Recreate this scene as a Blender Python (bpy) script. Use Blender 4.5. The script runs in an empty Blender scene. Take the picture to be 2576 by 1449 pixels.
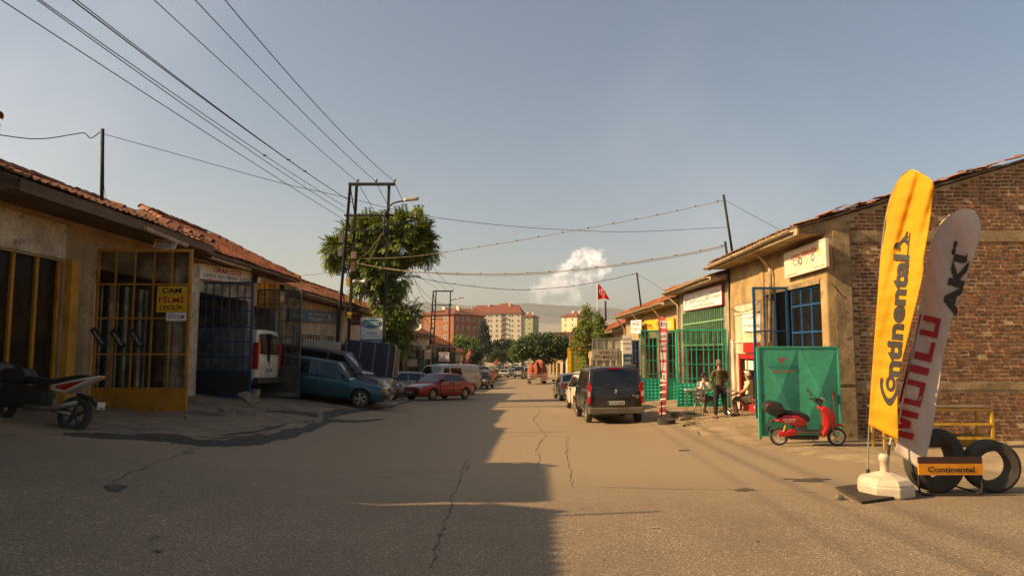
import bpy, bmesh, math, random
from mathutils import Vector, Matrix, noise
sc = bpy.context.scene
C = sc.collection
RD = random.Random(11)
rad = math.radians
# ---------------------------------------------------------------- camera
FPX, CXP, CYP, HORIZON, EYE = 1740.0, 1288.0, 724.5, 880.0, 1.75
PITCH = math.atan((HORIZON - CYP) / FPX)
cam_d = bpy.data.cameras.new('camera'); cam = bpy.data.objects.new('camera', cam_d); C.objects.link(cam)
cam_d.sensor_width = 36.0; cam_d.lens = FPX / 2576.0 * 36.0
cam_d.clip_start = 0.1; cam_d.clip_end = 60000
cam.location = (0, 0, EYE); cam.rotation_euler = (math.pi / 2 + PITCH, 0, 0)
sc.camera = cam
# ---------------------------------------------------------------- light
SUN_EL = rad(32.5)
SHADOW = Vector((0.982, 0.187, 0))            # where shadows fall on the ground
w = bpy.data.worlds.new('World'); sc.world = w; w.use_nodes = True
nt = w.node_tree; nt.nodes.clear()
def nn(t, typ, **kw):
    n = t.nodes.new(typ)
    for k, v in kw.items(): setattr(n, k, v)
    return n
sky = nn(nt, 'ShaderNodeTexSky', sky_type='NISHITA'); sky.sun_disc = False
sky.sun_elevation = SUN_EL; sky.sun_rotation = math.atan2(-SHADOW.x, -SHADOW.y)
sky.air_density = 1.0; sky.dust_density = 5.5; sky.ozone_density = 1.0; sky.altitude = 800
bg = nn(nt, 'ShaderNodeBackground'); bg.inputs['Strength'].default_value = 0.086
wo = nn(nt, 'ShaderNodeOutputWorld')
hsv = nn(nt, 'ShaderNodeHueSaturation'); hsv.inputs['Saturation'].default_value = 0.96
tint = nn(nt, 'ShaderNodeMixRGB', blend_type='MULTIPLY'); tint.inputs[0].default_value = 1; tint.inputs[2].default_value = (0.97, 1.03, 0.97, 1)
nt.links.new(sky.outputs[0], tint.inputs[1]); nt.links.new(tint.outputs[0], hsv.inputs['Color'])
# far cumulus and thin veils, placed by direction in the sky
tc = nn(nt, 'ShaderNodeTexCoord')
def mth(op, a, b=None, c=None, t=None):
    t = t or nt
    n = nn(t, 'ShaderNodeMath', operation=op)
    for i, v in enumerate((a, b, c)):
        if v is None: continue
        if isinstance(v, (int, float)): n.inputs[i].default_value = v
        else: t.links.new(v, n.inputs[i])
    return n.outputs[0]
def mrange(v, a, b, c, d, t=None, smooth=True):
    t = t or nt
    n = nn(t, 'ShaderNodeMapRange'); n.interpolation_type = 'SMOOTHSTEP' if smooth else 'LINEAR'
    t.links.new(v, n.inputs[0])
    for i, x in enumerate((a, b, c, d)): n.inputs[i + 1].default_value = x
    return n.outputs[0]
sep = nn(nt, 'ShaderNodeSeparateXYZ'); nt.links.new(tc.outputs['Generated'], sep.inputs[0])
az = mth('DIVIDE', sep.outputs[0], sep.outputs[1]); el = mth('DIVIDE', sep.outputs[2], sep.outputs[1])
cv = nn(nt, 'ShaderNodeCombineXYZ'); nt.links.new(az, cv.inputs[0]); nt.links.new(el, cv.inputs[1])
def cloud_noise(scale, detail, off=(0, 0, 0), rough=0.6):
    mp = nn(nt, 'ShaderNodeMapping'); mp.inputs['Location'].default_value = off
    nt.links.new(cv.outputs[0], mp.inputs[0])
    n = nn(nt, 'ShaderNodeTexNoise'); n.inputs['Scale'].default_value = scale
    n.inputs['Detail'].default_value = detail; n.inputs['Roughness'].default_value = rough
    nt.links.new(mp.outputs[0], n.inputs['Vector']); return n.outputs[0]
n1 = cloud_noise(46, 7, (3.1, 1.7, 0)); n2 = cloud_noise(46, 7, (3.107, 1.694, 0))
blob = None
for (bu, bv, ru, rv) in ((1480, 668, 56, 52), (1432, 690, 50, 40), (1395, 716, 55, 34), (1358, 742, 36, 42), (1440, 735, 40, 40), (1400, 772, 95, 22)):
    a = (bu - CXP) / FPX; e = (HORIZON - bv) / FPX * 1.008
    dx = mth('MULTIPLY', mth('SUBTRACT', az, a), FPX / ru); dy = mth('MULTIPLY', mth('SUBTRACT', el, e), FPX / rv)
    d = mth('SUBTRACT', 1.0, mth('ADD', mth('MULTIPLY', dx, dx), mth('MULTIPLY', dy, dy)))
    d = mth('MAXIMUM', d, -1.0)
    blob = d if blob is None else mth('MAXIMUM', blob, d)
dens = mrange(mth('ADD', mth('MULTIPLY', blob, 0.42), mth('MULTIPLY', mth('SUBTRACT', n1, 0.5), 1.9)), 0.0, 0.52, 0, 1)
front = mrange(sep.outputs[1], 0.05, 0.2, 0, 1)
dens = mth('MULTIPLY', dens, mth('MULTIPLY', front, mrange(el, 0.045, 0.13, 0.10, 0.88)))
lit = mrange(mth('SUBTRACT', n1, n2), -0.03, 0.05, 0.80, 1.08)
veil_n = cloud_noise(1.6, 6, (7, 3, 0), 0.55)
veil = mth('MULTIPLY', mrange(veil_n, 0.42, 0.75, 0, 0.16), front)
mixv = nn(nt, 'ShaderNodeMixRGB'); nt.links.new(veil, mixv.inputs[0]); nt.links.new(hsv.outputs[0], mixv.inputs[1])
mixv.inputs[2].default_value = (8.4, 7.7, 7.2, 1)
ccol = nn(nt, 'ShaderNodeMixRGB', blend_type='MULTIPLY'); ccol.inputs[0].default_value = 1
ccol.inputs[1].default_value = (13.0, 10.8, 9.2, 1); nt.links.new(lit, ccol.inputs[2])
mixc = nn(nt, 'ShaderNodeMixRGB'); nt.links.new(dens, mixc.inputs[0]); nt.links.new(mixv.outputs[0], mixc.inputs[1])
nt.links.new(ccol.outputs[0], mixc.inputs[2])
nt.links.new(mixc.outputs[0], bg.inputs[0]); nt.links.new(bg.outputs[0], wo.inputs[0])
sun_d = bpy.data.lights.new('sun', 'SUN'); sun = bpy.data.objects.new('sun', sun_d); C.objects.link(sun)
sun_d.energy = 5.0; sun_d.angle = rad(0.55); sun_d.color = (1.0, 0.735, 0.405)
sdir = Vector((SHADOW.x * math.cos(SUN_EL), SHADOW.y * math.cos(SUN_EL), -math.sin(SUN_EL)))
sun.rotation_euler = sdir.to_track_quat('-Z', 'Y').to_euler(); sun.location = (-30, -10, 40)
vs = sc.view_settings; vs.view_transform = 'Standard'; vs.look = 'None'; vs.gamma = 1.0; vs.exposure = 0.70; vs.use_curve_mapping = False
sc.render.engine = 'CYCLES'
cy = sc.cycles; cy.use_denoising = True; cy.max_bounces = 6; cy.diffuse_bounces = 3; cy.glossy_bounces = 3
cy.transparent_max_bounces = 10; cy.transmission_bounces = 3; cy.volume_bounces = 0; cy.sample_clamp_indirect = 6
cy.caustics_reflective = False; cy.caustics_refractive = False
# ---------------------------------------------------------------- terrain
def sstep(a, b, x):
    t = min(1, max(0, (x - a) / (b - a))); return t * t * (3 - 2 * t)
def along(y):
    if y < 110: return -0.025 * y
    if y < 420: t = y - 110; return -2.75 - 0.025 * t + 0.025 * t * t / 620
    return -2.75 - 3.875
def G(x, y):
    z = along(y)
    fl = 1 - sstep(25, 39, y)
    z += fl * 0.135 * max(0, -x - 2.0 + 0.25 * math.exp(-abs(x + 2)))
    if x < -9.2: z -= fl * 0.135 * (-9.2 - x)
    fr = sstep(17.2, 19.8, y)
    z += fr * 0.075 * min(4.2, max(0, x - 3.6))
    return z
def ray(u, v):
    xc, yc = (u - CXP) / FPX, (CYP - v) / FPX
    return Vector((xc, math.cos(PITCH) - yc * math.sin(PITCH), math.sin(PITCH) + yc * math.cos(PITCH)))
def at(u, v, Y):
    """the point at depth Y (metres up the street) that is seen at u, v of the 2576 x 1449 picture"""
    d = ray(u, v); t = Y / d.y; return Vector((d.x * t, Y, EYE + d.z * t))
def proj(p):
    q = Vector(p) - Vector((0, 0, EYE)); f = q.y * math.cos(PITCH) + q.z * math.sin(PITCH); h = -q.y * math.sin(PITCH) + q.z * math.cos(PITCH)
    return CXP + q.x / f * FPX, CYP - h / f * FPX
def gp(u, v):
    d = ray(u, v); lo, hi = 1.0, 700.0
    for _ in range(50):
        m = (lo + hi) / 2
        if EYE + d.z * m < G(d.x * m, d.y * m): hi = m
        else: lo = m
    return Vector((d.x * lo, d.y * lo, G(d.x * lo, d.y * lo)))
def ux(x, Y): return CXP + x / Y * FPX * 1.0
# ---------------------------------------------------------------- materials
MATS = {}
def rgb(h):
    h = h.lstrip('#'); v = [int(h[i:i + 2], 16) / 255 for i in (0, 2, 4)]
    return tuple(((c + 0.055) / 1.055) ** 2.4 if c > 0.04045 else c / 12.92 for c in v)
def mat(name, col, rough=0.6, metal=0.0, var=0.25, scale=3.0, bump=0.0, bscale=60.0, rust=0.0, rust_col=(0.12, 0.05, 0.02), dust=0.0, coat=0.0, piece=0.0, spec=0.5, stretch=(1, 1, 1), emit=None):
    if name in MATS: return MATS[name]
    col = (min(0.85, col[0] * 1.04), col[1] * 0.90, col[2] * 0.71)      # warm cast of the light, slightly darkened, put into every base colour
    m = bpy.data.materials.new(name); m.use_nodes = True; t = m.node_tree
    p = t.nodes['Principled BSDF']
    p.inputs['Roughness'].default_value = rough; p.inputs['Metallic'].default_value = metal
    p.inputs['Specular IOR Level'].default_value = spec
    if coat: p.inputs['Coat Weight'].default_value = coat; p.inputs['Coat Roughness'].default_value = 0.06
    co = nn(t, 'ShaderNodeTexCoord'); mp = nn(t, 'ShaderNodeMapping'); mp.inputs['Scale'].default_value = stretch
    t.links.new(co.outputs['Object'], mp.inputs[0]); src = mp.outputs[0]
    def noi(s, d=5, r=0.6):
        n = nn(t, 'ShaderNodeTexNoise'); n.inputs['Scale'].default_value = s; n.inputs['Detail'].default_value = d
        n.inputs['Roughness'].default_value = r; t.links.new(src, n.inputs['Vector']); return n.outputs[0]
    cur = nn(t, 'ShaderNodeRGB'); cur.outputs[0].default_value = (*col, 1); cur = cur.outputs[0]
    def mul(fac, a):
        n = nn(t, 'ShaderNodeMixRGB', blend_type='MULTIPLY'); n.inputs[0].default_value = 1
        t.links.new(a, n.inputs[1]); t.links.new(fac, n.inputs[2]); return n.outputs[0]
    def mix(fac, a, c):
        n = nn(t, 'ShaderNodeMixRGB'); t.links.new(fac, n.inputs[0]); t.links.new(a, n.inputs[1])
        n.inputs[2].default_value = (*c, 1); return n.outputs[0]
    if var:
        cur = mul(mrange(noi(scale), 0.28, 0.72, 1 - var, 1 + var * 0.6, t), cur)
        cur = mul(mrange(noi(scale * 9, 3), 0.3, 0.7, 1 - var * 0.45, 1 + var * 0.3, t), cur)
    if piece:
        oi = nn(t, 'ShaderNodeObjectInfo'); ge = nn(t, 'ShaderNodeNewGeometry')
        f = mth('FRACT', mth('ADD', oi.outputs['Random'], ge.outputs['Random Per Island'], t=t), t=t)
        cur = mul(mrange(f, 0, 1, 1 - piece, 1 + piece * 0.5, t, False), cur)
    if rust: cur = mix(mrange(noi(scale * 2.3, 8, 0.7), 0.64 - 0.22 * rust, 0.70 - 0.1 * rust, 0, 1, t), cur, rust_col)
    if dust:
        cur = mix(mth('MULTIPLY', mrange(noi(1.7, 6), 0.3, 0.75, 0.25, 1, t), dust, t=t), cur, (0.32, 0.25, 0.17))
        rr = mrange(noi(1.7, 6), 0.3, 0.75, rough, min(1, rough + dust * 0.8), t); t.links.new(rr, p.inputs['Roughness'])
    t.links.new(cur, p.inputs['Base Color'])
    if bump:
        b = nn(t, 'ShaderNodeBump'); b.inputs['Strength'].default_value = bump; b.inputs['Distance'].default_value = 0.02
        t.links.new(noi(bscale, 4), b.inputs['Height']); t.links.new(b.outputs[0], p.inputs['Normal'])
    if emit: p.inputs['Emission Color'].default_value = (*col, 1); p.inputs['Emission Strength'].default_value = emit
    MATS[name] = m; return m
def glass(name, tint=(0.03, 0.035, 0.035), clear=0.6, rough=0.08):
    """dusty workshop glass: part see-through, part mirror"""
    if name in MATS: return MATS[name]
    m = bpy.data.materials.new(name); m.use_nodes = True; t = m.node_tree; t.nodes.clear()
    o = nn(t, 'ShaderNodeOutputMaterial'); p = nn(t, 'ShaderNodeBsdfPrincipled'); tr = nn(t, 'ShaderNodeBsdfTransparent'); mx = nn(t, 'ShaderNodeMixShader')
    p.inputs['Base Color'].default_value = (*tint, 1); p.inputs['Roughness'].default_value = rough
    co = nn(t, 'ShaderNodeTexCoord'); n = nn(t, 'ShaderNodeTexNoise'); n.inputs['Scale'].default_value = 2.5; n.inputs['Detail'].default_value = 5
    t.links.new(co.outputs['Object'], n.inputs['Vector'])
    f = mrange(n.outputs[0], 0.3, 0.7, 1 - clear - 0.12, min(1, 1 - clear + 0.15), t)
    t.links.new(f, mx.inputs[0]); t.links.new(tr.outputs[0], mx.inputs[1]); t.links.new(p.outputs[0], mx.inputs[2]); t.links.new(mx.outputs[0], o.inputs[0])
    MATS[name] = m; return m
# ---------------------------------------------------------------- mesh helpers
WL = {}
def tag(o, label=None, cat=None, group=None, kind=None):
    if label: o['label'] = label
    if cat: o['category'] = cat
    if group: o['group'] = group
    if kind: o['kind'] = kind
    return o
def root(name, loc, label, cat, group=None):
    o = bpy.data.objects.new(name, None); C.objects.link(o); o.location = loc; o.empty_display_size = 0.2
    WL[o.name] = Vector(loc); return tag(o, label, cat, group)
def put(name, me, parent=None, loc=(0, 0, 0), rot=(0, 0, 0), scale=None):
    o = bpy.data.objects.new(name, me); C.objects.link(o); o.location = loc; o.rotation_euler = rot
    if scale: o.scale = scale
    o.parent = parent; return o
class MB:
    def __init__(s): s.v = []; s.f = []
    def add(s, vs, fs):
        n = len(s.v); s.v += [tuple(v) for v in vs]; s.f += [tuple(i + n for i in f) for f in fs]; return s
    def box(s, a, b):
        x0, y0, z0 = [min(p, q) for p, q in zip(a, b)]; x1, y1, z1 = [max(p, q) for p, q in zip(a, b)]
        return s.add([(x0, y0, z0), (x1, y0, z0), (x1, y1, z0), (x0, y1, z0), (x0, y0, z1), (x1, y0, z1), (x1, y1, z1), (x0, y1, z1)],
                     [(0, 3, 2, 1), (4, 5, 6, 7), (0, 1, 5, 4), (1, 2, 6, 5), (2, 3, 7, 6), (3, 0, 4, 7)])
    def obox(s, o, ax, ay, az_):
        """box spanned by three edge vectors from corner o"""
        o, ax, ay, az_ = Vector(o), Vector(ax), Vector(ay), Vector(az_)
        return s.add([o, o + ax, o + ax + ay, o + ay, o + az_, o + ax + az_, o + ax + ay + az_, o + ay + az_],
                     [(0, 3, 2, 1), (4, 5, 6, 7), (0, 1, 5, 4), (1, 2, 6, 5), (2, 3, 7, 6), (3, 0, 4, 7)])
    def bar(s, a, b, w_, h_=None):
        """square bar between two points"""
        a, b = Vector(a), Vector(b); d = (b - a).normalized(); h_ = h_ or w_
        u = d.cross(Vector((0, 0, 1)))
        if u.length < 0.05: u = Vector((1, 0, 0))
        u.normalize(); n = d.cross(u)
        return s.obox(a - u * w_ / 2 - n * h_ / 2, b - a, u * w_, n * h_)
    def tube(s, pts, r, seg=8, cap=True):
        pts = [Vector(p) for p in pts]; n = len(pts); rr = r if isinstance(r, (list, tuple)) else [r] * n
        d0 = (pts[1] - pts[0]).normalized(); u = d0.cross(Vector((0, 0, 1)))
        if u.length < 0.05: u = d0.cross(Vector((0, 1, 0)))
        u.normalize(); vs = []; fs = []
        for i, p in enumerate(pts):
            d = (pts[min(i + 1, n - 1)] - pts[max(i - 1, 0)]).normalized()
            u = (u - d * u.dot(d)).normalized(); q = d.cross(u)
            for k in range(seg):
                a = 2 * math.pi * k / seg; vs.append(p + (u * math.cos(a) + q * math.sin(a)) * rr[i])
        for i in range(n - 1):
            for k in range(seg):
                k2 = (k + 1) % seg; fs.append((i * seg + k, i * seg + k2, (i + 1) * seg + k2, (i + 1) * seg + k))
        if cap: fs.append(tuple(range(seg))[::-1]); fs.append(tuple((n - 1) * seg + k for k in range(seg)))
        return s.add(vs, fs)
    def lathe(s, prof, c=(0, 0, 0), axis='Z', seg=20, closed=False):
        vs = []; fs = []; n = len(prof)
        for k in range(seg):
            a = 2 * math.pi * k / seg
            for r, h in prof:
                p = (r * math.cos(a), r * math.sin(a), h)
                if axis == 'Y': p = (p[0], p[2], p[1])
                if axis == 'X': p = (p[2], p[0], p[1])
                vs.append((p[0] + c[0], p[1] + c[1], p[2] + c[2]))
        m = n if closed else n - 1
        for k in range(seg):
            k2 = (k + 1) % seg
            for i in range(m):
                j = (i + 1) % n; fs.append((k * n + i, k2 * n + i, k2 * n + j, k * n + j))
        return s.add(vs, fs)
    def prism(s, poly, vec):
        """extrude a polygon (3d points) along vec"""
        n = len(poly); vec = Vector(vec); p = [Vector(q) for q in poly]
        return s.add(p + [q + vec for q in p], [tuple(range(n))[::-1], tuple(range(n, 2 * n))] + [(i, (i + 1) % n, n + (i + 1) % n, n + i) for i in range(n)])
    def loft(s, rings, cap=True, closed=True):
        n = len(rings[0]); vs = [p for r in rings for p in r]; fs = []
        for i in range(len(rings) - 1):
            for k in range(n if closed else n - 1):
                k2 = (k + 1) % n; fs.append((i * n + k, i * n + k2, (i + 1) * n + k2, (i + 1) * n + k))
        if cap: fs.append(tuple(range(n))[::-1]); fs.append(tuple((len(rings) - 1) * n + k for k in range(n)))
        return s.add(vs, fs)
    def grid(s, fn, nu, nv):
        vs = [fn(i / nu, j / nv) for j in range(nv + 1) for i in range(nu + 1)]
        return s.add(vs, [(j * (nu + 1) + i, j * (nu + 1) + i + 1, (j + 1) * (nu + 1) + i + 1, (j + 1) * (nu + 1) + i) for j in range(nv) for i in range(nu)])
    def mesh(s, name, mats, off=(0, 0, 0), smooth=False, fix=True):
        me = bpy.data.meshes.new(name)
        me.from_pydata([(v[0] - off[0], v[1] - off[1], v[2] - off[2]) for v in s.v], [], s.f)
        if fix and len(s.f) < 60000:
            bm = bmesh.new(); bm.from_mesh(me); bmesh.ops.recalc_face_normals(bm, faces=bm.faces); bm.to_mesh(me); bm.free()
        for m in (mats if isinstance(mats, (list, tuple)) else [mats]): me.materials.append(m)
        if smooth: me.polygons.foreach_set('use_smooth', [True] * len(me.polygons))
        me.update(); return me
    def build(s, name, mats, parent=None, smooth=False, origin=None, fix=True):
        if parent is not None:
            off = WL.get(parent.name, Vector((0, 0, 0)))
            o = put(name, s.mesh(name, mats, off, smooth, fix), parent); WL[o.name] = Vector(off); return o
        off = Vector(origin) if origin is not None else Vector((0, 0, 0))
        o = put(name, s.mesh(name, mats, off, smooth, fix), None, off); WL[o.name] = off; return o
def bevel(o, w_=0.01, seg=2, angle=35):
    b = o.modifiers.new('bevel', 'BEVEL'); b.width = w_; b.segments = seg; b.limit_method = 'ANGLE'; b.angle_limit = rad(angle); return o
def smooth_angle(o, ang=40):
    """shade smooth, sharp edges kept sharp"""
    me = o.data; bm = bmesh.new(); bm.from_mesh(me)
    for f in bm.faces: f.smooth = True
    for e in bm.edges:
        e.smooth = not (len(e.link_faces) == 2 and e.calc_face_angle(0) > rad(ang))
    bm.to_mesh(me); bm.free(); return o
BENCH = bpy.data.scenes.new('bench')              # small side scene where modifiers and letters are worked out quickly
def bench_mesh(o, others=()):
    for q in (o, *others):
        if q.name not in BENCH.collection.objects: BENCH.collection.objects.link(q)
    with bpy.context.temp_override(scene=BENCH, view_layer=BENCH.view_layers[0]):
        dg = bpy.context.evaluated_depsgraph_get(); dg.update(); me = bpy.data.meshes.new_from_object(o.evaluated_get(dg), depsgraph=dg)
    for q in (o, *others): BENCH.collection.objects.unlink(q)
    return me
def apply_mods(o, others=()):
    par = o.parent; o.parent = None
    me = bench_mesh(o, others); o.modifiers.clear(); o.data = me; o.parent = par; return o
def copy_tree(o, parent=None):
    c = o.copy(); C.objects.link(c); c.parent = parent
    for ch in list(o.children): copy_tree(ch, c)
    return c
TEXTS = {}
def text_mesh(s, bold=0.0, shear=0.0):
    key = (s, bold, shear)
    if key not in TEXTS:
        cu = bpy.data.curves.new('t', 'FONT'); cu.body = s; cu.offset = bold; cu.shear = shear; cu.resolution_u = 3
        ob = bpy.data.objects.new('t', cu); me = bench_mesh(ob)
        vs_ = [tuple(v.co) for v in me.vertices]; fs_ = [tuple(p.vertices) for p in me.polygons]
        bpy.data.objects.remove(ob); bpy.data.curves.remove(cu); bpy.data.meshes.remove(me)
        xs = [v[0] for v in vs_]; ys = [v[1] for v in vs_]; x0, x1, y0, y1 = min(xs), max(xs), min(ys), max(ys)
        TEXTS[key] = ([((v[0] - x0) / (x1 - x0) - .5, (v[1] - y0) / (y1 - y0) - .5) for v in vs_], fs_)
    return TEXTS[key]
def lettering(s, c, right, up, w_, h_, m, parent, bold=0.012, shear=0.0, fn=None, off=0.004):
    """flat letters centred at c; fn bends points when the ground of the letters is not flat"""
    vs_, fs_ = text_mesh(s, bold, shear); right = Vector(right); up = Vector(up); n = right.cross(up).normalized()
    b = MB(); b.add([(fn(x * w_, y * h_) if fn else Vector(c) + right * x * w_ + up * y * h_) + n * off for x, y in vs_], fs_)
    return b.build('lettering', m, parent, fix=False)
def signboard(name, label, c, right, up, w_, h_, m, lines=(), thick=0.05, edge=None, cat='sign', group=None, parent=None):
    """board whose front centre is c; lines: (text, x, y, w, h, material[, bold, shear]) in metres from the centre"""
    right = Vector(right).normalized(); up = Vector(up).normalized(); n = right.cross(up).normalized(); c = Vector(c)
    b = MB(); b.obox(c - right * w_ / 2 - up * h_ / 2 - n * thick, right * w_, up * h_, n * thick)
    o = b.build(name, m, parent, origin=c)
    if label: tag(o, label, cat, group)
    if edge:
        for sgn, a, l in ((1, up, w_), (-1, up, w_), (1, right, h_), (-1, right, h_)):
            t = right if a is up else up; hh = (h_ if a is up else w_) / 2
            e = MB(); e.obox(c + a * sgn * hh - t * l / 2 - n * thick - (a * 0.015 if sgn > 0 else a * 0.015), t * l, a * 0.03, n * (thick + 0.012)); e.build('edge_trim', edge, o)
    for ln in lines:
        s, x, y, lw, lh, lm = ln[:6]
        lettering(s, c + right * x + up * y, right, up, lw, lh, lm, o, ln[6] if len(ln) > 6 else 0.012, ln[7] if len(ln) > 7 else 0.0)
    return o
# ================================================================ SETTING
def ground_mat(name, kind):
    m = bpy.data.materials.new(name); m.use_nodes = True; t = m.node_tree; p = t.nodes['Principled BSDF']
    ge = nn(t, 'ShaderNodeNewGeometry'); pos = ge.outputs['Position']
    sp = nn(t, 'ShaderNodeSeparateXYZ'); t.links.new(pos, sp.inputs[0]); X, Y = sp.outputs[0], sp.outputs[1]
    def noi(s, d=5, r=0.6, st=(1, 1, 1)):
        mp = nn(t, 'ShaderNodeMapping'); mp.inputs['Scale'].default_value = st; t.links.new(pos, mp.inputs[0])
        n = nn(t, 'ShaderNodeTexNoise'); n.inputs['Scale'].default_value = s; n.inputs['Detail'].default_value = d
        n.inputs['Roughness'].default_value = r; t.links.new(mp.outputs[0], n.inputs['Vector']); return n.outputs[0]
    def mixc(f, a, b):
        n = nn(t, 'ShaderNodeMixRGB')
        if isinstance(f, float): n.inputs[0].default_value = f
        else: t.links.new(f, n.inputs[0])
        for i, c in ((1, a), (2, b)):
            if isinstance(c, tuple): n.inputs[i].default_value = (*c, 1)
            else: t.links.new(c, n.inputs[i])
        return n.outputs[0]
    def mul(a, f):
        n = nn(t, 'ShaderNodeMixRGB', blend_type='MULTIPLY'); n.inputs[0].default_value = 1
        t.links.new(a, n.inputs[1]); t.links.new(f, n.inputs[2]); return n.outputs[0]
    big = noi(0.35, 6); mid = noi(2.2, 6); fine = noi(42, 3, 0.7); speck = noi(44, 2, 0.7)
    if kind == 'road':
        # old coarse asphalt in front, a smoother lighter course beyond a ragged joint
        joint = mth('SUBTRACT', Y, mth('ADD', mth('MULTIPLY', X, -0.30), mth('ADD', 10.75, mth('MULTIPLY', mth('SUBTRACT', noi(1.1, 4), 0.5), 0.9, t=t), t=t), t=t), t=t)
        far = mrange(joint, -0.06, 0.06, 0, 1, t)
        near_c = mixc(mrange(speck, 0.52, 0.64, 0, 1, t), (0.135, 0.096, 0.052), (0.62, 0.46, 0.30))
        near_c = mul(near_c, mrange(fine, 0.34, 0.64, 0.52, 1.3, t))
        speck2 = noi(24, 3, 0.8)
        far_c = mixc(mrange(fine, 0.3, 0.7, 0, 1, t), (0.1905, 0.1248, 0.0720), (0.2721, 0.1790, 0.1021))
        c = mixc(far, near_c, far_c); c = mul(c, mrange(speck2, 0.35, 0.68, 0.80, 1.2, t))
        c = mul(c, mrange(big, 0.3, 0.7, 0.76, 1.18, t)); c = mul(c, mrange(noi(17, 4, 0.7), 0.3, 0.7, 0.82, 1.16, t)); c = mul(c, mrange(noi(1.2, 7, 0.7), 0.35, 0.7, 0.85, 1.12, t))
        tracks = noi(0.9, 5, 0.6, (1.0, 0.045, 1)); c = mul(c, mrange(tracks, 0.35, 0.68, 0.84, 1.12, t))
        # dry earth carried on to the asphalt at the right and by the workshops
        dr = mth('ADD', mth('MULTIPLY', mth('SUBTRACT', X, 3.2), 0.30, t=t), mth('MULTIPLY', mth('SUBTRACT', mid, 0.5), 1.5, t=t), t=t)
        dr = mth('MULTIPLY', mrange(dr, 0.0, 0.9, 0, 0.85, t), mrange(Y, 7.5, 12.5, 0.15, 1, t), t=t)
        c = mixc(dr, c, (0.3602, 0.2479, 0.1288))
        dl = mth('ADD', mth('MULTIPLY', mth('SUBTRACT', -4.2, X), 0.35, t=t), mth('MULTIPLY', mth('SUBTRACT', mid, 0.5), 1.3, t=t), t=t)
        c = mixc(mrange(dl, 0.0, 1.0, 0, 0.5, t), c, (0.2177, 0.1374, 0.0720))
        spots = noi(1.3, 3, 0.5); c = mul(c, mrange(spots, 0.70, 0.76, 1.0, 0.55, t))
        p.inputs['Roughness'].default_value = 0.78; bs, bd = 0.55, 0.012
        h = mth('ADD', mth('MULTIPLY', speck, mrange(joint, -0.06, 0.06, 1.0, 0.35, t), t=t), mth('MULTIPLY', fine, 0.5, t=t), t=t)
    elif kind == 'apron':
        c = mixc(mrange(mid, 0.3, 0.7, 0, 1, t), (0.1850, 0.1207, 0.0691), (0.2939, 0.1915, 0.1081))
        c = mul(c, mrange(fine, 0.3, 0.7, 0.8, 1.12, t))
        c = mul(c, mrange(noi(0.8, 7, 0.65), 0.52, 0.70, 1.0, 0.45, t))
        p.inputs['Roughness'].default_value = 0.85; bs, bd = 0.6, 0.03; h = mth('ADD', mid, mth('MULTIPLY', fine, 0.4, t=t), t=t)
    else:
        c = mixc(mrange(mid, 0.3, 0.7, 0, 1, t), (0.2601, 0.1696, 0.0835), (0.4002, 0.2741, 0.1427))
        c = mul(c, mrange(big, 0.3, 0.7, 0.78, 1.12, t)); c = mul(c, mrange(fine, 0.3, 0.7, 0.78, 1.15, t))
        c = mul(c, mrange(noi(6, 4), 0.60, 0.72, 1.0, 0.62, t))
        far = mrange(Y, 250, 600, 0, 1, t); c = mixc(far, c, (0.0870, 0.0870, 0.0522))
        p.inputs['Roughness'].default_value = 0.95; bs, bd = 0.7, 0.04; h = mth('ADD', mid, mth('MULTIPLY', fine, 0.5, t=t), t=t)
    t.links.new(c, p.inputs['Base Color'])
    b = nn(t, 'ShaderNodeBump'); b.inputs['Strength'].default_value = bs; b.inputs['Distance'].default_value = bd
    t.links.new(h, b.inputs['Height']); t.links.new(b.outputs[0], p.inputs['Normal'])
    return m
EARTH, ASPH, APRON = ground_mat('dry_earth', 'earth'), ground_mat('old_asphalt', 'road'), ground_mat('stained_concrete', 'apron')
def bumpy(x, y): return noise.noise(Vector((x * 0.55, y * 0.55, 3.3))) * 0.05 + noise.noise(Vector((x * 1.9, y * 1.9, 1.1))) * 0.018
EDGE_L = [(-20, -11.5), (11.4, -11.5)] + [(q.y, q.x) for q in (gp(449, 1104), gp(591, 1111), gp(733, 1089), gp(804, 1057), gp(880, 1036), gp(981, 1024))] + [(44, -6.6), (80, -6.4), (420, -7)]
EDGE_L.sort()
EDGE_R = [(-20, 11.5), (9.5, 11.5), (11.5, 8.0), (13.5, 6.0), (17, 5.0), (22, 4.75), (40, 5.2), (90, 6), (420, 7)]
def lerp_tab(tab, y):
    for (a, va), (b, vb) in zip(tab, tab[1:]):
        if y <= b: return va + (vb - va) * max(0, min(1, (y - a) / (b - a)))
    return tab[-1][1]
def road_l(y): return lerp_tab(EDGE_L, y) + noise.noise(Vector((y * 0.8, 0, 7))) * 0.25
def road_r(y): return lerp_tab(EDGE_R, y) + noise.noise(Vector((y * 0.7, 5, 7))) * 0.35
ys = [-20 + i * 2 for i in range(11)] + [2.4 + i * 0.4 for i in range(110)]
while ys[-1] < 430: ys.append(ys[-1] * 1.035)
b = MB(); n = 70
b.v = [(x, y, G(x, y) + 0.0) for y in ys for x in [road_l(y) + (road_r(y) - road_l(y)) * i / n for i in range(n + 1)]]
b.f = [(j * (n + 1) + i, j * (n + 1) + i + 1, (j + 1) * (n + 1) + i + 1, (j + 1) * (n + 1) + i) for j in range(len(ys) - 1) for i in range(n)]
tag(b.build('road', ASPH, smooth=True, fix=False), kind='structure')
xs = [-24 + 0.3 * i for i in range(161)]
xs = [-9000, -4000, -1800, -800, -350, -160, -80, -45, -32] + xs + [28, 32, 45, 80, 160, 350, 800, 1800, 4000, 9000]
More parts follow.
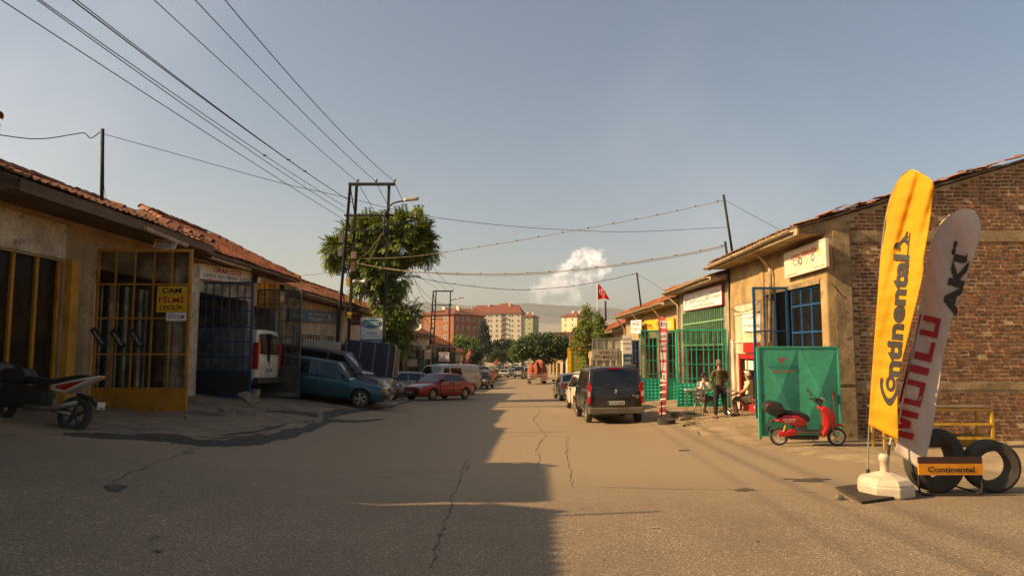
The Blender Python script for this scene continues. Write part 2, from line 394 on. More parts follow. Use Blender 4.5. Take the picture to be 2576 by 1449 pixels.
ye = [-60, -40, -28] + [-20 + i for i in range(22)] + [2.3 + 0.3 * i for i in range(170)]
while ye[-1] < 1300: ye.append(ye[-1] * 1.04)
ye += [1800, 3000, 6000, 14000]
def earth_z(x, y):
    z = G(x, y)
    if y < 430:
        a, c = road_l(y), road_r(y); din = min(x - a, c - x)
        z += bumpy(x, y) * (1 if y < 70 else 0.3)
        if din > -0.5: z = min(z, G(x, y) + 0.05) - 0.07 * sstep(-0.35, 0.15, din)
        if x < a and 11 < y < 40: z -= 0.10 * sstep(0.3, 1.0, a - x)
    return z
b = MB(); b.v = [(x, y, earth_z(x, y)) for y in ye for x in xs]; n = len(xs)
b.f = [(j * n + i, j * n + i + 1, (j + 1) * n + i + 1, (j + 1) * n + i) for j in range(len(ye) - 1) for i in range(n - 1)]
tag(b.build('ground', EARTH, smooth=True, fix=False), kind='structure')
# the stained concrete apron in front of the left workshops
ya = [11 + 0.25 * i for i in range(120)]
b = MB(); n = 40
b.v = []
for y in ya:
    a, c = -9.25, road_l(y) - 0.02
    for i in range(n + 1):
        x = a + (c - a) * i / n; lip = 0.0 if i < n else -0.06
        b.v.append((x, y, G(x, y) + 0.012 + noise.noise(Vector((x * 0.8, y * 0.8, 9))) * 0.012 * min(1, (n - i) / 4) + lip))
b.f = [(j * (n + 1) + i, j * (n + 1) + i + 1, (j + 1) * (n + 1) + i + 1, (j + 1) * (n + 1) + i) for j in range(len(ya) - 1) for i in range(n)]
tag(b.build('pavement', APRON, smooth=True, fix=False), kind='structure')
# cracks in the asphalt, drawn along the picture's own lines on the road surface
CRACK = mat('crack_dirt', (0.06, 0.05, 0.045), 0.95, var=0.4, scale=12)
def strip(pts, width, name, m, z=0.006, wob=0.03, sub=10, seed=0):
    rr = random.Random(seed); P = [gp(u, v) for u, v in pts]; path = []
    for a, c in zip(P, P[1:]):
        for i in range(sub):
            q = a.lerp(c, i / sub); k_ = len(path); path.append(Vector((q.x + noise.noise(Vector((k_ * 0.37, seed * 7.1, 0))) * wob * 2.4 + rr.uniform(-wob, wob) * 0.3, q.y + noise.noise(Vector((k_ * 0.37, seed * 7.1, 9))) * wob * 2.4, 0)))
    path.append(P[-1]); mb = MB()
    for i, q in enumerate(path):
        d = path[min(i + 1, len(path) - 1)] - path[max(i - 1, 0)]; d.z = 0
        nrm = Vector((-d.y, d.x, 0)).normalized(); ww = width * rr.uniform(0.25, 1.0) * (0.3 if i in (0, len(path) - 1) else 1)
        for sgn in (-1, 1):
            e = q + nrm * ww * sgn * 0.5; mb.v.append((e.x, e.y, G(e.x, e.y) + z))
    mb.f = [(2 * i, 2 * i + 1, 2 * i + 3, 2 * i + 2) for i in range(len(path) - 1)]
    return tag(mb.build(name, m, fix=False), kind='structure')
for i, (pts, wd) in enumerate([
    ([(1322, 985), (1360, 1035), (1340, 1055), (1372, 1095), (1348, 1130), (1362, 1155), (1342, 1180)], 0.015),
    ([(1240, 1096), (1330, 1097), (1480, 1097), (1520, 1098)], 0.016),
    ([(1430, 1098), (1424, 1115), (1428, 1150), (1434, 1195), (1440, 1225)], 0.012),
    ([(1180, 1152), (1160, 1190), (1150, 1225), (1135, 1265), (1112, 1330), (1085, 1420)], 0.014),
    ([(1288, 1345), (1180, 1165), (1172, 1185)][1:], 0.02),
    ([(540, 1178), (700, 1186), (890, 1192), (1080, 1204), (1200, 1212)], 0.018),
    ([(1500, 1225), (1700, 1230), (1830, 1232), (2080, 1240)], 0.02),
    ([(300, 1155), (375, 1170), (300, 1205), (262, 1225)], 0.016),
    ([(375, 1170), (450, 1145), (480, 1130)], 0.015),
    ([(1330, 1050), (1380, 1052)], 0.02), ([(1180, 1027), (1250, 1032), (1310, 1034)], 0.03), ([(1195, 1036), (1260, 1040)], 0.04)]):
    strip(pts, wd, 'road_crack', CRACK, seed=i, wob=0.032 if i not in (1, 5, 6) else 0.02)
# pot-hole crumbs along the long crack and oil spots
for i, (u, v, ru, rv) in enumerate([(1110, 1345, 9, 3.2), (1118, 1330, 5, 3), (1105, 1385, 4, 3), (1095, 1405, 4, 4), (1085, 1425, 4, 3), (1126, 1300, 3, 2), (285, 1227, 38, 6), (395, 1387, 12, 2.6), (1870, 1232, 22, 4), (1740, 1040, 18, 3), (2030, 1207, 60, 6), (1722, 1133, 14, 2), (1905, 1362, 5, 2)]):
    mb = MB(); ring = []
    for k in range(26):
        a = 2 * math.pi * k / 26; s_ = 0.85 + 0.95 * noise.noise(Vector((math.cos(a) * 1.6, math.sin(a) * 1.6, i * 3.1)))
        q = gp(u + ru * s_ * math.cos(a), v + rv * s_ * math.sin(a)); ring.append((q.x, q.y, q.z + 0.007))
    mb.add(ring, [tuple(range(26))]); tag(mb.build('road_stain', mat('oil_stain', (0.085, 0.07, 0.055), 0.8, var=0.5, scale=8), fix=False), kind='structure')
# the dark wet gutter trickle along the left edge
WET = mat('wet_stain', (0.05, 0.04, 0.032), 0.8, var=0.35, scale=5, bump=0.15, bscale=30)
def surf(x, y):
    if 11 < y < 40.6 and -9.25 < x < road_l(y) - 0.15: return G(x, y) + 0.012 + noise.noise(Vector((x * 0.8, y * 0.8, 9))) * 0.012
    return G(x, y)
def ribbon(pts, name, m, z):
    mb = MB(); P = []
    for (u, v, h), (u2, v2, h2) in zip(pts, pts[1:]):
        for i in range(12):
            f = i / 12; k = len(P); j = noise.noise(Vector((k * 0.35, v * 0.01, z * 100))) * 0.4 + 1
            P.append((u + (u2 - u) * f, v + (v2 - v) * f, (h + (h2 - h) * f) * j))
    P.append(pts[-1])
    for u, v, h in P:
        for k in range(4):
            q = gp(u, v - h / 2 + h * k / 3 + noise.noise(Vector((u * 0.05, k * 5, 2))) * 2); mb.v.append((q.x, q.y, surf(q.x, q.y) + z))
    mb.f = [(4 * i + k, 4 * i + k + 1, 4 * i + k + 5, 4 * i + k + 4) for i in range(len(P) - 1) for k in range(3)]
    return tag(mb.build(name, m, smooth=True, fix=False), kind='structure')
ribbon([(160, 1092, 8), (300, 1098, 14), (420, 1102, 17), (560, 1112, 20), (660, 1106, 21), (745, 1088, 20), (800, 1070, 17), (830, 1058, 8), (905, 1060, 6), (968, 1054, 2)], 'wet_gutter', WET, 0.006)
ribbon([(815, 1062, 4), (812, 1048, 22), (860, 1037, 11), (930, 1030, 6), (985, 1022, 5), (1035, 1008, 2)], 'wet_gutter', WET, 0.008)
ribbon([(668, 1035, 3), (740, 1038, 7), (800, 1046, 10)], 'wet_gutter', WET, 0.010)
ribbon([(430, 1112, 4), (520, 1118, 10), (620, 1118, 8), (680, 1112, 3)], 'wet_gutter', WET, 0.004)
ribbon([(560, 1096, 3), (640, 1088, 5), (700, 1074, 5), (790, 1058, 3)], 'wet_gutter', WET, 0.007)
# hills beyond the plain
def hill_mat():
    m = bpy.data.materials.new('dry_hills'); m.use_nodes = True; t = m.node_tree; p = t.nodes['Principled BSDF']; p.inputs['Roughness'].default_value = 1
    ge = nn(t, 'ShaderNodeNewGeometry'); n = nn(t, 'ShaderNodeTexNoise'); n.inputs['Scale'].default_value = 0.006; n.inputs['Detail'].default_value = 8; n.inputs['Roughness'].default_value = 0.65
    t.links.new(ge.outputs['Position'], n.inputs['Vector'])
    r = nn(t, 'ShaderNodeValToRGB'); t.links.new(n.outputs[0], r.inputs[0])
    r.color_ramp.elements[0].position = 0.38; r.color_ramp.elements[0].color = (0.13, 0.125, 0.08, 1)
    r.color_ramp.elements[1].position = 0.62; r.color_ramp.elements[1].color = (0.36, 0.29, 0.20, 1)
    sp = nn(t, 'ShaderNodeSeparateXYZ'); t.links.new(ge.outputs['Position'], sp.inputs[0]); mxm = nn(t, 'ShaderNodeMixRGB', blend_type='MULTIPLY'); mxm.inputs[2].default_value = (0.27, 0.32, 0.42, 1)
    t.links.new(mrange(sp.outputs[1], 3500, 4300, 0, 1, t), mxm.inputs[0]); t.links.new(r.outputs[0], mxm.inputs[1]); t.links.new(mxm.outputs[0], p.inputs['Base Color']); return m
SKYL = [(-1.2, 120), (-0.6, 118), (-0.15, 122), (-0.06, 108), (0.0, 112), (0.02, 117), (0.07, 110), (0.14, 104), (0.2, 86), (0.35, 70), (0.8, 85), (1.2, 90)]
rs = [1250 + 110 * i for i in range(44)]; azs = [-1.2 + 0.012 * i for i in range(201)]
RPROF = [(1250, -0.0056), (1500, 0.006), (2300, 0.024), (3300, 0.036), (3900, 0.044), (5200, 1.0), (6200, 0.8)]
b = MB()
for r_ in rs:
    for a in azs:
        S = lerp_tab(SKYL, a) / FPX * 1.01; f = lerp_tab(RPROF, r_)
        if r_ > 3900: f = 0.044 + (S - 0.044) * math.sin(min(1.25, (r_ - 3900) / 1150) * math.pi / 2)
        x = a * r_; h = f * r_ * (1.0)
        rough_ = noise.fractal(Vector((x * 0.0011, r_ * 0.0011, 0.5)), 1.0, 2.0, 5) * (26 if r_ > 3500 else 12) * sstep(1400, 2400, r_)
        b.v.append((x, r_, h + rough_ + EYE))
n = len(azs); b.f = [(j * n + i, j * n + i + 1, (j + 1) * n + i + 1, (j + 1) * n + i) for j in range(len(rs) - 1) for i in range(n - 1)]
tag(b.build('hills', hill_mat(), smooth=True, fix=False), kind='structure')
# ================================================================ WORKSHOPS
def fx(u, v, x):
    d = ray(u, v); t = x / d.x; return Vector((x, d.y * t, EYE + d.z * t))
XL, XR = -9.2, 7.8
PL_CREAM = mat('plaster_cream', (0.38, 0.29, 0.17), 0.92, var=0.35, scale=1.3, bump=0.35, bscale=40, rust=0.35, rust_col=(0.16, 0.12, 0.08))
PL_WHITE = mat('plaster_white_dirty', (0.55, 0.50, 0.42), 0.92, var=0.35, scale=1.6, bump=0.35, bscale=40, rust=0.35, rust_col=(0.20, 0.16, 0.11))
PL_OCHRE = mat('plaster_ochre_stucco', (0.42, 0.30, 0.15), 0.95, var=0.38, scale=1.1, bump=0.8, bscale=55, rust=0.3, rust_col=(0.15, 0.105, 0.06))
PL_YELLOW = mat('yellow_wall_paint', (0.56, 0.30, 0.035), 0.8, var=0.3, scale=1.5, bump=0.2)
CONCRETE = mat('rough_concrete', (0.30, 0.225, 0.135), 0.95, var=0.4, scale=2.0, bump=0.9, bscale=35, rust=0.3, rust_col=(0.11, 0.075, 0.045))
WOOD = mat('weathered_wood', (0.15, 0.105, 0.068), 0.9, var=0.5, scale=2.5, stretch=(1, 0.3, 4), bump=0.3)
TILE = mat('clay_tile', (0.36, 0.115, 0.045), 0.88, var=0.4, scale=5, bump=0.3, bscale=50, piece=0.55, rust=0.25, rust_col=(0.12, 0.07, 0.045))
TILE_OLD = mat('clay_tile_old', (0.30, 0.125, 0.065), 0.9, var=0.45, scale=5, bump=0.3, bscale=50, piece=0.55, rust=0.4, rust_col=(0.16, 0.11, 0.075))
GUTTER = mat('zinc_gutter_painted', (0.42, 0.34, 0.235), 0.6, var=0.4, scale=3, rust=0.3)
DARKIN = mat('shaded_interior', (0.045, 0.036, 0.028), 0.95, var=0.4, scale=1)  # near-black wall colour that stands in for the shade indoors
def tile_geom(w_=0.235, l=0.40, amp=0.036):
    prof = [(-0.5, 0.25), (-0.36, 0.95), (-0.18, 1.0), (-0.03, 0.35), (0.1, 0.0), (0.36, 0.0), (0.5, 0.25)]
    vs_ = []; fs_ = []; n = len(prof)
    for x, lift, th in ((0, 0.022, 0), (l, 0, 0), (0, 0.022, 0.016)):
        for a, h in prof: vs_.append((x, a * w_, h * amp + lift - th))
    for i in range(n - 1): fs_.append((i, n + i, n + i + 1, i + 1)); fs_.append((2 * n + i, i, i + 1, 2 * n + i + 1))
    return vs_, fs_
TILE_V, TILE_F = tile_geom(); TILE_ME = {}
def tile_roof(parent, e0, e1, up, rows, m, seed=0, most=300, keep=None, missing=0.0, sag=0.03, w_=0.235, exp=0.335):
    """tiles laid from eave e0-e1 upwards along the unit vector up; the nearest `most` are pieces of their own"""
    rr = random.Random(seed); e0, e1, up = Vector(e0), Vector(e1), Vector(up).normalized()
    al = (e1 - e0); L = al.length; al.normalize(); nrm = up.cross(al)
    if nrm.z < 0: nrm = -nrm
    lat = nrm.cross(up); n = int(L / w_); out = []
    for r_ in range(rows):
        for i in range(n):
            if rr.random() < missing: continue
            p = e0 + al * (w_ * (i + 0.5)) + up * (r_ * exp) + nrm * (0.012 * r_ * 0 + noise.noise(Vector((i * 0.13, r_ * 0.3, seed))) * sag)
            if keep and not keep(p): continue
            rot = Matrix((up, lat, nrm)).transposed() @ Matrix.Rotation(rr.gauss(0, 0.035), 3, 'Z') @ Matrix.Rotation(rr.gauss(0, 0.02), 3, 'Y') @ Matrix.Rotation(rr.gauss(0, 0.025), 3, 'X')
            out.append((p + up * rr.gauss(0, 0.012), rot))
    out.sort(key=lambda q: (q[0] - Vector((0, 0, EYE))).length)
    off = WL[parent.name]
    if m.name not in TILE_ME: bb = MB(); bb.add(TILE_V, TILE_F); TILE_ME[m.name] = bb.mesh('tile', m)
    for p, rot in out[:most]:
        o = put('tile', TILE_ME[m.name], parent); o.matrix_basis = Matrix.Translation(p - off) @ rot.to_4x4()
    if out[most:]:
        bb = MB()
        for p, rot in out[most:]: bb.add([p + rot @ Vector(v) for v in TILE_V], TILE_F)
        tag(bb.build('roof_tiles', m, parent, fix=False), kind='stuff')
def ridge_caps(parent, a, b_, m, seed=0, step=0.33, r_=0.10):
    a, b_ = Vector(a), Vector(b_); d = (b_ - a); n = max(1, int(d.length / step)); d.normalize(); rr = random.Random(seed)
    side = d.cross(Vector((0, 0, 1))).normalized(); up = side.cross(d)
    bb = MB(); rings = []
    for k, (x, q) in enumerate(((0, 1.12), (0.40, 0.9))):
        rings.append([(x, math.cos(t_) * r_ * q, math.sin(t_) * r_ * q) for t_ in [math.pi * i / 6 for i in range(7)]])
    bb.loft(rings, cap=False, closed=False); me = bb.mesh('ridge_tile', m, smooth=True)
    for i in range(n):
        p = a + d * step * i - WL[parent.name] + Vector((0, 0, rr.gauss(0.0, 0.012)))
        rot = Matrix((d, -side, up)).transposed() @ Matrix.Rotation(rr.gauss(0, 0.05), 3, 'Z')
        o = put('ridge_tile', me, parent); o.matrix_basis = Matrix.Translation(p) @ rot.to_4x4()
def shop(name, label, xf, y0, y1, ze, m, openings=(), ov=0.9, run=3.6, rise=1.7, depth=8.0, tiles=TILE, most=300, hip=0.0, seed=0, eave_m=WOOD, fascia=0.22, missing=0.01, tile_rows=None, gable_wall=None, ztop=None, side_wall0=True):
    """row workshop: street wall with openings, gables, back, tiled roof; returns the Empty"""
    s = -1 if xf < 0 else 1                                   # towards the inside
    zb = min(G(xf, y0), G(xf, y1)) - 0.4; ym = (y0 + y1) / 2
    r0 = root(name, (xf, ym, G(xf, ym)), label, 'workshop')
    th = 0.24; zt = (ztop or ze) - 0.02 + 0.0
    ops = sorted(openings); bb = MB(); y = y0
    for (a, c, za, zc) in ops:
        if a > y: bb.box((xf, y, zb), (xf + s * th, a, zt))
        bb.box((xf + s * 0.002, a, zc), (xf + s * th, c, zt - 0.001))
        if za > zb: bb.box((xf + s * 0.002, a, zb), (xf + s * th, c, za))
        y = c
    if y < y1: bb.box((xf, y, zb), (xf + s * th, y1, zt))
    bb.build('wall', m, r0)
    xe, xr, xb = xf - s * ov, xf - s * ov + s * run, xf - s * ov + s * 2 * run
    zr = ze + rise; slope = rise / run; inn = xf + s * th
    for k, (yy, mm) in enumerate(((y0, gable_wall or m), (y1 - 0.2, m))):
        if k == 0 and not side_wall0: continue
        g = MB(); zi = ze + ov * slope + s * 0
        g.prism([(inn, yy, zb), (inn, yy, ze - 0.03 + (abs(inn - xe)) * slope - 0.10), (xr, yy, zr - 0.13), (xb - s * 0.5, yy, ze - 0.1), (xb - s * 0.5, yy, zb)], (0, 0.2, 0)); g.build('gable_wall', mm, r0)
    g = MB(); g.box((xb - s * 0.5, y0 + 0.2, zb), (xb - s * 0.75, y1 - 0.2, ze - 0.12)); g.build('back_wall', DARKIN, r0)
    fl = MB(); fl.box((inn, y0 + 0.2, zb), (xb - s * 0.75, y1 - 0.2, max(G(xf, y0), G(xf, y1)) - 0.02 - 0.5 * abs(G(xf, y0) - G(xf, y1)))); fl.build('floor', APRON, r0)
    up = Vector((s * run, 0, rise)).normalized(); down = Vector((s * run, 0, -rise)).normalized()
    nrm = Vector((-s * rise, 0, run)).normalized()
    d = MB(); ya, yb = y0 - 0.05, y1 + 0.05; L = math.hypot(run, rise)
    e = Vector((xe, 0, ze))
    if hip: poly = [(xe, ya, ze), (xe, yb, ze), (xr, yb, zr), (xr, ya + hip, zr)]
    else: poly = [(xe, ya, ze), (xe, yb, ze), (xr, yb, zr), (xr, ya, zr)]
    d.prism([Vector(p) - nrm * 0.012 for p in poly], -nrm * 0.06)
    if hip: d.prism([(xe, ya, ze - 0.02), (xr, ya + hip, zr - 0.02), (xb, ya, ze - 0.02)], Vector((0, 0, -0.06)))
    d.prism([(xr, ya + hip, zr - 0.014), (xr, yb, zr - 0.014), (xb, yb, ze - 0.014), (xb, ya, ze - 0.014)], (0, 0, -0.06))
    rf = d.build('roof', WOOD, r0)
    f = MB(); f.box((xe - s * 0.03, ya, ze - fascia - 0.02), (xe + s * 0.0, yb, ze - 0.03)); f.build('fascia_board', eave_m, r0)
    so = MB(); so.box((xe + s * 0.004, ya + 0.01, ze - fascia + 0.02), (xf - s * 0.002, yb - 0.01, ze - fascia + 0.06)); so.build('soffit', eave_m, r0)
    for yy in (ya + 0.015, yb - 0.055):
        ee = MB(); ee.prism([(xe + s * 0.003, yy, ze - fascia + 0.001), (xf, yy, ze - fascia + 0.001), (xf, yy, ze + ov * slope - 0.10), (xe + s * 0.003, yy, ze - 0.08)], (0, 0.04, 0)); ee.build('eave_end', eave_m, r0)
    keep = None
    if hip: keep = lambda p: p.y > ya + hip * min(1, abs(p.x - xe) / run)
    rows = tile_rows or int(L / 0.335)
    tile_roof(rf, (xe - s * 0.05, ya, ze + 0.0), (xe - s * 0.05, yb, ze + 0.0), up, rows, tiles, seed, most, keep, missing)
    ridge_caps(rf, (xr, ya + hip, zr + 0.05), (xr, yb, zr + 0.05), tiles, seed)
    if hip: ridge_caps(rf, (xe, ya, ze + 0.06), (xr, ya + hip, zr + 0.06), tiles, seed + 1)
    ridge_caps(rf, (xe, yb - 0.02, ze + 0.06), (xr, yb - 0.02, zr + 0.05), tiles, seed + 2)
    return r0
def gutter(parent, x, y0, y1, z, s, m=GUTTER, drop=0.0, r_=0.075):
    bb = MB(); rings = []
    for i in range(13):
        f = i / 12; y = y0 + (y1 - y0) * f; zz = z - drop * f + noise.noise(Vector((y * 0.5, z, 0))) * 0.03
        rings.append([(x + r_ * math.cos(a), y, zz + r_ * math.sin(a)) for a in [math.pi + math.pi * k / 6 for k in range(7)]] + [(x + (r_ - 0.012) * math.cos(a), y, zz + (r_ - 0.012) * math.sin(a)) for a in [2 * math.pi - math.pi * k / 6 for k in range(7)]])
    bb.loft(rings); return bb.build('gutter', m, parent, smooth=False)
def gate(name, label, hinge, d, w_, z0, h, fm, cols, rows, bw=0.035, panel=None, gm=None, group=None, top_m=None, split=0.0, frame_w=0.06, thick=0.05, skip_bars=None):
    """framed leaf of bars and panes; hinge at ground point, d the unit direction of the leaf"""
    hinge = Vector((hinge[0], hinge[1], z0)); d = Vector(d).normalized(); n = Vector((d.y, -d.x, 0)); up = Vector((0, 0, 1))
    r0 = root(name, hinge + d * w_ / 2, label, 'gate', group)
    def slab(x0, x1, za, zb_, t, nm, m, off=0.0):
        bb = MB(); bb.obox(hinge + d * x0 + up * za - n * (t / 2 - off), d * (x1 - x0), up * (zb_ - za), n * t); return bb.build(nm, m, r0)
    fr = MB()
    for x0, x1, za, zb_ in ((0, frame_w, 0, h), (w_ - frame_w, w_, 0, h), (frame_w, w_ - frame_w, h - frame_w, h), (frame_w, w_ - frame_w, 0, frame_w)):
        fr.obox(hinge + d * x0 + up * za - n * thick / 2, d * (x1 - x0), up * (zb_ - za), n * thick)
    fr.build('frame', fm, r0)
    ph = panel[0] if panel else 0.0
    xs_ = [frame_w] + [c * w_ for c in cols] + [w_ - frame_w]; zs = [max(ph, frame_w)] + [q * h for q in rows] + [h - frame_w]
    for c in cols: slab(c * w_ - bw / 2, c * w_ + bw / 2, max(ph, frame_w), h - frame_w, thick * 0.6, 'bar', fm)
    for q in rows: slab(frame_w, w_ - frame_w, q * h - bw / 2, q * h + bw / 2, thick * 0.75, 'rail', (top_m if top_m and q * h > split else fm))
    if gm:
        for a, c in zip(xs_, xs_[1:]):
            for p, q in zip(zs, zs[1:]): slab(a + 0.004, c - 0.004, p + 0.004, q - 0.004, 0.006, 'pane', gm, 0.004)
    if panel:
        pn = slab(frame_w, w_ - frame_w, frame_w, ph, thick * 0.5, 'panel', panel[1])
        slab(frame_w, w_ - frame_w, ph, ph + 0.03, thick * 0.9, 'rail', fm)
        if len(panel) > 2:                                    # pressed pyramids on both faces
            nx, nz = panel[2], panel[3]; bb = MB(); cw = (w_ - 2 * frame_w) / nx; ch = (ph - frame_w) / nz
            for sg in (1, -1):
                for i in range(nx):
                    for j in range(nz):
                        o_ = hinge + d * (frame_w + cw * i) + up * (frame_w + ch * j) + n * sg * thick * 0.25
                        bb.add([o_ + d * cw * 0.06 + up * ch * .06, o_ + d * cw * .94 + up * ch * .06, o_ + d * cw * .94 + up * ch * .94, o_ + d * cw * .06 + up * ch * .94, o_ + d * cw / 2 + up * ch / 2 + n * sg * 0.035], [(0, 1, 4), (1, 2, 4), (2, 3, 4), (3, 0, 4)])
            bb.build('pressed_relief', panel[1], pn)
    return r0
def pole(name, label, pts, r_, m, cat='pole', group=None, seg=8):
    bb = MB(); bb.tube(pts, r_, seg); return tag(bb.build(name, m, origin=pts[0], smooth=True), label, cat, group)
# ---------------------------------------------------------------- left row
GY = mat('yellow_gate_paint', (0.50, 0.22, 0.012), 0.55, var=0.3, scale=2.2, rust=0.2, bump=0.1)
GB = mat('blue_gate_paint', (0.012, 0.075, 0.24), 0.5, var=0.3, scale=2.2, rust=0.15)
GG = mat('grey_gate_paint', (0.085, 0.082, 0.078), 0.6, var=0.35, scale=2.0, rust=0.2)
GT = mat('green_gate_paint', (0.026, 0.48, 0.36), 0.5, var=0.28, scale=1.8, rust=0.12, bump=0.1)
GLASS = glass('dusty_glass', (0.022, 0.019, 0.016), 0.74, 0.12)
GLASS_D = glass('sooty_glass', (0.014, 0.012, 0.010), 0.5, 0.15)
WHITE_F = mat('white_frame_paint', (0.62, 0.58, 0.5), 0.55, var=0.25, scale=3)
SIGN_W = mat('sign_white', (0.80, 0.85, 0.95), 0.5, var=0.12, scale=2); SIGN_Y = mat('sign_yellow', (0.72, 0.42, 0.01), 0.5, var=0.15, scale=2)
INK_K = mat('ink_black', (0.015, 0.015, 0.018), 0.6, var=0); INK_R = mat('ink_red', (0.45, 0.02, 0.025), 0.6, var=0); INK_N = mat('ink_navy', (0.03, 0.035, 0.16), 0.6, var=0)
INK_W = mat('ink_white', (0.72, 0.70, 0.66), 0.6, var=0); INK_B = mat('ink_blue', (0.02, 0.12, 0.3), 0.6, var=0)
# two taller workshops beside the photographer: their eaves throw the big shadow over the road
shop('roadside_workshop', 'tall workshop standing at the far left beside the crossing', XL, -9.0, 6.95, 5.42, PL_CREAM, ((1, 4, 0.4, 3.9),), most=0, tile_rows=3, seed=1)
shop('roadside_workshop', 'tall workshop wedged between the crossing and the yellow-gated shop', XL, 7.68, 10.85, 5.42, PL_WHITE, ((8.2, 10.4, 0.6, 3.8),), most=0, tile_rows=3, seed=2, run=3.2)
L1 = shop('yellow_door_workshop', 'dirty cream workshop with yellow doors and old tiled roof, nearest on the left', XL, 11.35, 18.72, 4.62, PL_CREAM, ((12.0, 14.1, 0.75, 3.55), (15.2, 18.4, 0.3, 3.55)), ov=1.0, run=2.85, rise=1.08, tiles=TILE_OLD, seed=3, missing=0.02)
pw = MB(); pw.box((XL + 0.005, 14.15, 0.2), (XL + 0.14, 14.42, 3.6)); pw.build('pilaster', PL_YELLOW, L1)
pw = MB(); pw.box((XL + 0.006, 11.4, 3.6), (XL + 0.03, 14.1, 4.3)); pw.build('plaster_patch', PL_WHITE, L1)
for y in (12.05, 12.7, 13.35, 14.0):
    wf = MB(); wf.box((XL - 0.12, y, 0.75), (XL - 0.04, y + 0.07, 3.55)); wf.build('window_bar', GY, L1)
wf = MB(); wf.box((XL - 0.1, 12.1, 0.75), (XL - 0.09, 14.05, 3.55)); wf.build('pane', GLASS_D, L1)
# inner door of slatted white frames seen through the gate
for k in range(9):
    wf = MB(); wf.box((XL - 0.42, 15.4 + k * 0.33, 0.6), (XL - 0.36, 15.46 + k * 0.33 + (0.10 if k % 2 else 0), 3.3)); wf.build('door_slat', WHITE_F, L1)
L2 = shop('orange_tile_workshop', 'workshop with a red tiled hip roof beside the white pillar on the left', XL, 18.8, 27.2, 4.5, PL_WHITE, ((19.9, 24.1, 0.3, 3.45), (24.5, 26.9, 0.3, 3.3)), ov=0.8, run=3.6, rise=1.8, tiles=TILE, seed=4, hip=3.3, fascia=0.10)
pw = MB(); pw.box((XL + 0.004, 24.35, 3.3), (XL + 0.05, 27.1, 4.25)); pw.build('wall_panel', PL_YELLOW, L2)
for y in (24.9, 25.45, 26.0, 26.5):
    wf = MB(); wf.box((XL + 0.05, y, 3.3), (XL + 0.075, y + 0.03, 4.25)); wf.build('seam_strip', WOOD, L2)
pil = MB(); pil.box((XL - 0.02, 19.35, 0.1), (XL + 0.22, 19.8, 4.2)); pil.build('pillar', mat('whitewash', (0.60, 0.55, 0.47), 0.9, var=0.35, scale=2.2, bump=0.4, rust=0.35, rust_col=(0.2, 0.16, 0.11)), L2)
# rolled sheet-metal awning edge sagging from the first eave
aw = MB(); aw.tube([fx(365, 575, -8.1), fx(430, 602, -8.05), fx(470, 618, -8.15)], 0.05, 6); aw.build('loose_gutter', GUTTER, L1)
gutter(L2, XL + 0.72, 19.2, 22.2, 4.36, -1)
Y1 = 15.0
GATE_Y = gate('yellow_gate', 'yellow barred gate leaf with glass panes and solid foot panel', at(226, 1030, Y1), (1, 0.02, 0), 2.05, at(226, 1034, Y1).z, 3.5, GY, (0.2, 0.4, 0.6, 0.79), (0.347, 0.569, 0.78), panel=(0.47, GY), gm=GLASS_D)
gate('barred_gate', 'blue barred gate leaf with dark grey foot panel beside the white pillar', at(487, 990, 20.6), (1, -0.06, 0), 1.72, at(600, 1000, 20.6).z, 3.42, GB, (0.155, 0.29, 0.436, 0.573, 0.71, 0.845), (0.352, 0.48, 0.607, 0.74, 0.86), panel=(0.78, mat('gate_foot_dark', (0.035, 0.036, 0.042), 0.55, var=0.3)), gm=GLASS)
GATE_G = gate('barred_gate', 'grey barred gate leaf with a braced sheet-metal foot beside the white van', at(640, 990, 22.9), (1, -0.2, 0), 1.6, at(757, 999, 22.6).z, 3.52, GG, (0.17, 0.33, 0.5, 0.66, 0.83), (0.40, 0.55, 0.70, 0.86), bw=0.022, panel=(0.98, GG), gm=glass('grey_glass', (0.08, 0.066, 0.052), 0.6, 0.25), frame_w=0.045)
q0 = at(760, 998, 23.1)
br = MB(); gd = Vector((1, -0.2, 0)).normalized(); hg = Vector(at(640, 990, 22.9)); zg = at(757, 999, 22.6).z; hg.z = zg
br.bar(hg + gd * 0.3 + Vector((0.0, -0.05, 0.92)), hg + gd * 1.5 + Vector((0, -0.05, 0.1)), 0.03); br.build('brace', GG, GATE_G)
br = MB(); br.obox(hg + gd * 0.1 + Vector((0, -0.05, 0.02)), gd * 1.4, (0, 0, 0.13), (0.006, -0.02, 0)); br.build('kick_strip', mat('bare_tin', (0.42, 0.40, 0.38), 0.45, 0.6, var=0.3, stretch=(6, 6, 1)), GATE_G)
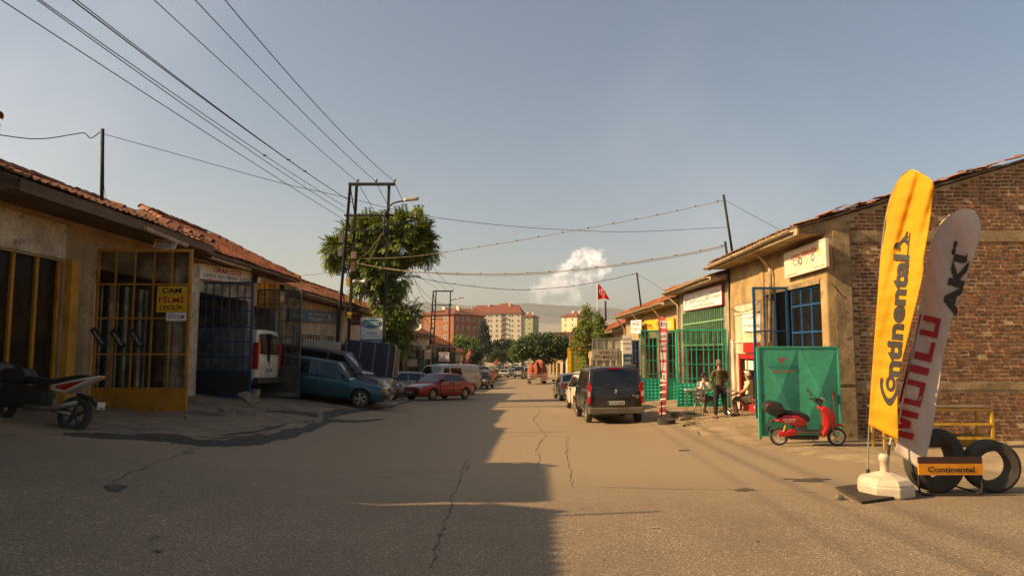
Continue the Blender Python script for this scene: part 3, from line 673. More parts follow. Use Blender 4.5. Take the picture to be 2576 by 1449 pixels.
# signs on the first two shops
def front_sign(name, label, u0, u1, vt0, vb0, vt1, vb1, x, m, lines, edge=None, thick=0.06, cat='sign', group=None):
    """sign lying along a street wall at X = x between two picture columns"""
    a = fx(u0, (vt0 + vb0) / 2, x); c = fx(u1, (vt1 + vb1) / 2, x)
    h = ((fx(u0, vt0, x).z - fx(u0, vb0, x).z) + (fx(u1, vt1, x).z - fx(u1, vb1, x).z)) / 2
    right = (c - a) if x < 0 else (c - a)
    return signboard(name, label, (a + c) / 2, right, Vector((0, 0, 1)) - right.normalized() * right.normalized().z, right.length, h, m, [(s, px * right.length, py * h, lw * right.length, lh * h, mm, *rest) for s, px, py, lw, lh, mm, *rest in lines], thick, edge, cat, group)
front_sign('shop_sign', 'long white sign reading ORAK OTO in red letters above the blue gate', 496, 632, 659, 703, 684, 716, XL + 0.12, SIGN_W,
    [('ORAK OTO', 0.02, 0.22, 0.52, 0.34, INK_R, 0.03), ('KAPORTA - BOYA - MEKANİK - ELEKTRİK', 0.03, -0.16, 0.86, 0.30, INK_N, 0.012), ('TEL: 0222 228 11 40', -0.05, -0.41, 0.6, 0.09, INK_R, 0.0)], mat('sign_edge_red', (0.3, 0.05, 0.04), 0.6, var=0.2))
Ys = Y1 - 0.06
def face_sign(name, label, u0, v0, u1, v1, Y, m, lines, thick=0.03, edge=None, cat='sign', group=None, rake=0.0, roll=0.0):
    """sign facing the photographer at depth Y"""
    a, c = at(u0, v1, Y), at(u1, v0, Y); W_, H_ = c.x - a.x, c.z - a.z
    right = Vector((math.cos(rake) * math.cos(roll), math.sin(rake), math.sin(roll))); up = Vector((-math.sin(roll), 0, math.cos(roll)))
    return signboard(name, label, (a + c) / 2, right, up, W_, H_, m, [(s, px * W_, py * H_, lw * W_, lh * H_, mm, *rest) for s, px, py, lw, lh, mm, *rest in lines], thick, edge, cat, group)
face_sign('notice_board', 'yellow board reading CAM FİLMİ ÇEKİLİR hung on the yellow gate', 393, 720, 470, 785, Ys, SIGN_Y,
    [('CAM', 0.0, 0.33, 0.66, 0.2, INK_K, 0.03), ('FİLMİ', 0.0, 0.0, 0.86, 0.27, INK_R, 0.02), ('ÇEKİLİR', 0.0, -0.32, 0.78, 0.25, INK_K, 0.012)])
face_sign('notice_board', 'small white board reading OTO CAM under the yellow board', 417, 786, 467, 807, Ys, SIGN_W, [('OTO CAM', 0.02, 0, 0.85, 0.5, INK_R, 0.015)])
a = at(415, 615, 16.4)
signboard('shop_sign', 'small tilted white sign hanging under the first tiled eave', a, (1, 0.1, -0.12), (0.35, 0, 0.95), 0.52, 0.22, SIGN_W, [('MAKAS AMCA', 0, 0.05, 0.40, 0.07, INK_R, 0.02), ('TORNA/FREZE', 0.0, -0.05, 0.34, 0.055, INK_K, 0.005)], 0.02)
for k, (u, v) in enumerate(((247, 848), (296, 852), (343, 852))):
    q = at(u, v, Y1 - 0.05); r_ = Vector((0.62, 0, -0.78)); up = Vector((0.78, 0, 0.62))
    signboard('film_roll_tag', ('black film strip lettered WORLD, ' + ('leftmost', 'middle', 'rightmost')[k] + ' of three on the yellow gate'), q, r_, up, 0.46, 0.13, INK_K, [('WORLD', 0, 0, 0.34, 0.06, INK_W, 0.0)], 0.015, group='black film strips on the yellow gate')
# floodlight under the second eave
q = fx(646, 702, XL + 0.25); fl = root('flood_light', q, 'small black floodlight on the yellow wall panel', 'lamp')
bb = MB(); bb.obox(q + Vector((-0.08, -0.2, -0.14)), (0.14, 0, -0.04), (0, 0.4, 0), (0.03, 0, 0.28)); bb.build('housing', INK_K, fl)
bb = MB(); bb.obox(q + Vector((0.07, -0.15, -0.14)), (0.004, 0, 0), (0, 0.3, 0), (0.025, 0, 0.2)); bb.build('lens', mat('lamp_lens', (0.5, 0.5, 0.48), 0.15, var=0), fl)
bb = MB(); bb.bar(q + Vector((-0.25, 0, 0)), q + Vector((-0.05, 0, 0)), 0.03); bb.build('bracket', INK_K, fl)
# third and fourth shops
L3 = shop('sign_band_workshop', 'pale workshop with a blue sign band and white window grilles on the left', XL, 27.9, 36.2, 4.12, PL_WHITE, ((29.6, 33.2, 0.0, 2.5), (33.9, 35.9, 0.0, 2.5)), ov=0.75, run=3.4, rise=1.35, tiles=TILE_OLD, seed=6, missing=0.03)
L4 = shop('tree_side_workshop', 'low workshop with a tiled roof behind the lamp pylon', XL + 0.2, 36.4, 46.0, 4.05, PL_WHITE, ((37.2, 40.0, -0.6, 2.1), (41.5, 44.5, -0.8, 2.0)), ov=0.9, run=3.4, rise=1.4, tiles=TILE, seed=7, most=200)
gutter(L3, XL + 0.82, 27.9, 36.2, 4.05, -1, drop=0.05)
for (ya, yb) in ((29.7, 33.1), (34.0, 35.8)):
    n = int((yb - ya) / 0.42)
    for k in range(n + 1):
        wf = MB(); y = ya + (yb - ya) * k / n; wf.box((XL + 0.01, y - 0.03, 0.9), (XL + 0.05, y + 0.03, 2.5)); wf.build('window_bar', WHITE_F, L3)
    for z in (0.92, 1.35, 2.46):
        wf = MB(); wf.box((XL + 0.005, ya, z), (XL + 0.045, yb, z + 0.06)); wf.build('window_rail', WHITE_F, L3)
    wf = MB(); wf.box((XL - 0.1, ya, 0.9), (XL - 0.09, yb, 2.5)); wf.build('pane', GLASS_D, L3)
    wf = MB(); wf.box((XL - 0.14, ya, -0.5), (XL - 0.02, yb, 0.9)); wf.build('door_panel', PL_WHITE, L3)
SIGN_B = mat('sign_blue', (0.035, 0.09, 0.24), 0.5, var=0.15)
front_sign('shop_sign', 'long blue sign band reading ÖZEL SERVİS on the pale workshop', 727, 850, 777, 806, 786, 814, XL + 0.1, SIGN_B,
    [('ican', -0.36, 0.05, 0.16, 0.5, INK_W, 0.01), ('BİNEK - HAFİF TİCARİ ARAÇ', 0.02, 0.22, 0.36, 0.18, INK_W), ('ÖZEL SERVİS', 0.0, -0.18, 0.28, 0.3, INK_W, 0.01), ('E', 0.29, 0, 0.05, 0.4, INK_W, 0.02)], mat('sign_edge_brown', (0.16, 0.06, 0.04), 0.6, var=0.2))
face_sign('shop_sign', 'red sign with white letters behind the lamp pylon', 874, 790, 911, 818, 37.0, mat('sign_red', (0.42, 0.03, 0.025), 0.5, var=0.15), [('RSU', -0.22, 0.0, 0.5, 0.5, INK_W, 0.02), ('MEKANİK', 0.26, -0.12, 0.4, 0.22, INK_W, 0.01)])
ef = face_sign('shop_sign', 'white sign on a post reading ES FORD with a blue oval', 906, 798, 963, 866, 32.5, SIGN_W,
    [('OTOMOBİL', 0.0, -0.08, 0.5, 0.09, INK_B, 0.015), ('HAFİF TİCARİ ARAÇ', 0.0, -0.20, 0.84, 0.075, INK_B, 0.01)], edge=mat('sign_edge_grey', (0.25, 0.25, 0.25), 0.5, var=0.1))
cc = at(934.5, 832, 32.5); W_ = at(963, 832, 32.5).x - at(906, 832, 32.5).x; H_ = at(906, 798, 32.5).z - at(906, 866, 32.5).z
def flat_ell(c, rx, rz, m, parent, nm, y=-0.005, seg=28):
    bb = MB(); bb.add([(c[0] + rx * math.cos(2 * math.pi * k / seg), c[1] + y, c[2] + rz * math.sin(2 * math.pi * k / seg)) for k in range(seg)], [tuple(range(seg))]); return bb.build(nm, m, parent, fix=False)
oc = cc + Vector((0, 0, H_ * 0.27))
flat_ell(oc, W_ * 0.46, H_ * 0.19, mat('oval_blue', (0.02, 0.17, 0.36), 0.4, var=0), ef, 'oval_emblem', -0.006)
flat_ell(oc, W_ * 0.43, H_ * 0.165, INK_W, ef, 'oval_emblem', -0.008); flat_ell(oc, W_ * 0.415, H_ * 0.152, MATS['oval_blue'], ef, 'oval_emblem', -0.010)
lettering('ES FORD', oc + Vector((0, -0.011, 0)), (1, 0, 0), (0, 0, 1), W_ * 0.66, H_ * 0.14, INK_W, ef, 0.02, 0.15)
bb = MB(); bb.obox(cc + Vector((-W_ / 2 + 0.01, -0.006, -H_ / 2 + 0.01)), (W_ - 0.02, 0, 0), (0, -0.002, 0), (0, 0, H_ * 0.18)); bb.build('band', MATS['oval_blue'], ef)
lettering('ÖZEL SERVİS', cc + Vector((0, -0.009, -H_ * 0.40)), (1, 0, 0), (0, 0, 1), W_ * 0.82, H_ * 0.1, INK_W, ef, 0.015)
bb = MB(); q = cc + Vector((W_ * 0.5, 0.06, -H_ / 2)); bb.tube([(q.x, q.y, G(q.x, q.y)), (q.x, q.y, cc.z + H_ / 2)], 0.035); bb.build('post', GG, ef)
face_sign('shop_sign', 'small white sign with red letters under the ES FORD sign', 930, 862, 978, 876, 33.5, SIGN_W, [('OTOMOTİV', 0.1, -0.05, 0.75, 0.6, INK_R, 0.015)])
# ================================================================ RIGHT ROW
BRICK = mat('old_red_brick', (0.25, 0.115, 0.055), 0.95, var=0.4, scale=9, bump=0.7, bscale=45, piece=0.5)
MORTAR = mat('crumbling_mortar', (0.46, 0.36, 0.24), 0.98, var=0.35, scale=4, bump=0.8, bscale=50)
Y0, Y1R = 17.1, 24.75; EZ = 4.92
R1 = root('brick_gable_workshop', (XR, 21, G(XR, 21)), 'stucco workshop with a bare brick gable, nearest on the right', 'workshop')
zb = G(XR, 20) - 0.6
def wall_box(a, c, m, nm='wall', par=None):
    bb = MB(); bb.box(a, c); return bb.build(nm, m, par or R1)
# street wall: shop opening with blue windows 17.45-21.3, tea room door and white shutter 21.7-24.3
for a, c, za, zc in ((17.1, 17.42, zb, EZ - 0.05), (21.2, 21.75, zb, EZ - 0.05), (24.3, 24.75, zb, EZ - 0.05), (17.42, 21.2, 3.55, EZ - 0.06), (21.75, 24.3, 3.5, EZ - 0.06)):
    wall_box((XR, a, za), (XR + 0.25, c, zc), PL_OCHRE)
wall_box((XR - 0.03, 17.42, 3.42), (XR + 0.02, 21.2, 3.55), CONCRETE, 'lintel')
wall_box((XR + 0.001, 21.75, 3.30), (XR + 0.12, 24.3, 3.5), PL_OCHRE, 'lintel')
wall_box((XR - 0.04, 21.25, -0.6), (XR + 0.02, 21.6, 4.4), PL_OCHRE, 'pilaster')
wall_box((XR - 0.05, 24.32, -0.8), (XR + 0.02, 24.6, 2.1), MATS['whitewash'], 'pilaster')
# gable facing the photographer: mortar bed, bricks proud of it, concrete column and tie beam
rise_s = math.tan(rad(16.5)); XB = XR + 9.6; XM = XR + 5.2
def gz(x): return EZ + 0.03 + (min(x, 2 * XM - x) - (XR)) * rise_s
g = MB(); g.prism([(XR + 0.002, Y0, zb), (XR + 0.002, Y0, gz(XR)), (XM, Y0, gz(XM)), (XB, Y0, gz(XB)), (XB, Y0, zb)], (0, 0.25, 0)); gable = g.build('gable_wall', MORTAR, R1)
wall_box((XR - 0.002, Y0 - 0.05, zb), (XR + 0.62, Y0 + 0.0, 4.94), CONCRETE, 'column')
wall_box((XR + 0.004, Y0 - 0.075, zb), (XR + 0.16, Y0 - 0.052, 4.5), PL_OCHRE, 'corner_plaster')
for za, zc in ((3.92, 4.70), (0.9, 3.86), (-0.6, 0.82)):
    bb = MB(); bb.box((XR + 0.17, Y0 - 0.085, za), (XR + 0.60, Y0 - 0.052, zc)); bevel(bb.build('column_cast', CONCRETE, R1), 0.02)
wall_box((XR + 0.62, Y0 - 0.03, 4.44), (XB, Y0 - 0.001, 4.72), CONCRETE, 'tie_beam')
wall_box((XR + 0.62, Y0 - 0.028, 0.78), (XB, Y0 - 0.001, 0.95), CONCRETE, 'tie_beam')
bricks = []; bw, bh, mj = 0.20, 0.066, 0.027
rr = random.Random(5); z = zb + 0.3; row = 0
while z < gz(XM) - 0.12:
    x = XR + 0.66 - (0.5 * (bw + mj) if row % 2 else 0)
    while x < XB - 0.1:
        w_ = bw * rr.uniform(0.82, 1.0)
        if rr.random() < 0.16: w_ = bw * 0.48
        if x > XR + 0.62 and not (4.36 < z < 4.72 or 0.72 < z < 0.95) and z + bh < gz(x) - 0.03 and z + bh < gz(x + w_) - 0.03 and rr.random() > 0.012:
            bricks.append((x, z + rr.gauss(0, 0.005), w_, bh * rr.uniform(0.84, 1.08), rr.uniform(0.006, 0.022)))
        x += w_ + mj
    z += bh + mj; row += 1
bricks.sort(key=lambda q: (q[0] - 9.5) ** 2 * 0.6 + (q[1] - 2.8) ** 2 * 0.4)
bm_ = MB(); bm_.add([(0, 0, 0), (1, 0, 0.04), (1, 0, 0.97), (0.02, 0, 1), (0.03, -0.9, 0.06), (0.96, -1, 0.09), (0.975, -0.92, 0.92), (0.04, -1, 0.94)], [(4, 5, 6, 7), (0, 1, 5, 4), (1, 2, 6, 5), (2, 3, 7, 6), (3, 0, 4, 7)])
bme = bm_.mesh('brick', BRICK); rest = MB()
for i, (x, z, w_, h, d) in enumerate(bricks):
    if i < 300: put('brick', bme, gable, Vector((x, Y0 + 0.001, z)) - WL[gable.name], (rr.gauss(0, 0.02), rr.gauss(0, 0.025), 0), (w_, d, h))
    else: rest.add([(x + v[0] * w_, Y0 + 0.001 + v[1] * d, z + v[2] * h) for v in bm_.v], bm_.f)
tag(rest.build('brickwork', BRICK, gable), kind='stuff')
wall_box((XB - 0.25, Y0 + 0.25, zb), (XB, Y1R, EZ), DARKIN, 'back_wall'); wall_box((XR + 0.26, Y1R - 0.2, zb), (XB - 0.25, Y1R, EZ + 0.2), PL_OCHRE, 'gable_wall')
wall_box((XR + 0.25, Y0 + 0.25, zb), (XB - 0.25, Y1R - 0.2, G(XR, 21) - 0.05), APRON, 'floor')
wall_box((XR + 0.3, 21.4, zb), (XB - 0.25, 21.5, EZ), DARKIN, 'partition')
wall_box((XR + 3.2, Y0 + 0.25, zb), (XR + 3.3, 21.4, EZ), mat('inner_wall_tan', (0.30, 0.22, 0.13), 0.9, var=0.3, scale=1), 'partition')
XE = XR - 0.72; ez = EZ + 0.02
upv = Vector((math.cos(rad(16.5)), 0, math.sin(rad(16.5)))); nr = Vector((-upv.z, 0, upv.x)); ze_e = EZ + 0.06 - 0.72 * rise_s
d = MB(); La = (XM - XE) / upv.x
d.prism([Vector((XE, Y0 - 0.12, ze_e)), Vector((XE, Y1R + 0.1, ze_e)), Vector((XE, Y1R + 0.1, ze_e)) + upv * La, Vector((XE, Y0 - 0.12, ze_e)) + upv * La], nr * 0.05)
q = Vector((XE, 0, ze_e)) + upv * La
d.prism([(q.x, Y0 - 0.12, q.z), (q.x, Y1R + 0.1, q.z), (XB + 0.4, Y1R + 0.1, gz(XB) + 0.1), (XB + 0.4, Y0 - 0.12, gz(XB) + 0.1)], (0, 0, 0.05))
roof1 = d.build('roof', WOOD, R1)
so = MB(); so.box((XE + 0.05, Y0 + 0.0, ze_e - 0.14), (XR, Y1R, ze_e - 0.10)); so.build('soffit', mat('soffit_plaster', (0.40, 0.33, 0.23), 0.9, var=0.4, scale=1.5, rust=0.3), R1)
so = MB(); so.box((XE, Y0 - 0.1, ze_e - 0.17), (XE + 0.05, Y1R + 0.08, ze_e - 0.0)); so.build('fascia_board', mat('fascia_paint', (0.42, 0.34, 0.23), 0.8, var=0.4, scale=2, rust=0.3), R1)
tile_roof(roof1, (XE - 0.04, Y0 - 0.14, ze_e + 0.06), (XE - 0.04, Y1R + 0.1, ze_e + 0.06), upv, 16, TILE_OLD, 21, 300, missing=0.04, sag=0.05)
for i in range(24):                                         # broken tiles piled along the verge
    if rr.random() < 0.2: continue
    p = Vector((XE + 0.5 + i * 0.24, Y0 - 0.08, ze_e + 0.09 + (0.5 + i * 0.24) * rise_s + rr.uniform(0, 0.07)))
    o = put('verge_tile', TILE_ME[TILE_OLD.name], roof1); o.matrix_basis = Matrix.Translation(p - WL[roof1.name]) @ Matrix((upv, Vector((0, 1, 0)), nr)).transposed().to_4x4() @ Matrix.Rotation(rr.gauss(0, 0.35), 4, 'Z') @ Matrix.Rotation(rr.gauss(0, 0.1), 4, 'Y')
gutter(R1, XE - 0.07, Y0 + 0.1, Y1R + 0.2, ze_e + 0.0, 1, GUTTER, 0.05, 0.085)
dp = MB(); a = fx(1895, 628, XE); dp.tube([a, fx(1935, 672, XR - 0.12), fx(1938, 690, XR - 0.12), fx(1936, 860, XR - 0.12) ], 0.05, 8); dp.build('downpipe', GUTTER, R1)
ee = MB(); ee.prism([(XE + 0.052, Y0 - 0.03, ze_e - 0.139), (XR + 0.01, Y0 - 0.03, ze_e - 0.139), (XR + 0.01, Y0 - 0.03, ze_e + 0.72 * rise_s - 0.01), (XE + 0.052, Y0 - 0.03, ze_e + 0.0)], (0, 0.06, 0)); ee.build('eave_end', CONCRETE, R1)
# blue glazed frame in the opening and the blue leaf folded out of it
for y in (17.45, 18.1, 18.75, 19.4):
    bb = MB(); bb.box((XR + 0.06, y, -0.3), (XR + 0.11, y + 0.06, 3.42)); bb.build('window_bar', GB, R1)
for z in (0.55, 1.35, 2.2, 2.92, 3.36):
    bb = MB(); bb.box((XR + 0.055, 17.45, z), (XR + 0.115, 19.46, z + 0.05)); bb.build('window_rail', GB, R1)
bb = MB(); bb.box((XR + 0.08, 17.5, 0.6), (XR + 0.086, 19.4, 3.36)); bb.build('pane', GLASS, R1)
gate('barred_gate', 'blue glazed gate leaf folded out beside the ochre pilaster on the right', (XR - 0.02, 19.45), (-1, 0.0, 0), 1.0, G(XR, 19.4) + 0.05, at(1950, 722, 19.45).z - G(XR, 19.4) - 0.05, GB, (0.36, 0.68), (0.32, 0.66), panel=(1.0, GB), gm=GLASS, frame_w=0.07)
gate('barred_gate', 'narrow blue glazed gate leaf standing half open in the shop opening', (XR + 0.1, 20.8), (-0.35, -0.94, 0), 0.9, G(XR, 20.6) + 0.05, 3.2, GB, (0.33, 0.66), (0.3, 0.62), panel=(0.9, GB), gm=GLASS)
# OTO TEKNIK sign
ot = front_sign('shop_sign', 'big white sign reading OTO TEKNİK under the right-hand eave', 1974, 2078, 641, 699, 597, 673, XR - 0.14, mat('sign_cream', (0.74, 0.68, 0.56), 0.5, var=0.1),
    [('OTO TEKNİK', 0.0, 0.25, 0.66, 0.26, mat('ink_orange', (0.62, 0.10, 0.03), 0.6, var=0), 0.05), ('ŞEN', -0.42, 0.28, 0.12, 0.12, mat('ink_faded_yellow', (0.7, 0.5, 0.25), 0.6, var=0), 0.0),
     ('0 542 653 45 46', -0.33, -0.42, 0.28, 0.07, INK_K, 0.0), ('BAYSİZ USTA', 0.34, -0.40, 0.24, 0.08, INK_K, 0.0), ('MEKANİK - ELEKTRİK - LPG', 0.0, -0.2, 0.6, 0.06, mat('ink_faded', (0.62, 0.55, 0.48), 0.6, var=0), 0.0)], mat('sign_edge_pale', (0.6, 0.55, 0.5), 0.5, var=0.1))
so_ = WL[ot.name]
for k, (dy, cm) in enumerate(((-0.22, (0.3, 0.36, 0.45)), (-0.09, (0.12, 0.11, 0.09)), (0.06, (0.72, 0.5, 0.46)), (0.22, (0.2, 0.2, 0.36)), (0.38, (0.74, 0.62, 0.2)))):
    bb = MB(); c = so_ + Vector((-0.006, -dy * 2.4, 0.0 + (0.1 if k == 4 else 0)));
    bb.add([c + Vector((0, math.cos(2 * math.pi * j / 20) * (0.19 if k == 0 else 0.115), math.sin(2 * math.pi * j / 20) * 0.11)) for j in range(20)] + [c + Vector((0, math.cos(2 * math.pi * j / 20) * (0.19 if k == 0 else 0.115) * 0.55, math.sin(2 * math.pi * j / 20) * 0.06)) for j in range(20)], [(j, (j + 1) % 20, 20 + (j + 1) % 20, 20 + j) for j in range(20)])
    bb.build('round_emblem', mat('emblem_%d' % k, cm, 0.5, var=0), ot, fix=False)
# white ribbed shutter with the tea room sign, red door below
RIB = mat('white_ribbed_sheet', (0.70, 0.64, 0.53), 0.6, var=0.2, scale=2, rust=0.15)
bb = MB(); ring = []; y = 21.78
prof = []
while y < 24.28: prof += [(XR + 0.05, y), (XR + 0.05, y + 0.13), (XR + 0.01, y + 0.145), (XR + 0.01, y + 0.17), (XR + 0.05, y + 0.185)]; y += 0.19
bb.add([(x, yy, 1.62) for x, yy in prof] + [(x, yy, 3.32) for x, yy in prof], [(i, i + 1, len(prof) + i + 1, len(prof) + i) for i in range(len(prof) - 1)]); bb.build('ribbed_shutter', RIB, R1, fix=False)
for z in (2.0, 2.95):
    bb = MB(); bb.box((XR - 0.005, 21.78, z), (XR + 0.03, 24.28, z + 0.05)); bb.build('shutter_rail', RIB, R1)
front_sign('shop_sign', 'white sign reading KIVANÇ on the ribbed shutter over the red door', 1868, 1912, 789, 833, 788, 835, XR - 0.04, SIGN_W, [('KIVANÇ', 0.0, 0.24, 0.6, 0.26, INK_K, 0.0), ('ÇAY & KAHVE OCAĞI', 0.0, -0.16, 0.92, 0.24, INK_K, 0.0), ('AFİYET OLSUN', 0.0, -0.42, 0.7, 0.1, MATS['ink_faded'], 0.0)], thick=0.03)
RED = mat('red_door_paint', (0.42, 0.02, 0.018), 0.45, var=0.25, scale=2)
front = MB(); front.box((XR - 0.03, 21.85, 1.66), (XR - 0.01, 23.35, 1.98)); front.build('red_panel', RED, R1)
DZ = G(XR, 23.2)
for nm, a, c in (('door_frame', (XR - 0.02, 22.2, DZ), (XR + 0.06, 22.34, 1.6)), ('door_frame', (XR - 0.02, 23.75, DZ), (XR + 0.06, 23.9, 1.6)), ('door_frame', (XR - 0.019, 22.34, 1.46), (XR + 0.059, 23.75, 1.6)), ('door_panel', (XR + 0.0, 22.34, DZ), (XR + 0.04, 23.75, DZ + 0.45)), ('door_rail', (XR - 0.01, 23.02, DZ + 0.45), (XR + 0.05, 23.1, 1.46))):
    wall_box(a, c, RED, nm)
wall_box((XR + 0.02, 22.34, DZ + 0.45), (XR + 0.026, 23.75, 1.46), GLASS, 'pane')
wall_box((XR + 0.005, 22.5, 1.1), (XR + 0.012, 23.3, 1.4), INK_W, 'door_notice'); wall_box((XR + 0.03, 21.76, DZ), (XR + 0.1, 22.19, 1.6), PL_WHITE, 'wall'); wall_box((XR + 0.03, 23.91, DZ), (XR + 0.1, 24.3, 1.6), PL_WHITE, 'wall')
# the solid green leaf with pressed facets in front of the shop
YG = 16.35; gl = at(1910, 1104, YG); gr_ = at(2119, 1100, YG); gt = at(2015, 873, YG).z
GR = root('sheet_metal_gate', ((gl.x + gr_.x) / 2, YG, gl.z), 'solid green sheet-metal gate leaf with pressed facets and a red emblem', 'gate')
W_ = gr_.x - gl.x; H_ = gt - gl.z - 0.1; zb2 = gl.z + 0.1
bb = MB()
def facet_pt(i, j, d): return (gl.x + 0.06 + (W_ - 0.1) * i, YG - d, zb2 + H_ * j)
P = {}
cols_ = [0, 0.25, 0.5, 0.75, 1.0]
vs_ = [facet_pt(0, 1, 0.0), facet_pt(0.26, 0.52, 0.06), facet_pt(0.5, 1, 0.0), facet_pt(0.5, 0.5, 0.0), facet_pt(0.76, 0.50, 0.06), facet_pt(1, 1, 0), facet_pt(0, 0, 0.0), facet_pt(0.5, 0, 0), facet_pt(1, 0, 0), facet_pt(0.0, 0.5, 0.0), facet_pt(1.0, 0.5, 0.0), facet_pt(0.25, 0.02, 0.0), facet_pt(0.75, 0.02, 0.0)]
bb.add(vs_, [(0, 1, 2), (0, 9, 1), (9, 6, 1), (6, 7, 1), (1, 7, 3), (1, 3, 2), (2, 3, 4), (2, 4, 5), (5, 4, 10), (10, 4, 8), (8, 4, 7), (7, 4, 3)])
GTS = mat('green_sheet_paint', (0.055, 0.36, 0.25), 0.5, var=0.22, scale=1.6, rust=0.08, bump=0.05)
bb.build('pressed_sheet', GTS, GR, fix=False)
bb = MB(); bb.box((gl.x + 0.06, YG + 0.005, zb2), (gl.x + W_ - 0.04, YG + 0.02, zb2 + H_)); bb.build('back_sheet', GTS, GR)
for a, c in (((gl.x, YG - 0.03, zb2 - 0.1), (gl.x + 0.06, YG + 0.04, zb2 + H_)), ((gl.x + W_ - 0.045, YG - 0.03, zb2), (gl.x + W_, YG + 0.04, zb2 + H_)), ((gl.x + 0.06, YG - 0.02, zb2 + H_ - 0.02), (gl.x + W_ - 0.045, YG + 0.03, zb2 + H_ + 0.02)), ((gl.x + 0.06, YG - 0.02, zb2 - 0.04), (gl.x + W_ - 0.045, YG + 0.03, zb2 + 0.0))):
    bb = MB(); bb.box(a, c); bb.build('frame', GTS, GR)
q = at(1968, 922, YG - 0.075); 
lettering('YÖRÜKOĞULLARI', q, (1, 0, 0), (0, 0, 1), 0.74, 0.10, mat('ink_green_dark', (0.01, 0.10, 0.075), 0.6, var=0), GR, -0.004)
lettering('PRES SANAYİ', at(1970, 933, YG - 0.075), (1, 0, 0), (0, 0, 1), 0.50, 0.075, INK_R, GR, 0.02)
e = at(1967, 907, YG - 0.08); s_ = 0.011
emb = [(0, -6), (2.2, -4), (2.2, 0), (6, 3), (11, 6), (6, 6.5), (3, 4), (1, 5), (0, 4), (-1, 5), (-3, 4), (-6, 6.5), (-11, 6), (-6, 3), (-2.2, 0), (-2.2, -4)]
bb = MB(); bb.add([(e.x + x * s_, e.y, e.z + z * s_) for x, z in emb], [tuple(range(len(emb)))]); bb.build('bull_emblem', INK_R, GR, fix=False)
RUSTM = mat('rusty_iron', (0.14, 0.075, 0.04), 0.8, 0.3, var=0.5, scale=6)
bb = MB(); a = at(2098, 1000, YG - 0.06); bb.box((a.x - 0.03, YG - 0.07, a.z - 0.05), (a.x + 0.02, YG - 0.03, a.z + 0.14)); bb.tube([(a.x - 0.01, YG - 0.07, a.z + 0.03), (a.x - 0.01, YG - 0.08, a.z - 0.3), (a.x + 0.05, YG - 0.08, a.z - 0.42)], 0.012, 6); bb.build('bolt', RUSTM, GR)
bb = MB(); bb.tube([at(1911, 990, YG - 0.06), at(1925, 998, YG - 0.06)], 0.008, 5); bb.build('handle', RUSTM, GR)
# ---- second shop, green, with the long sign
R2 = shop('green_front_workshop', 'workshop with green barred windows under a long white sign', XR, 24.85, 32.2, 4.42, mat('plaster_grey_green', (0.33, 0.30, 0.22), 0.92, var=0.35, scale=1.4, bump=0.4), ((25.4, 31.6, -0.6, 3.45),), ov=0.62, run=4.4, rise=1.35, tiles=TILE, seed=22, fascia=0.14, eave_m=MATS['fascia_paint'])
gutter(R2, XR - 0.72, 24.95, 32.4, 4.42, 1, GUTTER, 0.02, 0.08)
dp = MB(); dp.tube([(XR - 0.7, 32.2, 4.35), (XR - 0.12, 32.0, 3.8), (XR - 0.1, 32.0, 0.2)], 0.05, 8); dp.build('downpipe', GUTTER, R2)
GLG = mat('pale_green_bars', (0.20, 0.42, 0.25), 0.5, var=0.25, scale=2)
for k in range(22):
    y = 25.45 + k * 0.29; bb = MB(); bb.box((XR - 0.02, y, 1.9), (XR + 0.02, y + 0.035, 3.44)); bb.build('window_bar', GLG, R2)
for z in (1.92, 2.85, 3.38):
    bb = MB(); bb.box((XR - 0.025, 25.42, z), (XR + 0.015, 31.58, z + 0.055)); bb.build('window_rail', GLG, R2)
bb = MB(); bb.box((XR + 0.08, 25.4, 1.9), (XR + 0.086, 31.6, 3.45)); bb.build('pane', GLASS_D, R2)
yk = front_sign('shop_sign', 'long white sign reading YÖRÜKOĞULLARI in tall thin letters', 1719, 1816, 744, 781, 712, 769, XR - 0.1, SIGN_W,
    [('YÖRÜKOĞULLARI', -0.09, 0.05, 0.62, 0.42, INK_K, -0.004), ('PRES SANAYİ', 0.36, 0.24, 0.22, 0.2, mat('ink_orange', (0.62, 0.10, 0.03), 0.6), 0.01), ('22 ÇAY KAR KURT', 0.36, -0.04, 0.22, 0.17, MATS['ink_orange'], 0.01), ('TEL: 228 44 43  OTOSER  FAX: 227 06 40', 0.0, -0.33, 0.6, 0.16, INK_K, -0.004)], mat('sign_edge_crimson', (0.4, 0.03, 0.03), 0.5, var=0.1))
so_ = WL[yk.name]; em = [(0, -7), (1.6, -3), (3, 3), (5, 6), (1.5, 5), (0, 7), (-1.5, 5), (-5, 6), (-3, 3), (-1.6, -3)]
bb = MB(); bb.add([(so_.x - 0.006, so_.y + 2.42 - y * 0.03, so_.z - 0.02 + z * 0.038) for y, z in em], [tuple(range(len(em)))]); bb.build('bull_emblem', MATS['ink_orange'], yk, fix=False)
YB = 24.9; hb = at(1832, 1024, YB)
gate('barred_gate', 'green barred gate leaf with pressed foot panel behind the seated men', (hb.x, YB), (-1, 0, 0), hb.x - at(1704, 1020, YB).x, hb.z + 0.02, at(1800, 828, YB).z - hb.z - 0.02, GT, (0.08, 0.17, 0.26, 0.36, 0.46, 0.60, 0.70, 0.80, 0.90), (0.36, 0.545, 0.735), bw=0.028, panel=(0.80, GT, 11, 6), gm=GLASS)
YA = 32.1; ha = at(1706, 1015, YA)
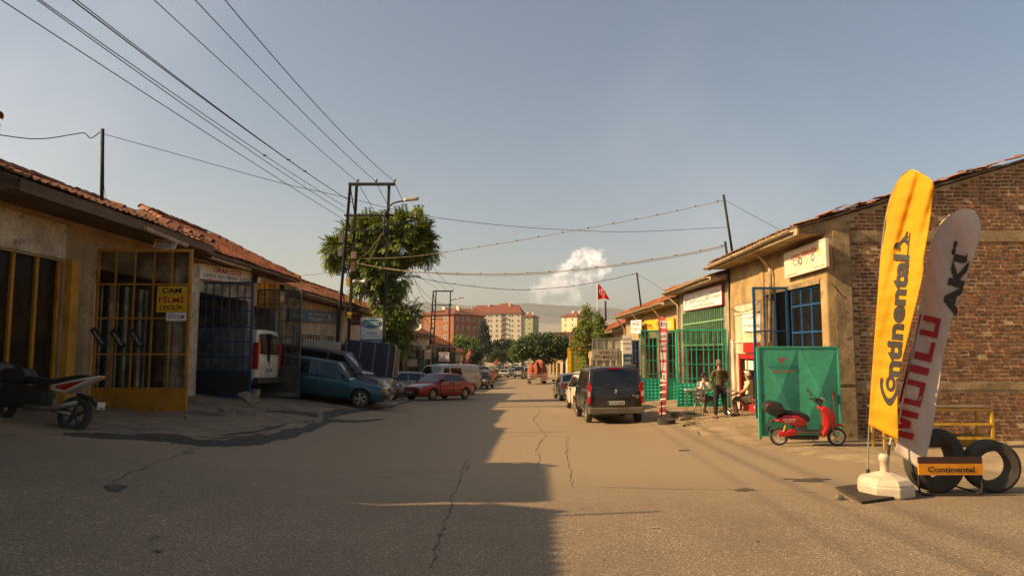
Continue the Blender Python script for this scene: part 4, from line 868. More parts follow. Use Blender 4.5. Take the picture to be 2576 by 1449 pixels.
gate('barred_gate', 'green barred gate leaf with pressed foot panel beside the red feather banner', (ha.x, YA), (-1, 0.0, 0), ha.x - at(1614, 1005, YA).x, ha.z + 0.02, at(1660, 830, YA).z - ha.z - 0.02, GT, (0.12, 0.24, 0.36, 0.48, 0.55, 0.66, 0.77, 0.88), (0.4, 0.58, 0.78), bw=0.035, panel=(1.12, GT, 9, 7), gm=GLASS)
bb = MB(); a = at(1664, 830, YA - 0.04); bb.box((a.x - 0.05, YA - 0.1, ha.z), (a.x + 0.05, YA + 0.05, a.z)); tag(bb.build('gate_post', GT, origin=(a.x, YA, ha.z)), 'green square gate post behind the red feather banner', 'post')
# ---- third shop, red roof
R3 = shop('red_roof_workshop', 'workshop with a wide red tiled roof and several signs on the right', XR, 32.45, 47.5, 4.02, PL_CREAM, ((33.2, 36.0, -0.9, 2.6), (37.2, 41.0, -1.0, 2.4), (42.5, 46.5, -1.1, 2.3)), ov=0.65, run=4.6, rise=1.75, tiles=TILE, seed=23, fascia=0.16, eave_m=MATS['fascia_paint'])
gutter(R3, XR - 0.75, 32.6, 47.6, 3.98, 1, GUTTER, 0.0, 0.085)
for ya in (35.0, 40.8, 47.2):
    dp = MB(); dp.tube([(XR - 0.73, ya, 3.9), (XR - 0.12, ya + 0.1, 3.2), (XR - 0.1, ya + 0.1, 1.4 if ya < 47 else -1)], 0.055, 8); dp.build('downpipe', GUTTER, R3)
front_sign('shop_sign', 'yellow sign with black letters behind the green gates', 1621, 1694, 806, 832, 800, 830, XR - 0.12, mat('sign_sun_yellow', (0.82, 0.50, 0.01), 0.5, var=0.1), [('OPEL', -0.28, -0.1, 0.26, 0.42, INK_K, 0.02), ('UZMANI', 0.1, 0.12, 0.3, 0.36, INK_K, 0.015), ('O', 0.38, -0.02, 0.1, 0.6, INK_W, 0.01)])
front_sign('shop_sign', 'small white sign reading ARGE with red letters below', 1587, 1612, 806, 838, 805, 838, XR - 0.5, SIGN_W, [('ARGE', 0.0, 0.24, 0.75, 0.3, INK_K, 0.02), ('OTOMOTİV', 0.0, -0.16, 0.9, 0.26, INK_R, 0.01)])
face_sign('shop_sign', 'white panel with red lines of text beside the blue barred door', 1567, 843, 1590, 890, 42.0, SIGN_W, [('OTO ELEKTRİK', 0.0, 0.30, 0.85, 0.14, INK_R, 0.01), ('MARŞ DİNAMO', 0.0, 0.05, 0.85, 0.13, INK_R, 0.01), ('KLİMA', 0.0, -0.2, 0.6, 0.13, INK_R, 0.01)])
face_sign('shop_sign', 'narrow blue panel with white lines under the white panel', 1568, 890, 1590, 925, 42.0, SIGN_B, [('TAMİR', 0, 0.2, 0.7, 0.2, INK_W, 0.01), ('BAKIM', 0, -0.15, 0.7, 0.2, INK_W, 0.01)])
hb = at(1590, 925, 38.5); gate('barred_gate', 'small light blue barred gate leaf between the white panel and the green gates', (at(1616, 925, 38.5).x, 38.5), (-1, 0, 0), at(1616, 925, 38.5).x - hb.x, G(6, 38.5) + 0.1, at(1600, 855, 38.5).z - G(6, 38.5) - 0.1, mat('light_blue_paint', (0.06, 0.2, 0.46), 0.5, var=0.2), (0.33, 0.66), (0.42, 0.6, 0.8), panel=(1.0, MATS['light_blue_paint']), gm=GLASS)
YQ = 45.0; hq = at(1562, 930, YQ)
gate('barred_gate', 'pale grey-green glazed gate leaf lettered GÜZEL', (hq.x, YQ), (-1, 0, 0), hq.x - at(1490, 930, YQ).x, G(5, YQ) + 0.1, at(1520, 851, YQ).z - G(5, YQ) - 0.1, mat('pale_teal_paint', (0.26, 0.33, 0.28), 0.5, var=0.2), (0.28, 0.55, 0.8), (0.38, 0.62, 0.8), gm=glass('milky_glass', (0.30, 0.27, 0.22), 0.45, 0.3))
face_sign('notice_board', 'grey board lettered GÜZEL B. OTO MAKAS on the glazed gate', 1492, 879, 1546, 906, YQ - 0.06, mat('board_grey', (0.42, 0.38, 0.32), 0.6, var=0.15), [('GÜZEL B', 0.12, 0.24, 0.66, 0.3, INK_K, 0.012), ('OTO MAKAS', 0.0, -0.2, 0.9, 0.34, INK_K, 0.012)])
# ================================================================ VEHICLES
def paint(name, col, metal=0.0, dust=0.25, rough=0.35): return mat(name, col, rough, metal, var=0.08, scale=1.2, dust=dust, coat=0.6)
CARGLASS = mat('car_glass', (0.012, 0.014, 0.016), 0.07, 0, var=0, spec=0.6)
RUBBER = mat('tyre_rubber', (0.022, 0.021, 0.02), 0.85, var=0.3, scale=8, dust=0.18)
RIMM = mat('wheel_alloy', (0.45, 0.44, 0.42), 0.35, 0.7, var=0.1)
TRIM = mat('black_trim', (0.02, 0.02, 0.021), 0.6, var=0.15, dust=0.15)
LAMP = mat('head_lamp', (0.62, 0.62, 0.6), 0.12, 0.2, var=0.1, scale=15); TAIL = mat('tail_lamp', (0.45, 0.012, 0.01), 0.15, var=0.1, scale=15); AMBER = mat('amber_lamp', (0.6, 0.2, 0.01), 0.2, var=0)
PLATE = mat('number_plate', (0.62, 0.62, 0.60), 0.5, var=0.05); UNDER = mat('underbody', (0.015, 0.015, 0.015), 0.95, var=0)
def interp(tab, x):
    """tab sorted by falling x"""
    if x >= tab[0][0]: return tab[0][1]
    for (a, va), (c, vc) in zip(tab, tab[1:]):
        if x >= c: return va + (vc - va) * (a - x) / (a - c) if a != c else vc
    return tab[-1][1]
WHEELS = {}
def wheel_meshes(r_, wd, kind):
    k = (round(r_, 3), kind)
    if k not in WHEELS:
        t = MB(); h = wd / 2; ri = r_ * 0.66
        t.lathe([(ri, -h * 0.8), (r_ * 0.9, -h), (r_ * 0.985, -h * 0.7), (r_, 0), (r_ * 0.985, h * 0.7), (r_ * 0.9, h), (ri, h * 0.8), (ri * 0.96, 0)], axis='Y', seg=26, closed=True)
        rm = MB(); rm.lathe([(ri, h * 0.78), (ri * 0.93, h * 0.86), (ri * 0.86, h * 0.45), (ri * 0.84, -h * 0.2)], axis='Y', seg=26)
        if kind == 'spoke':
            for j in range(5):
                a = 2 * math.pi * j / 5; ca, sa = math.cos(a), math.sin(a); w1, w2 = ri * 0.14, ri * 0.2
                pts = [(ri * .1, -w1), (ri * .92, -w2), (ri * .92, w2), (ri * .1, w1)]
                rm.prism([(x * ca - y * sa, h * 0.5, x * sa + y * ca) for x, y in pts], (0, h * 0.28, 0))
        else:
            for j in range(10):
                a = 2 * math.pi * j / 10; ca, sa = math.cos(a), math.sin(a)
                rm.prism([(x * ca - y * sa, h * 0.55, x * sa + y * ca) for x, y in ((ri * .2, -ri * .11), (ri * .9, -ri * .2), (ri * .9, ri * .2), (ri * .2, ri * .11))], (0, h * 0.15, 0))
        rm.lathe([(0.0, h * 0.88), (ri * 0.17, h * 0.86), (ri * 0.24, h * 0.5), (ri * 0.2, 0)], axis='Y', seg=14)
        dk = MB(); dk.lathe([(0, 0), (ri * 0.97, 0)], axis='Y', seg=20)
        WHEELS[k] = (t.mesh('tyre', RUBBER, smooth=True), rm.mesh('rim', RIMM), dk.mesh('brake_disc', UNDER))
    return WHEELS[k]
def smooth_obj(me, ang=50):
    bm = bmesh.new(); bm.from_mesh(me)
    for f in bm.faces: f.smooth = True
    for e in bm.edges: e.smooth = not (len(e.link_faces) == 2 and e.calc_face_angle(0) > rad(ang))
    bm.to_mesh(me); bm.free()
def car(name, label, cat, S, pm, group=None, rim='spoke', details=True):
    """built at the origin, nose towards +x; S holds lengths in metres"""
    L, W, wb, fo, r_ = S['L'], S['W'], S['wb'], S['fo'], S['r']; zbm = S.get('zb', 0.2)
    o = root(name, (0, 0, 0), label, cat, group); hl = L / 2; hw = W / 2
    xf, xr = hl - fo, hl - fo - wb
    st = sorted(set([hl, hl - .05, hl - .14, hl - .3, hl - .55] + [round(hl - .55 - (L - 1.1) * i / 16, 4) for i in range(1, 16)] + [-hl + .55, -hl + .3, -hl + .14, -hl + .05, -hl]), reverse=True)
    nr, tr = S.get('nose', 0.2), S.get('tailr', 0.14); rings = []
    for x in st:
        zt = interp(S['top'], x); d = min(hl - x, x + hl); en = nr if x > 0 else tr
        w_ = hw * (1 - en * max(0, 1 - d / 0.75) ** 2.2)
        zb_ = zbm + 0.10 * max(0, 1 - d / 0.5) ** 2
        k = max(0, 1 - d / 0.10); zt2 = zt - 0.05 * k; w_ *= 1 - 0.05 * k; H = zt2 - zb_
        zw = zb_ + H * 0.55
        half = [(0.0, zb_), (w_ * 0.82, zb_), (w_ * 0.955, zb_ + H * 0.06), (w_ * 0.985, zb_ + H * 0.25), (w_, zw), (w_ * 0.985, zb_ + H * 0.82), (w_ * 0.945, zt2 - H * 0.045), (w_ * 0.86, zt2 + 0.004), (w_ * 0.45, zt2 + S.get('crown', 0.025)), (0.0, zt2 + S.get('crown', 0.025) * 1.25)]
        rings.append([(x, y, z) for y, z in half] + [(x, -y, z) for y, z in half[-2:0:-1]])
    bb = MB(); bb.loft(rings); body = bb.build('body', [pm, UNDER, TRIM], o, smooth=True)
    body.modifiers.new('s', 'SUBSURF').levels = 1
    cut = MB()
    for xw in (xf, xr):
        for sg in (-1, 1):
            cut.lathe([(0, 0), (r_ + 0.055, 0), (r_ + 0.055, 0.62), (0, 0.62)], (xw, sg * (hw + 0.02) - 0.31 , r_ + 0.01), 'Y', 24)
    co = cut.build('cutter', UNDER); bo = body.modifiers.new('b', 'BOOLEAN'); bo.operation = 'DIFFERENCE'; bo.object = co; bo.solver = 'EXACT'
    apply_mods(body, (co,)); bpy.data.objects.remove(co)
    me = body.data
    for p in me.polygons:
        c = p.center
        for xw in (xf, xr):
            if math.hypot(c.x - xw, c.z - r_ - 0.01) < r_ + 0.052 and abs(c.y) > 0.2: p.material_index = 1
        if c.z < zbm + 0.03 and abs(p.normal.z) > 0.7: p.material_index = 1
        if S.get('sill') and c.z < S['sill']: p.material_index = 2
    smooth_obj(me, 38)
    # greenhouse: flat flanks leaning in, crowned roof, raked screens
    c = S['cab']; zbt, tum = c['zb'], c['tum']; wbt = c.get('w', hw * 0.94)
    yy = lambda z: wbt - tum * (z - zbt)
    zr_ = lambda x: interp(c['roof'], x)
    secs = []; xs_ = [c['xa'], c['xrf']] + [c['xrf'] + (c['xrr'] - c['xrf']) * i / 4 for i in range(1, 4)] + [c['xrr'], c['xd']]
    for i, x in enumerate(xs_):
        lo = zbt - 0.06
        zt = zbt + 0.005 if i in (0, len(xs_) - 1) else zr_(x)
        if i == len(xs_) - 1: zt = c.get('zd', zbt)
        cr = 0.0 if i in (0, len(xs_) - 1) else c.get('crown', 0.035)
        y1_, y2_ = yy(lo), yy(zt)
        secs.append([(x, y1_, lo), (x, y2_, zt), (x, y2_ * 0.55, zt + cr * 0.8), (x, 0, zt + cr), (x, -y2_ * 0.55, zt + cr * 0.8), (x, -y2_, zt), (x, -y1_, lo)])
    bb = MB(); bb.loft(secs); cb = bb.build('cabin', S.get('cabm', pm), o); bevel(cb, c.get('bev', 0.045), 3, 22); apply_mods(cb); smooth_obj(cb.data, 50)
    def pane_side(poly, nm='window', m=CARGLASS, off=0.008):
        for sg in (-1, 1):
            q = MB(); q.prism([(x, sg * (yy(z) + off - 0.02), z) for x, z in poly], (0, sg * 0.02, 0)); q.build(nm, m, o)
    for poly in c['side']: pane_side(poly)
    def screen(x0, z0, x1, z1, nm, mrg=0.07, m=CARGLASS, w0=None, w1=None):
        a0, a1 = (w0 or yy(z0) - mrg), (w1 or yy(z1) - mrg); cr = c.get('crown', 0.035)
        n = Vector((z1 - z0, 0, -(x1 - x0))); n = n.normalized() * (0.012 if (n.x > 0) == (x0 > 0) else -0.012)
        q = MB(); q.grid(lambda s_, t_: Vector((x0 + (x1 - x0) * t_, (a0 + (a1 - a0) * t_) * (2 * s_ - 1), z0 + (z1 - z0) * t_ + cr * t_ * (1 - (2 * s_ - 1) ** 2))) + n, 6, 3); q.build(nm, m, o, smooth=True, fix=False)
    fx_ = c['xrf'] - c['xa']; zf = zr_(c['xrf']) - zbt
    screen(c['xa'] + fx_ * 0.1, zbt + zf * 0.1, c['xa'] + fx_ * 0.9, zbt + zf * 0.9, 'windscreen')
    if not c.get('norear'):
        zd = c.get('zd', zbt); dx = c['xrr'] - c['xd']; dz = zr_(c['xrr']) - zd; lo_, hi_ = c.get('rear', (0.12, 0.86))
        screen(c['xd'] + dx * lo_, zd + dz * lo_, c['xd'] + dx * hi_, zd + dz * hi_, 'rear_window', c.get('rearm', 0.09))
    # wheels
    t_, rm_, dk_ = wheel_meshes(r_, 0.19, rim)
    for xw in (xf, xr):
        for sg in (-1, 1):
            wo_ = put('wheel', t_, o, (xw, sg * (hw - 0.115), r_), (0, 0, 0 if sg > 0 else math.pi)); put('rim', rm_, wo_); put('brake_disc', dk_, wo_)
    for nm, m, a, d_ in S.get('boxes', ()):
        for sg in ((-1, 1) if a[1] > 0.001 else (1,)):
            q = MB(); q.box((a[0], sg * a[1], a[2]), (d_[0], sg * d_[1], d_[2])); bevel(q.build(nm, m, o), min(0.02, 0.3 * min(abs(a[i] - d_[i]) for i in range(3))), 2)
    for poly, nm, m in S.get('strips', ()):                    # thin lines along the flank at (x, z)
        for sg in (-1, 1):
            q = MB(); q.box((poly[0], sg * (hw + 0.006), poly[1]), (poly[2], sg * (hw - 0.05), poly[3])); q.build(nm, m, o)
    if details:
        mx = c['xa'] + fx_ * 0.42
        for sg in (-1, 1):
            q = MB(); q.box((mx - 0.06, sg * (yy(zbt) + 0.02), zbt + 0.04), (mx + 0.06, sg * (yy(zbt) + 0.19), zbt + 0.17)); bevel(q.build('mirror', S.get('mirm', TRIM), o), 0.025, 2)
    return o
def plate(o, x, z, w_, h, s, face, m=PLATE):
    q = MB(); q.box((x, -w_ / 2, z - h / 2), (x + face * 0.012, w_ / 2, z + h / 2)); p = q.build('number_plate', m, o)
    q = MB(); y0 = (-w_ / 2) * face; q.box((x + face * 0.011, y0, z - h / 2 + 0.004), (x + face * 0.0135, y0 + face * w_ * 0.09, z + h / 2 - 0.004)); q.build('blue_band', INK_B, p)
    lettering(s, (x + face * 0.0135, w_ * 0.05 * face, z), (0, face, 0), (0, 0, 1), w_ * 0.78, h * 0.6, INK_K, p, 0.02)
def park(o, x, y, heading, dz=0.0):
    """set on the ground, nose towards heading (degrees, 0 = +X, 90 = up the street), tilted with the slope"""
    h = rad(heading); f = Vector((math.cos(h), math.sin(h), 0)); s_ = Vector((-f.y, f.x, 0)); e = 1.2
    zf, zr = G(x + f.x * e, y + f.y * e), G(x - f.x * e, y - f.y * e); zl, zr2 = G(x + s_.x * .7, y + s_.y * .7), G(x - s_.x * .7, y - s_.y * .7)
    o.location = (x, y, (zf + zr) / 2 + dz + 0.012); o.rotation_mode = 'XYZ'
    fv = Vector((f.x * 2 * e, f.y * 2 * e, zf - zr)).normalized(); sv = Vector((s_.x * 1.4, s_.y * 1.4, zl - zr2)); sv = (sv - fv * sv.dot(fv)).normalized(); uv = fv.cross(sv)
    o.rotation_euler = Matrix((fv, sv, uv)).transposed().to_euler(); return o
def park_wheel(o, u, v, heading, xw, side):
    q = gp(u, v); h = rad(heading); f = Vector((math.cos(h), math.sin(h), 0)); l = Vector((-f.y, f.x, 0)); c = q - f * xw - l * side
    return park(o, c.x, c.y, heading)
SEDAN = dict(L=4.48, W=1.71, wb=2.64, fo=0.92, r=0.305, nose=0.26, tailr=0.2,
    top=[(2.24, .56), (2.18, .66), (1.9, .745), (1.4, .82), (0.95, .895), (0.6, .93), (-1.2, .955), (-1.6, .985), (-2.05, .97), (-2.17, .92), (-2.24, .80)],
    cab=dict(xa=1.02, xrf=0.22, xrr=-0.98, xd=-1.66, zb=0.92, zd=0.97, tum=0.34, w=0.795, roof=[(0.3, 1.37), (-0.3, 1.405), (-0.98, 1.36)],
        side=[[(0.72, .95), (-0.22, .95), (-0.22, 1.335), (0.17, 1.325)], [(-0.28, .95), (-1.08, .96), (-0.95, 1.30), (-0.28, 1.335)], [(-1.13, .97), (-1.42, .99), (-1.02, 1.27)]]),
    boxes=[('head_lamp', LAMP, (2.02, .42, .60), (2.215, .70, .72)), ('tail_lamp', TAIL, (-2.24, .50, .70), (-2.05, .80, .88)), ('grille', TRIM, (2.1, 0, .61), (2.235, .35, .69)), ('grille', TRIM, (2.1, 0, .61), (2.235, -.35, .69)), ('bumper_strip', TRIM, (2.1, -.6, .42), (2.262, .6, .47)), ('bumper_strip', TRIM, (-2.262, -.7, .48), (-2.1, .7, .53)), ('air_intake', TRIM, (2.1, -.5, .27), (2.245, .5, .36)), ('door_handle', TRIM, (-.12, .83, .84), (.06, .872, .87)), ('door_handle', TRIM, (-1.0, .83, .85), (-.82, .872, .88))],
    strips=[((1.0, .50, -1.25, .535), 'side_moulding', TRIM), ((0.78, .26, 0.772, .92), 'door_gap', UNDER), ((-0.246, .26, -0.254, .93), 'door_gap', UNDER)])
WAGON = dict(L=4.18, W=1.64, wb=2.42, fo=0.80, r=0.295, nose=0.12, tailr=0.1, crown=0.015,
    top=[(2.09, .62), (2.04, .74), (1.6, .80), (1.0, .845), (0.7, .87), (-1.8, .89), (-2.09, .88)],
    cab=dict(xa=0.86, xrf=0.34, xrr=-1.78, xd=-2.04, zb=0.87, zd=0.88, tum=0.26, w=0.775, bev=0.03, crown=0.03, roof=[(0.4, 1.36), (-0.5, 1.40), (-1.8, 1.38)],
        side=[[(0.66, .91), (-0.22, .91), (-0.22, 1.325), (0.30, 1.315)], [(-0.29, .91), (-1.0, .91), (-1.0, 1.325), (-0.29, 1.325)], [(-1.08, .92), (-1.86, .92), (-1.74, 1.32), (-1.08, 1.325)]]),
    boxes=[('head_lamp', LAMP, (2.0, .48, .60), (2.11, .70, .73)), ('indicator', AMBER, (1.93, .705, .60), (2.085, .775, .73)), ('grille', TRIM, (2.0, 0, .60), (2.10, .46, .72)), ('grille', TRIM, (2.0, 0, .60), (2.10, -.46, .72)), ('bumper', TRIM, (1.95, -.82, .38), (2.19, .82, .52)), ('bumper', TRIM, (-2.19, -.8, .40), (-2.0, .8, .54)), ('tail_lamp', TAIL, (-2.105, .60, .62), (-2.0, .80, .86)), ('door_handle', TRIM, (-.14, .80, .80), (.0, .835, .83))],
    strips=[((1.2, .44, -1.1, .48), 'side_moulding', TRIM), ((0.80, .26, 0.79, .88), 'door_gap', UNDER), ((-0.25, .26, -0.26, .88), 'door_gap', UNDER)])
MINIVAN = dict(L=4.38, W=1.81, wb=2.73, fo=0.90, r=0.315, nose=0.24, tailr=0.10, zb=0.24,
    top=[(2.19, .62), (2.12, .80), (1.8, .95), (1.4, 1.03), (1.2, 1.07), (-1.9, 1.10), (-2.12, 1.10), (-2.19, 1.06)],
    cab=dict(xa=1.36, xrf=0.52, xrr=-1.98, xd=-2.13, zb=1.08, tum=0.16, w=0.86, bev=0.07, crown=0.05, roof=[(0.6, 1.70), (0.0, 1.74), (-1.98, 1.70)],
        side=[[(1.0, 1.13), (0.05, 1.13), (0.05, 1.62), (0.55, 1.60)], [(-0.03, 1.13), (-1.0, 1.13), (-1.0, 1.62), (-0.03, 1.62)], [(-1.08, 1.15), (-1.92, 1.17), (-1.86, 1.60), (-1.08, 1.62)]], rear=(0.14, 0.86), rearm=0.12),
    boxes=[('head_lamp', LAMP, (1.92, .52, .78), (2.12, .78, .95)), ('bumper', TRIM, (1.95, -.8, .30), (2.215, .8, .52)), ('door_handle', TRIM, (.1, .88, .98), (.28, .918, 1.01))],
    strips=[((1.1, .46, -1.2, .54), 'side_moulding', TRIM), ((0.98, .28, 0.97, 1.07), 'door_gap', UNDER), ((0.015, .28, 0.005, 1.07), 'door_gap', UNDER)])
PANELVAN = dict(L=4.75, W=1.86, wb=2.95, fo=0.86, r=0.32, nose=0.2, tailr=0.05, zb=0.26,
    top=[(2.37, .70), (2.30, .90), (1.95, 1.05), (1.7, 1.12), (-2.3, 1.14), (-2.37, 1.12)],
    cab=dict(xa=1.80, xrf=0.95, xrr=-2.28, xd=-2.35, zb=1.12, tum=0.10, w=0.90, bev=0.08, crown=0.04, roof=[(0.95, 1.88), (0.3, 1.92), (-2.28, 1.92)],
        side=[[(1.42, 1.17), (0.5, 1.17), (0.5, 1.75), (0.95, 1.74)]], rear=(0.10, 0.85), rearm=0.10),
    boxes=[('head_lamp', LAMP, (2.05, .55, .85), (2.29, .80, 1.03)), ('bumper', TRIM, (2.1, -.85, .32), (2.40, .85, .6)), ('bumper', TRIM, (-2.43, -.86, .32), (-2.2, .86, .50))],
    strips=[((1.3, .52, -1.4, .60), 'side_moulding', TRIM), ((1.36, .3, 1.35, 1.1), 'door_gap', UNDER), ((0.45, .3, 0.44, 1.1), 'door_gap', UNDER)])
HATCH = dict(L=3.98, W=1.69, wb=2.5, fo=0.80, r=0.295, nose=0.25, tailr=0.18,
    top=[(1.99, .58), (1.93, .70), (1.6, .80), (1.1, .87), (0.9, .91), (-1.5, .96), (-1.9, .97), (-1.99, .9)],
    cab=dict(xa=1.05, xrf=0.28, xrr=-1.45, xd=-1.90, zb=0.92, zd=0.96, tum=0.30, w=0.79, roof=[(0.3, 1.42), (-0.4, 1.46), (-1.45, 1.40)],
        side=[[(0.76, .95), (-0.25, .95), (-0.25, 1.38), (0.22, 1.37)], [(-0.31, .95), (-1.15, .97), (-1.12, 1.35), (-0.31, 1.38)], [(-1.2, .99), (-1.6, 1.01), (-1.38, 1.32), (-1.18, 1.34)]], rear=(0.1, .88)),
    boxes=[('head_lamp', LAMP, (1.72, .45, .65), (1.93, .73, .80)), ('tail_lamp', TAIL, (-1.96, .56, .72), (-1.75, .80, .94)), ('air_intake', TRIM, (1.85, -.45, .34), (2.0, .45, .46)), ('door_handle', TRIM, (-.14, .82, .85), (.04, .862, .88))],
    strips=[((0.80, .26, 0.79, .9), 'door_gap', UNDER), ((-0.275, .26, -0.285, .92), 'door_gap', UNDER)])
OLDVAN = dict(L=4.57, W=1.84, wb=2.46, fo=1.13, r=0.325, nose=0.10, tailr=0.06, zb=0.28, crown=0.0,
    top=[(2.285, .95), (2.26, 1.08), (2.0, 1.10), (-2.2, 1.10), (-2.285, 1.08)],
    cab=dict(xa=2.16, xrf=1.50, xrr=-2.12, xd=-2.25, zb=1.08, tum=0.22, w=0.885, bev=0.08, crown=0.06, roof=[(1.5, 1.84), (0.8, 1.91), (-2.12, 1.88)],
        side=[[(1.78, 1.14), (0.98, 1.14), (0.98, 1.70), (1.42, 1.70)], [(0.82, 1.14), (-0.22, 1.14), (-0.22, 1.70), (0.82, 1.70)]], rear=(0.12, .85)),
    boxes=[('head_lamp', LAMP, (2.2, .52, .78), (2.31, .74, .98)), ('bumper', TRIM, (2.2, -.9, .42), (2.40, .9, .56)), ('bumper', TRIM, (-2.40, -.9, .42), (-2.2, .9, .56)), ('tail_lamp', TAIL, (-2.31, .74, .7), (-2.2, .88, .98))],
    strips=[((2.0, .62, -2.1, .64), 'side_seam', UNDER)])
# ---- the cars one can tell apart
teal = car('station_wagon', 'teal boxy station wagon with alloy wheels parked nose-out on the left apron', 'car', WAGON, paint('paint_teal', (0.006, 0.075, 0.12), 0.2, 0.04))
plate(teal, 2.19, 0.42, 0.5, 0.11, '26 KR 418', 1)
park_wheel(teal, 904, 1026, 1, 1.29, -0.72)
grey = car('minivan', 'charcoal minivan with a sloping bonnet parked behind the teal wagon', 'van', MINIVAN, paint('paint_charcoal', (0.022, 0.021, 0.028), 0.3, 0.15))
park(grey, -6.75, 25.6, -3)
red = car('saloon_car', 'red four-door saloon parked beside the pale van on the left', 'car', SEDAN, paint('paint_red', (0.36, 0.006, 0.012), 0.1, 0.03))
plate(red, 2.262, 0.42, 0.5, 0.11, '26 VN 832', 1)
park(red, -4.0, 38.0, 234)
t3 = car('panel_van', 'pale grey old panel van with dark side windows behind the red saloon', 'van', OLDVAN, paint('paint_pale_grey', (0.40, 0.43, 0.42), 0.0, 0.15))
park(t3, -4.0, 44.6, 236)
hat = car('hatchback', 'black hatchback parked nose-out just left of the red saloon', 'car', HATCH, paint('paint_black_blue', (0.012, 0.012, 0.018), 0.2, 0.12)); park(hat, -7.3, 34.4, -28)
sil = car('hatchback', 'silver-blue hatchback half hidden behind the red saloon', 'car', HATCH, paint('paint_silver_blue', (0.28, 0.33, 0.38), 0.4, 0.15)); park(sil, -6.9, 42.5, 215)
wv = car('panel_van', 'white panel van backed into the workshop behind the blue gate', 'van', PANELVAN, paint('paint_white', (0.60, 0.59, 0.56), 0.0, 0.15), rim='plain')
for sg in (-1, 1):
    q = MB(); q.box((-2.39, sg * 0.80, 0.75), (-2.2, sg * 0.905, 1.55)); bevel(q.build('tail_lamp', TAIL, wv), 0.02)
q = MB(); q.box((-2.385, -0.008, 0.55), (-2.30, 0.008, 1.85)); q.build('door_gap', UNDER, wv)
q = MB(); q.box((-2.42, 0.06, 0.98), (-2.36, 0.12, 1.2)); q.build('door_handle', TRIM, wv)
plate(wv, -2.38, 0.72, 0.5, 0.22, '26 UD 706', -1); park(wv, -9.95, 21.75, 177, 0.05)
# ---- black minivan at the right, seen from behind
bv = car('minivan', 'dusty black minivan with roof rails parked on the right, seen from behind', 'van', MINIVAN, paint('paint_black', (0.010, 0.009, 0.009), 0.1, 0.10, 0.25))
for sg in (-1, 1):
    q = MB(); pts = [(-2.12, 0.80, 0.62), (-2.12, 0.88, 0.62), (-2.08, 0.86, 1.30), (-2.10, 0.74, 1.18)]
    q.prism([(x - 0.085, sg * y, z) for x, y, z in pts], (0.2, 0, 0)); tl = q.build('tail_lamp', TAIL, bv)
    q = MB(); q.box((-2.212, sg * 0.80, 0.84), (-2.15, sg * 0.87, 1.0)); q.build('reversing_lamp', LAMP, tl)
    q = MB(); q.tube([(0.35, sg * 0.70, 1.74), (0.25, sg * 0.70, 1.80), (-1.75, sg * 0.70, 1.80), (-1.9, sg * 0.70, 1.74)], 0.02, 6); q.build('roof_rail', TRIM, bv)
q = MB(); q.box((-2.25, -0.86, 0.30), (-2.05, 0.86, 0.50)); bevel(q.build('bumper', mat('bumper_dusty', (0.07, 0.058, 0.042), 0.7, var=0.3, dust=0.35), bv), 0.03, 3)
q = MB(); q.box((-2.205, -0.42, 0.80), (-2.15, 0.42, 0.84)); q.build('plate_light_bar', TRIM, bv)
plate(bv, -2.205, 0.64, 0.52, 0.115, '26 IL 0559', -1)
SILV = mat('badge_silver', (0.65, 0.64, 0.62), 0.3, 0.6, var=0)
lion = [(-2, -5), (0, -3), (1.5, -5), (2.2, -4), (1, -1.2), (2.6, 0.4), (3.8, -0.8), (4, 0.6), (2, 2), (1.8, 3.6), (0, 5), (-1, 3.6), (-3.6, 3.2), (-3.4, 2.2), (-1, 1.6), (-1.4, -1.6), (-3, -4)]
q = MB(); q.prism([(-2.215, -y * 0.014, 1.0 + z * 0.014) for y, z in lion], (0.03, 0, 0)); q.build('lion_badge', SILV, bv)
lettering('Partner', (-2.217, -0.62, 0.86), (0, -1, 0), (0, 0, 1), 0.22, 0.05, SILV, bv, 0.02); lettering('HDi', (-2.217, -0.66, 0.80), (0, -1, 0), (0, 0, 1), 0.1, 0.04, SILV, bv, 0.02)
q = MB(); q.tube([(-2.17, 0.05, 1.20), (-2.15, 0.35, 1.18)], 0.012, 5); q.tube([(-2.17, 0.35, 1.18), (-2.15, -0.35, 1.2)], 0.01, 5); q.build('wiper', TRIM, bv)
q = MB(); q.box((-2.10, -0.2, 1.69), (-2.0, 0.2, 1.72)); q.build('brake_light', TAIL, bv)
park(bv, 3.22, 23.95, 91)
wh = car('hatchback', 'white hatchback parked just ahead of the black minivan', 'car', HATCH, paint('paint_white_car', (0.66, 0.64, 0.6), 0.0, 0.08)); park(wh, 3.25, 29.2, 93)
ss = car('saloon_car', 'silver saloon with red tail lamps parked beyond the white hatchback', 'car', SEDAN, paint('paint_silver', (0.42, 0.42, 0.41), 0.5, 0.12))
for sg in (-1, 1):
    q = MB(); q.prism([(-2.245, sg * .56, .72), (-2.245, sg * .82, .74), (-2.2, sg * .80, .98), (-2.22, sg * .66, .95)], (0.12, 0, 0)); q.build('tail_lamp', TAIL, ss)
park(ss, 3.3, 38.6, 93)
w2 = car('hatchback', 'white hatchback with its nose to the shops beyond the silver saloon', 'car', HATCH, MATS['paint_white_car']); park(w2, 4.9, 42.5, 60)
dk = car('saloon_car', 'dark old saloon driving up the street towards the camera', 'car', WAGON, paint('paint_dark_green', (0.02, 0.02, 0.018), 0.2, 0.12)); plate(dk, 2.19, 0.42, 0.5, 0.11, '26 EH 120', 1); park(dk, -2.55, 58.5, 262)
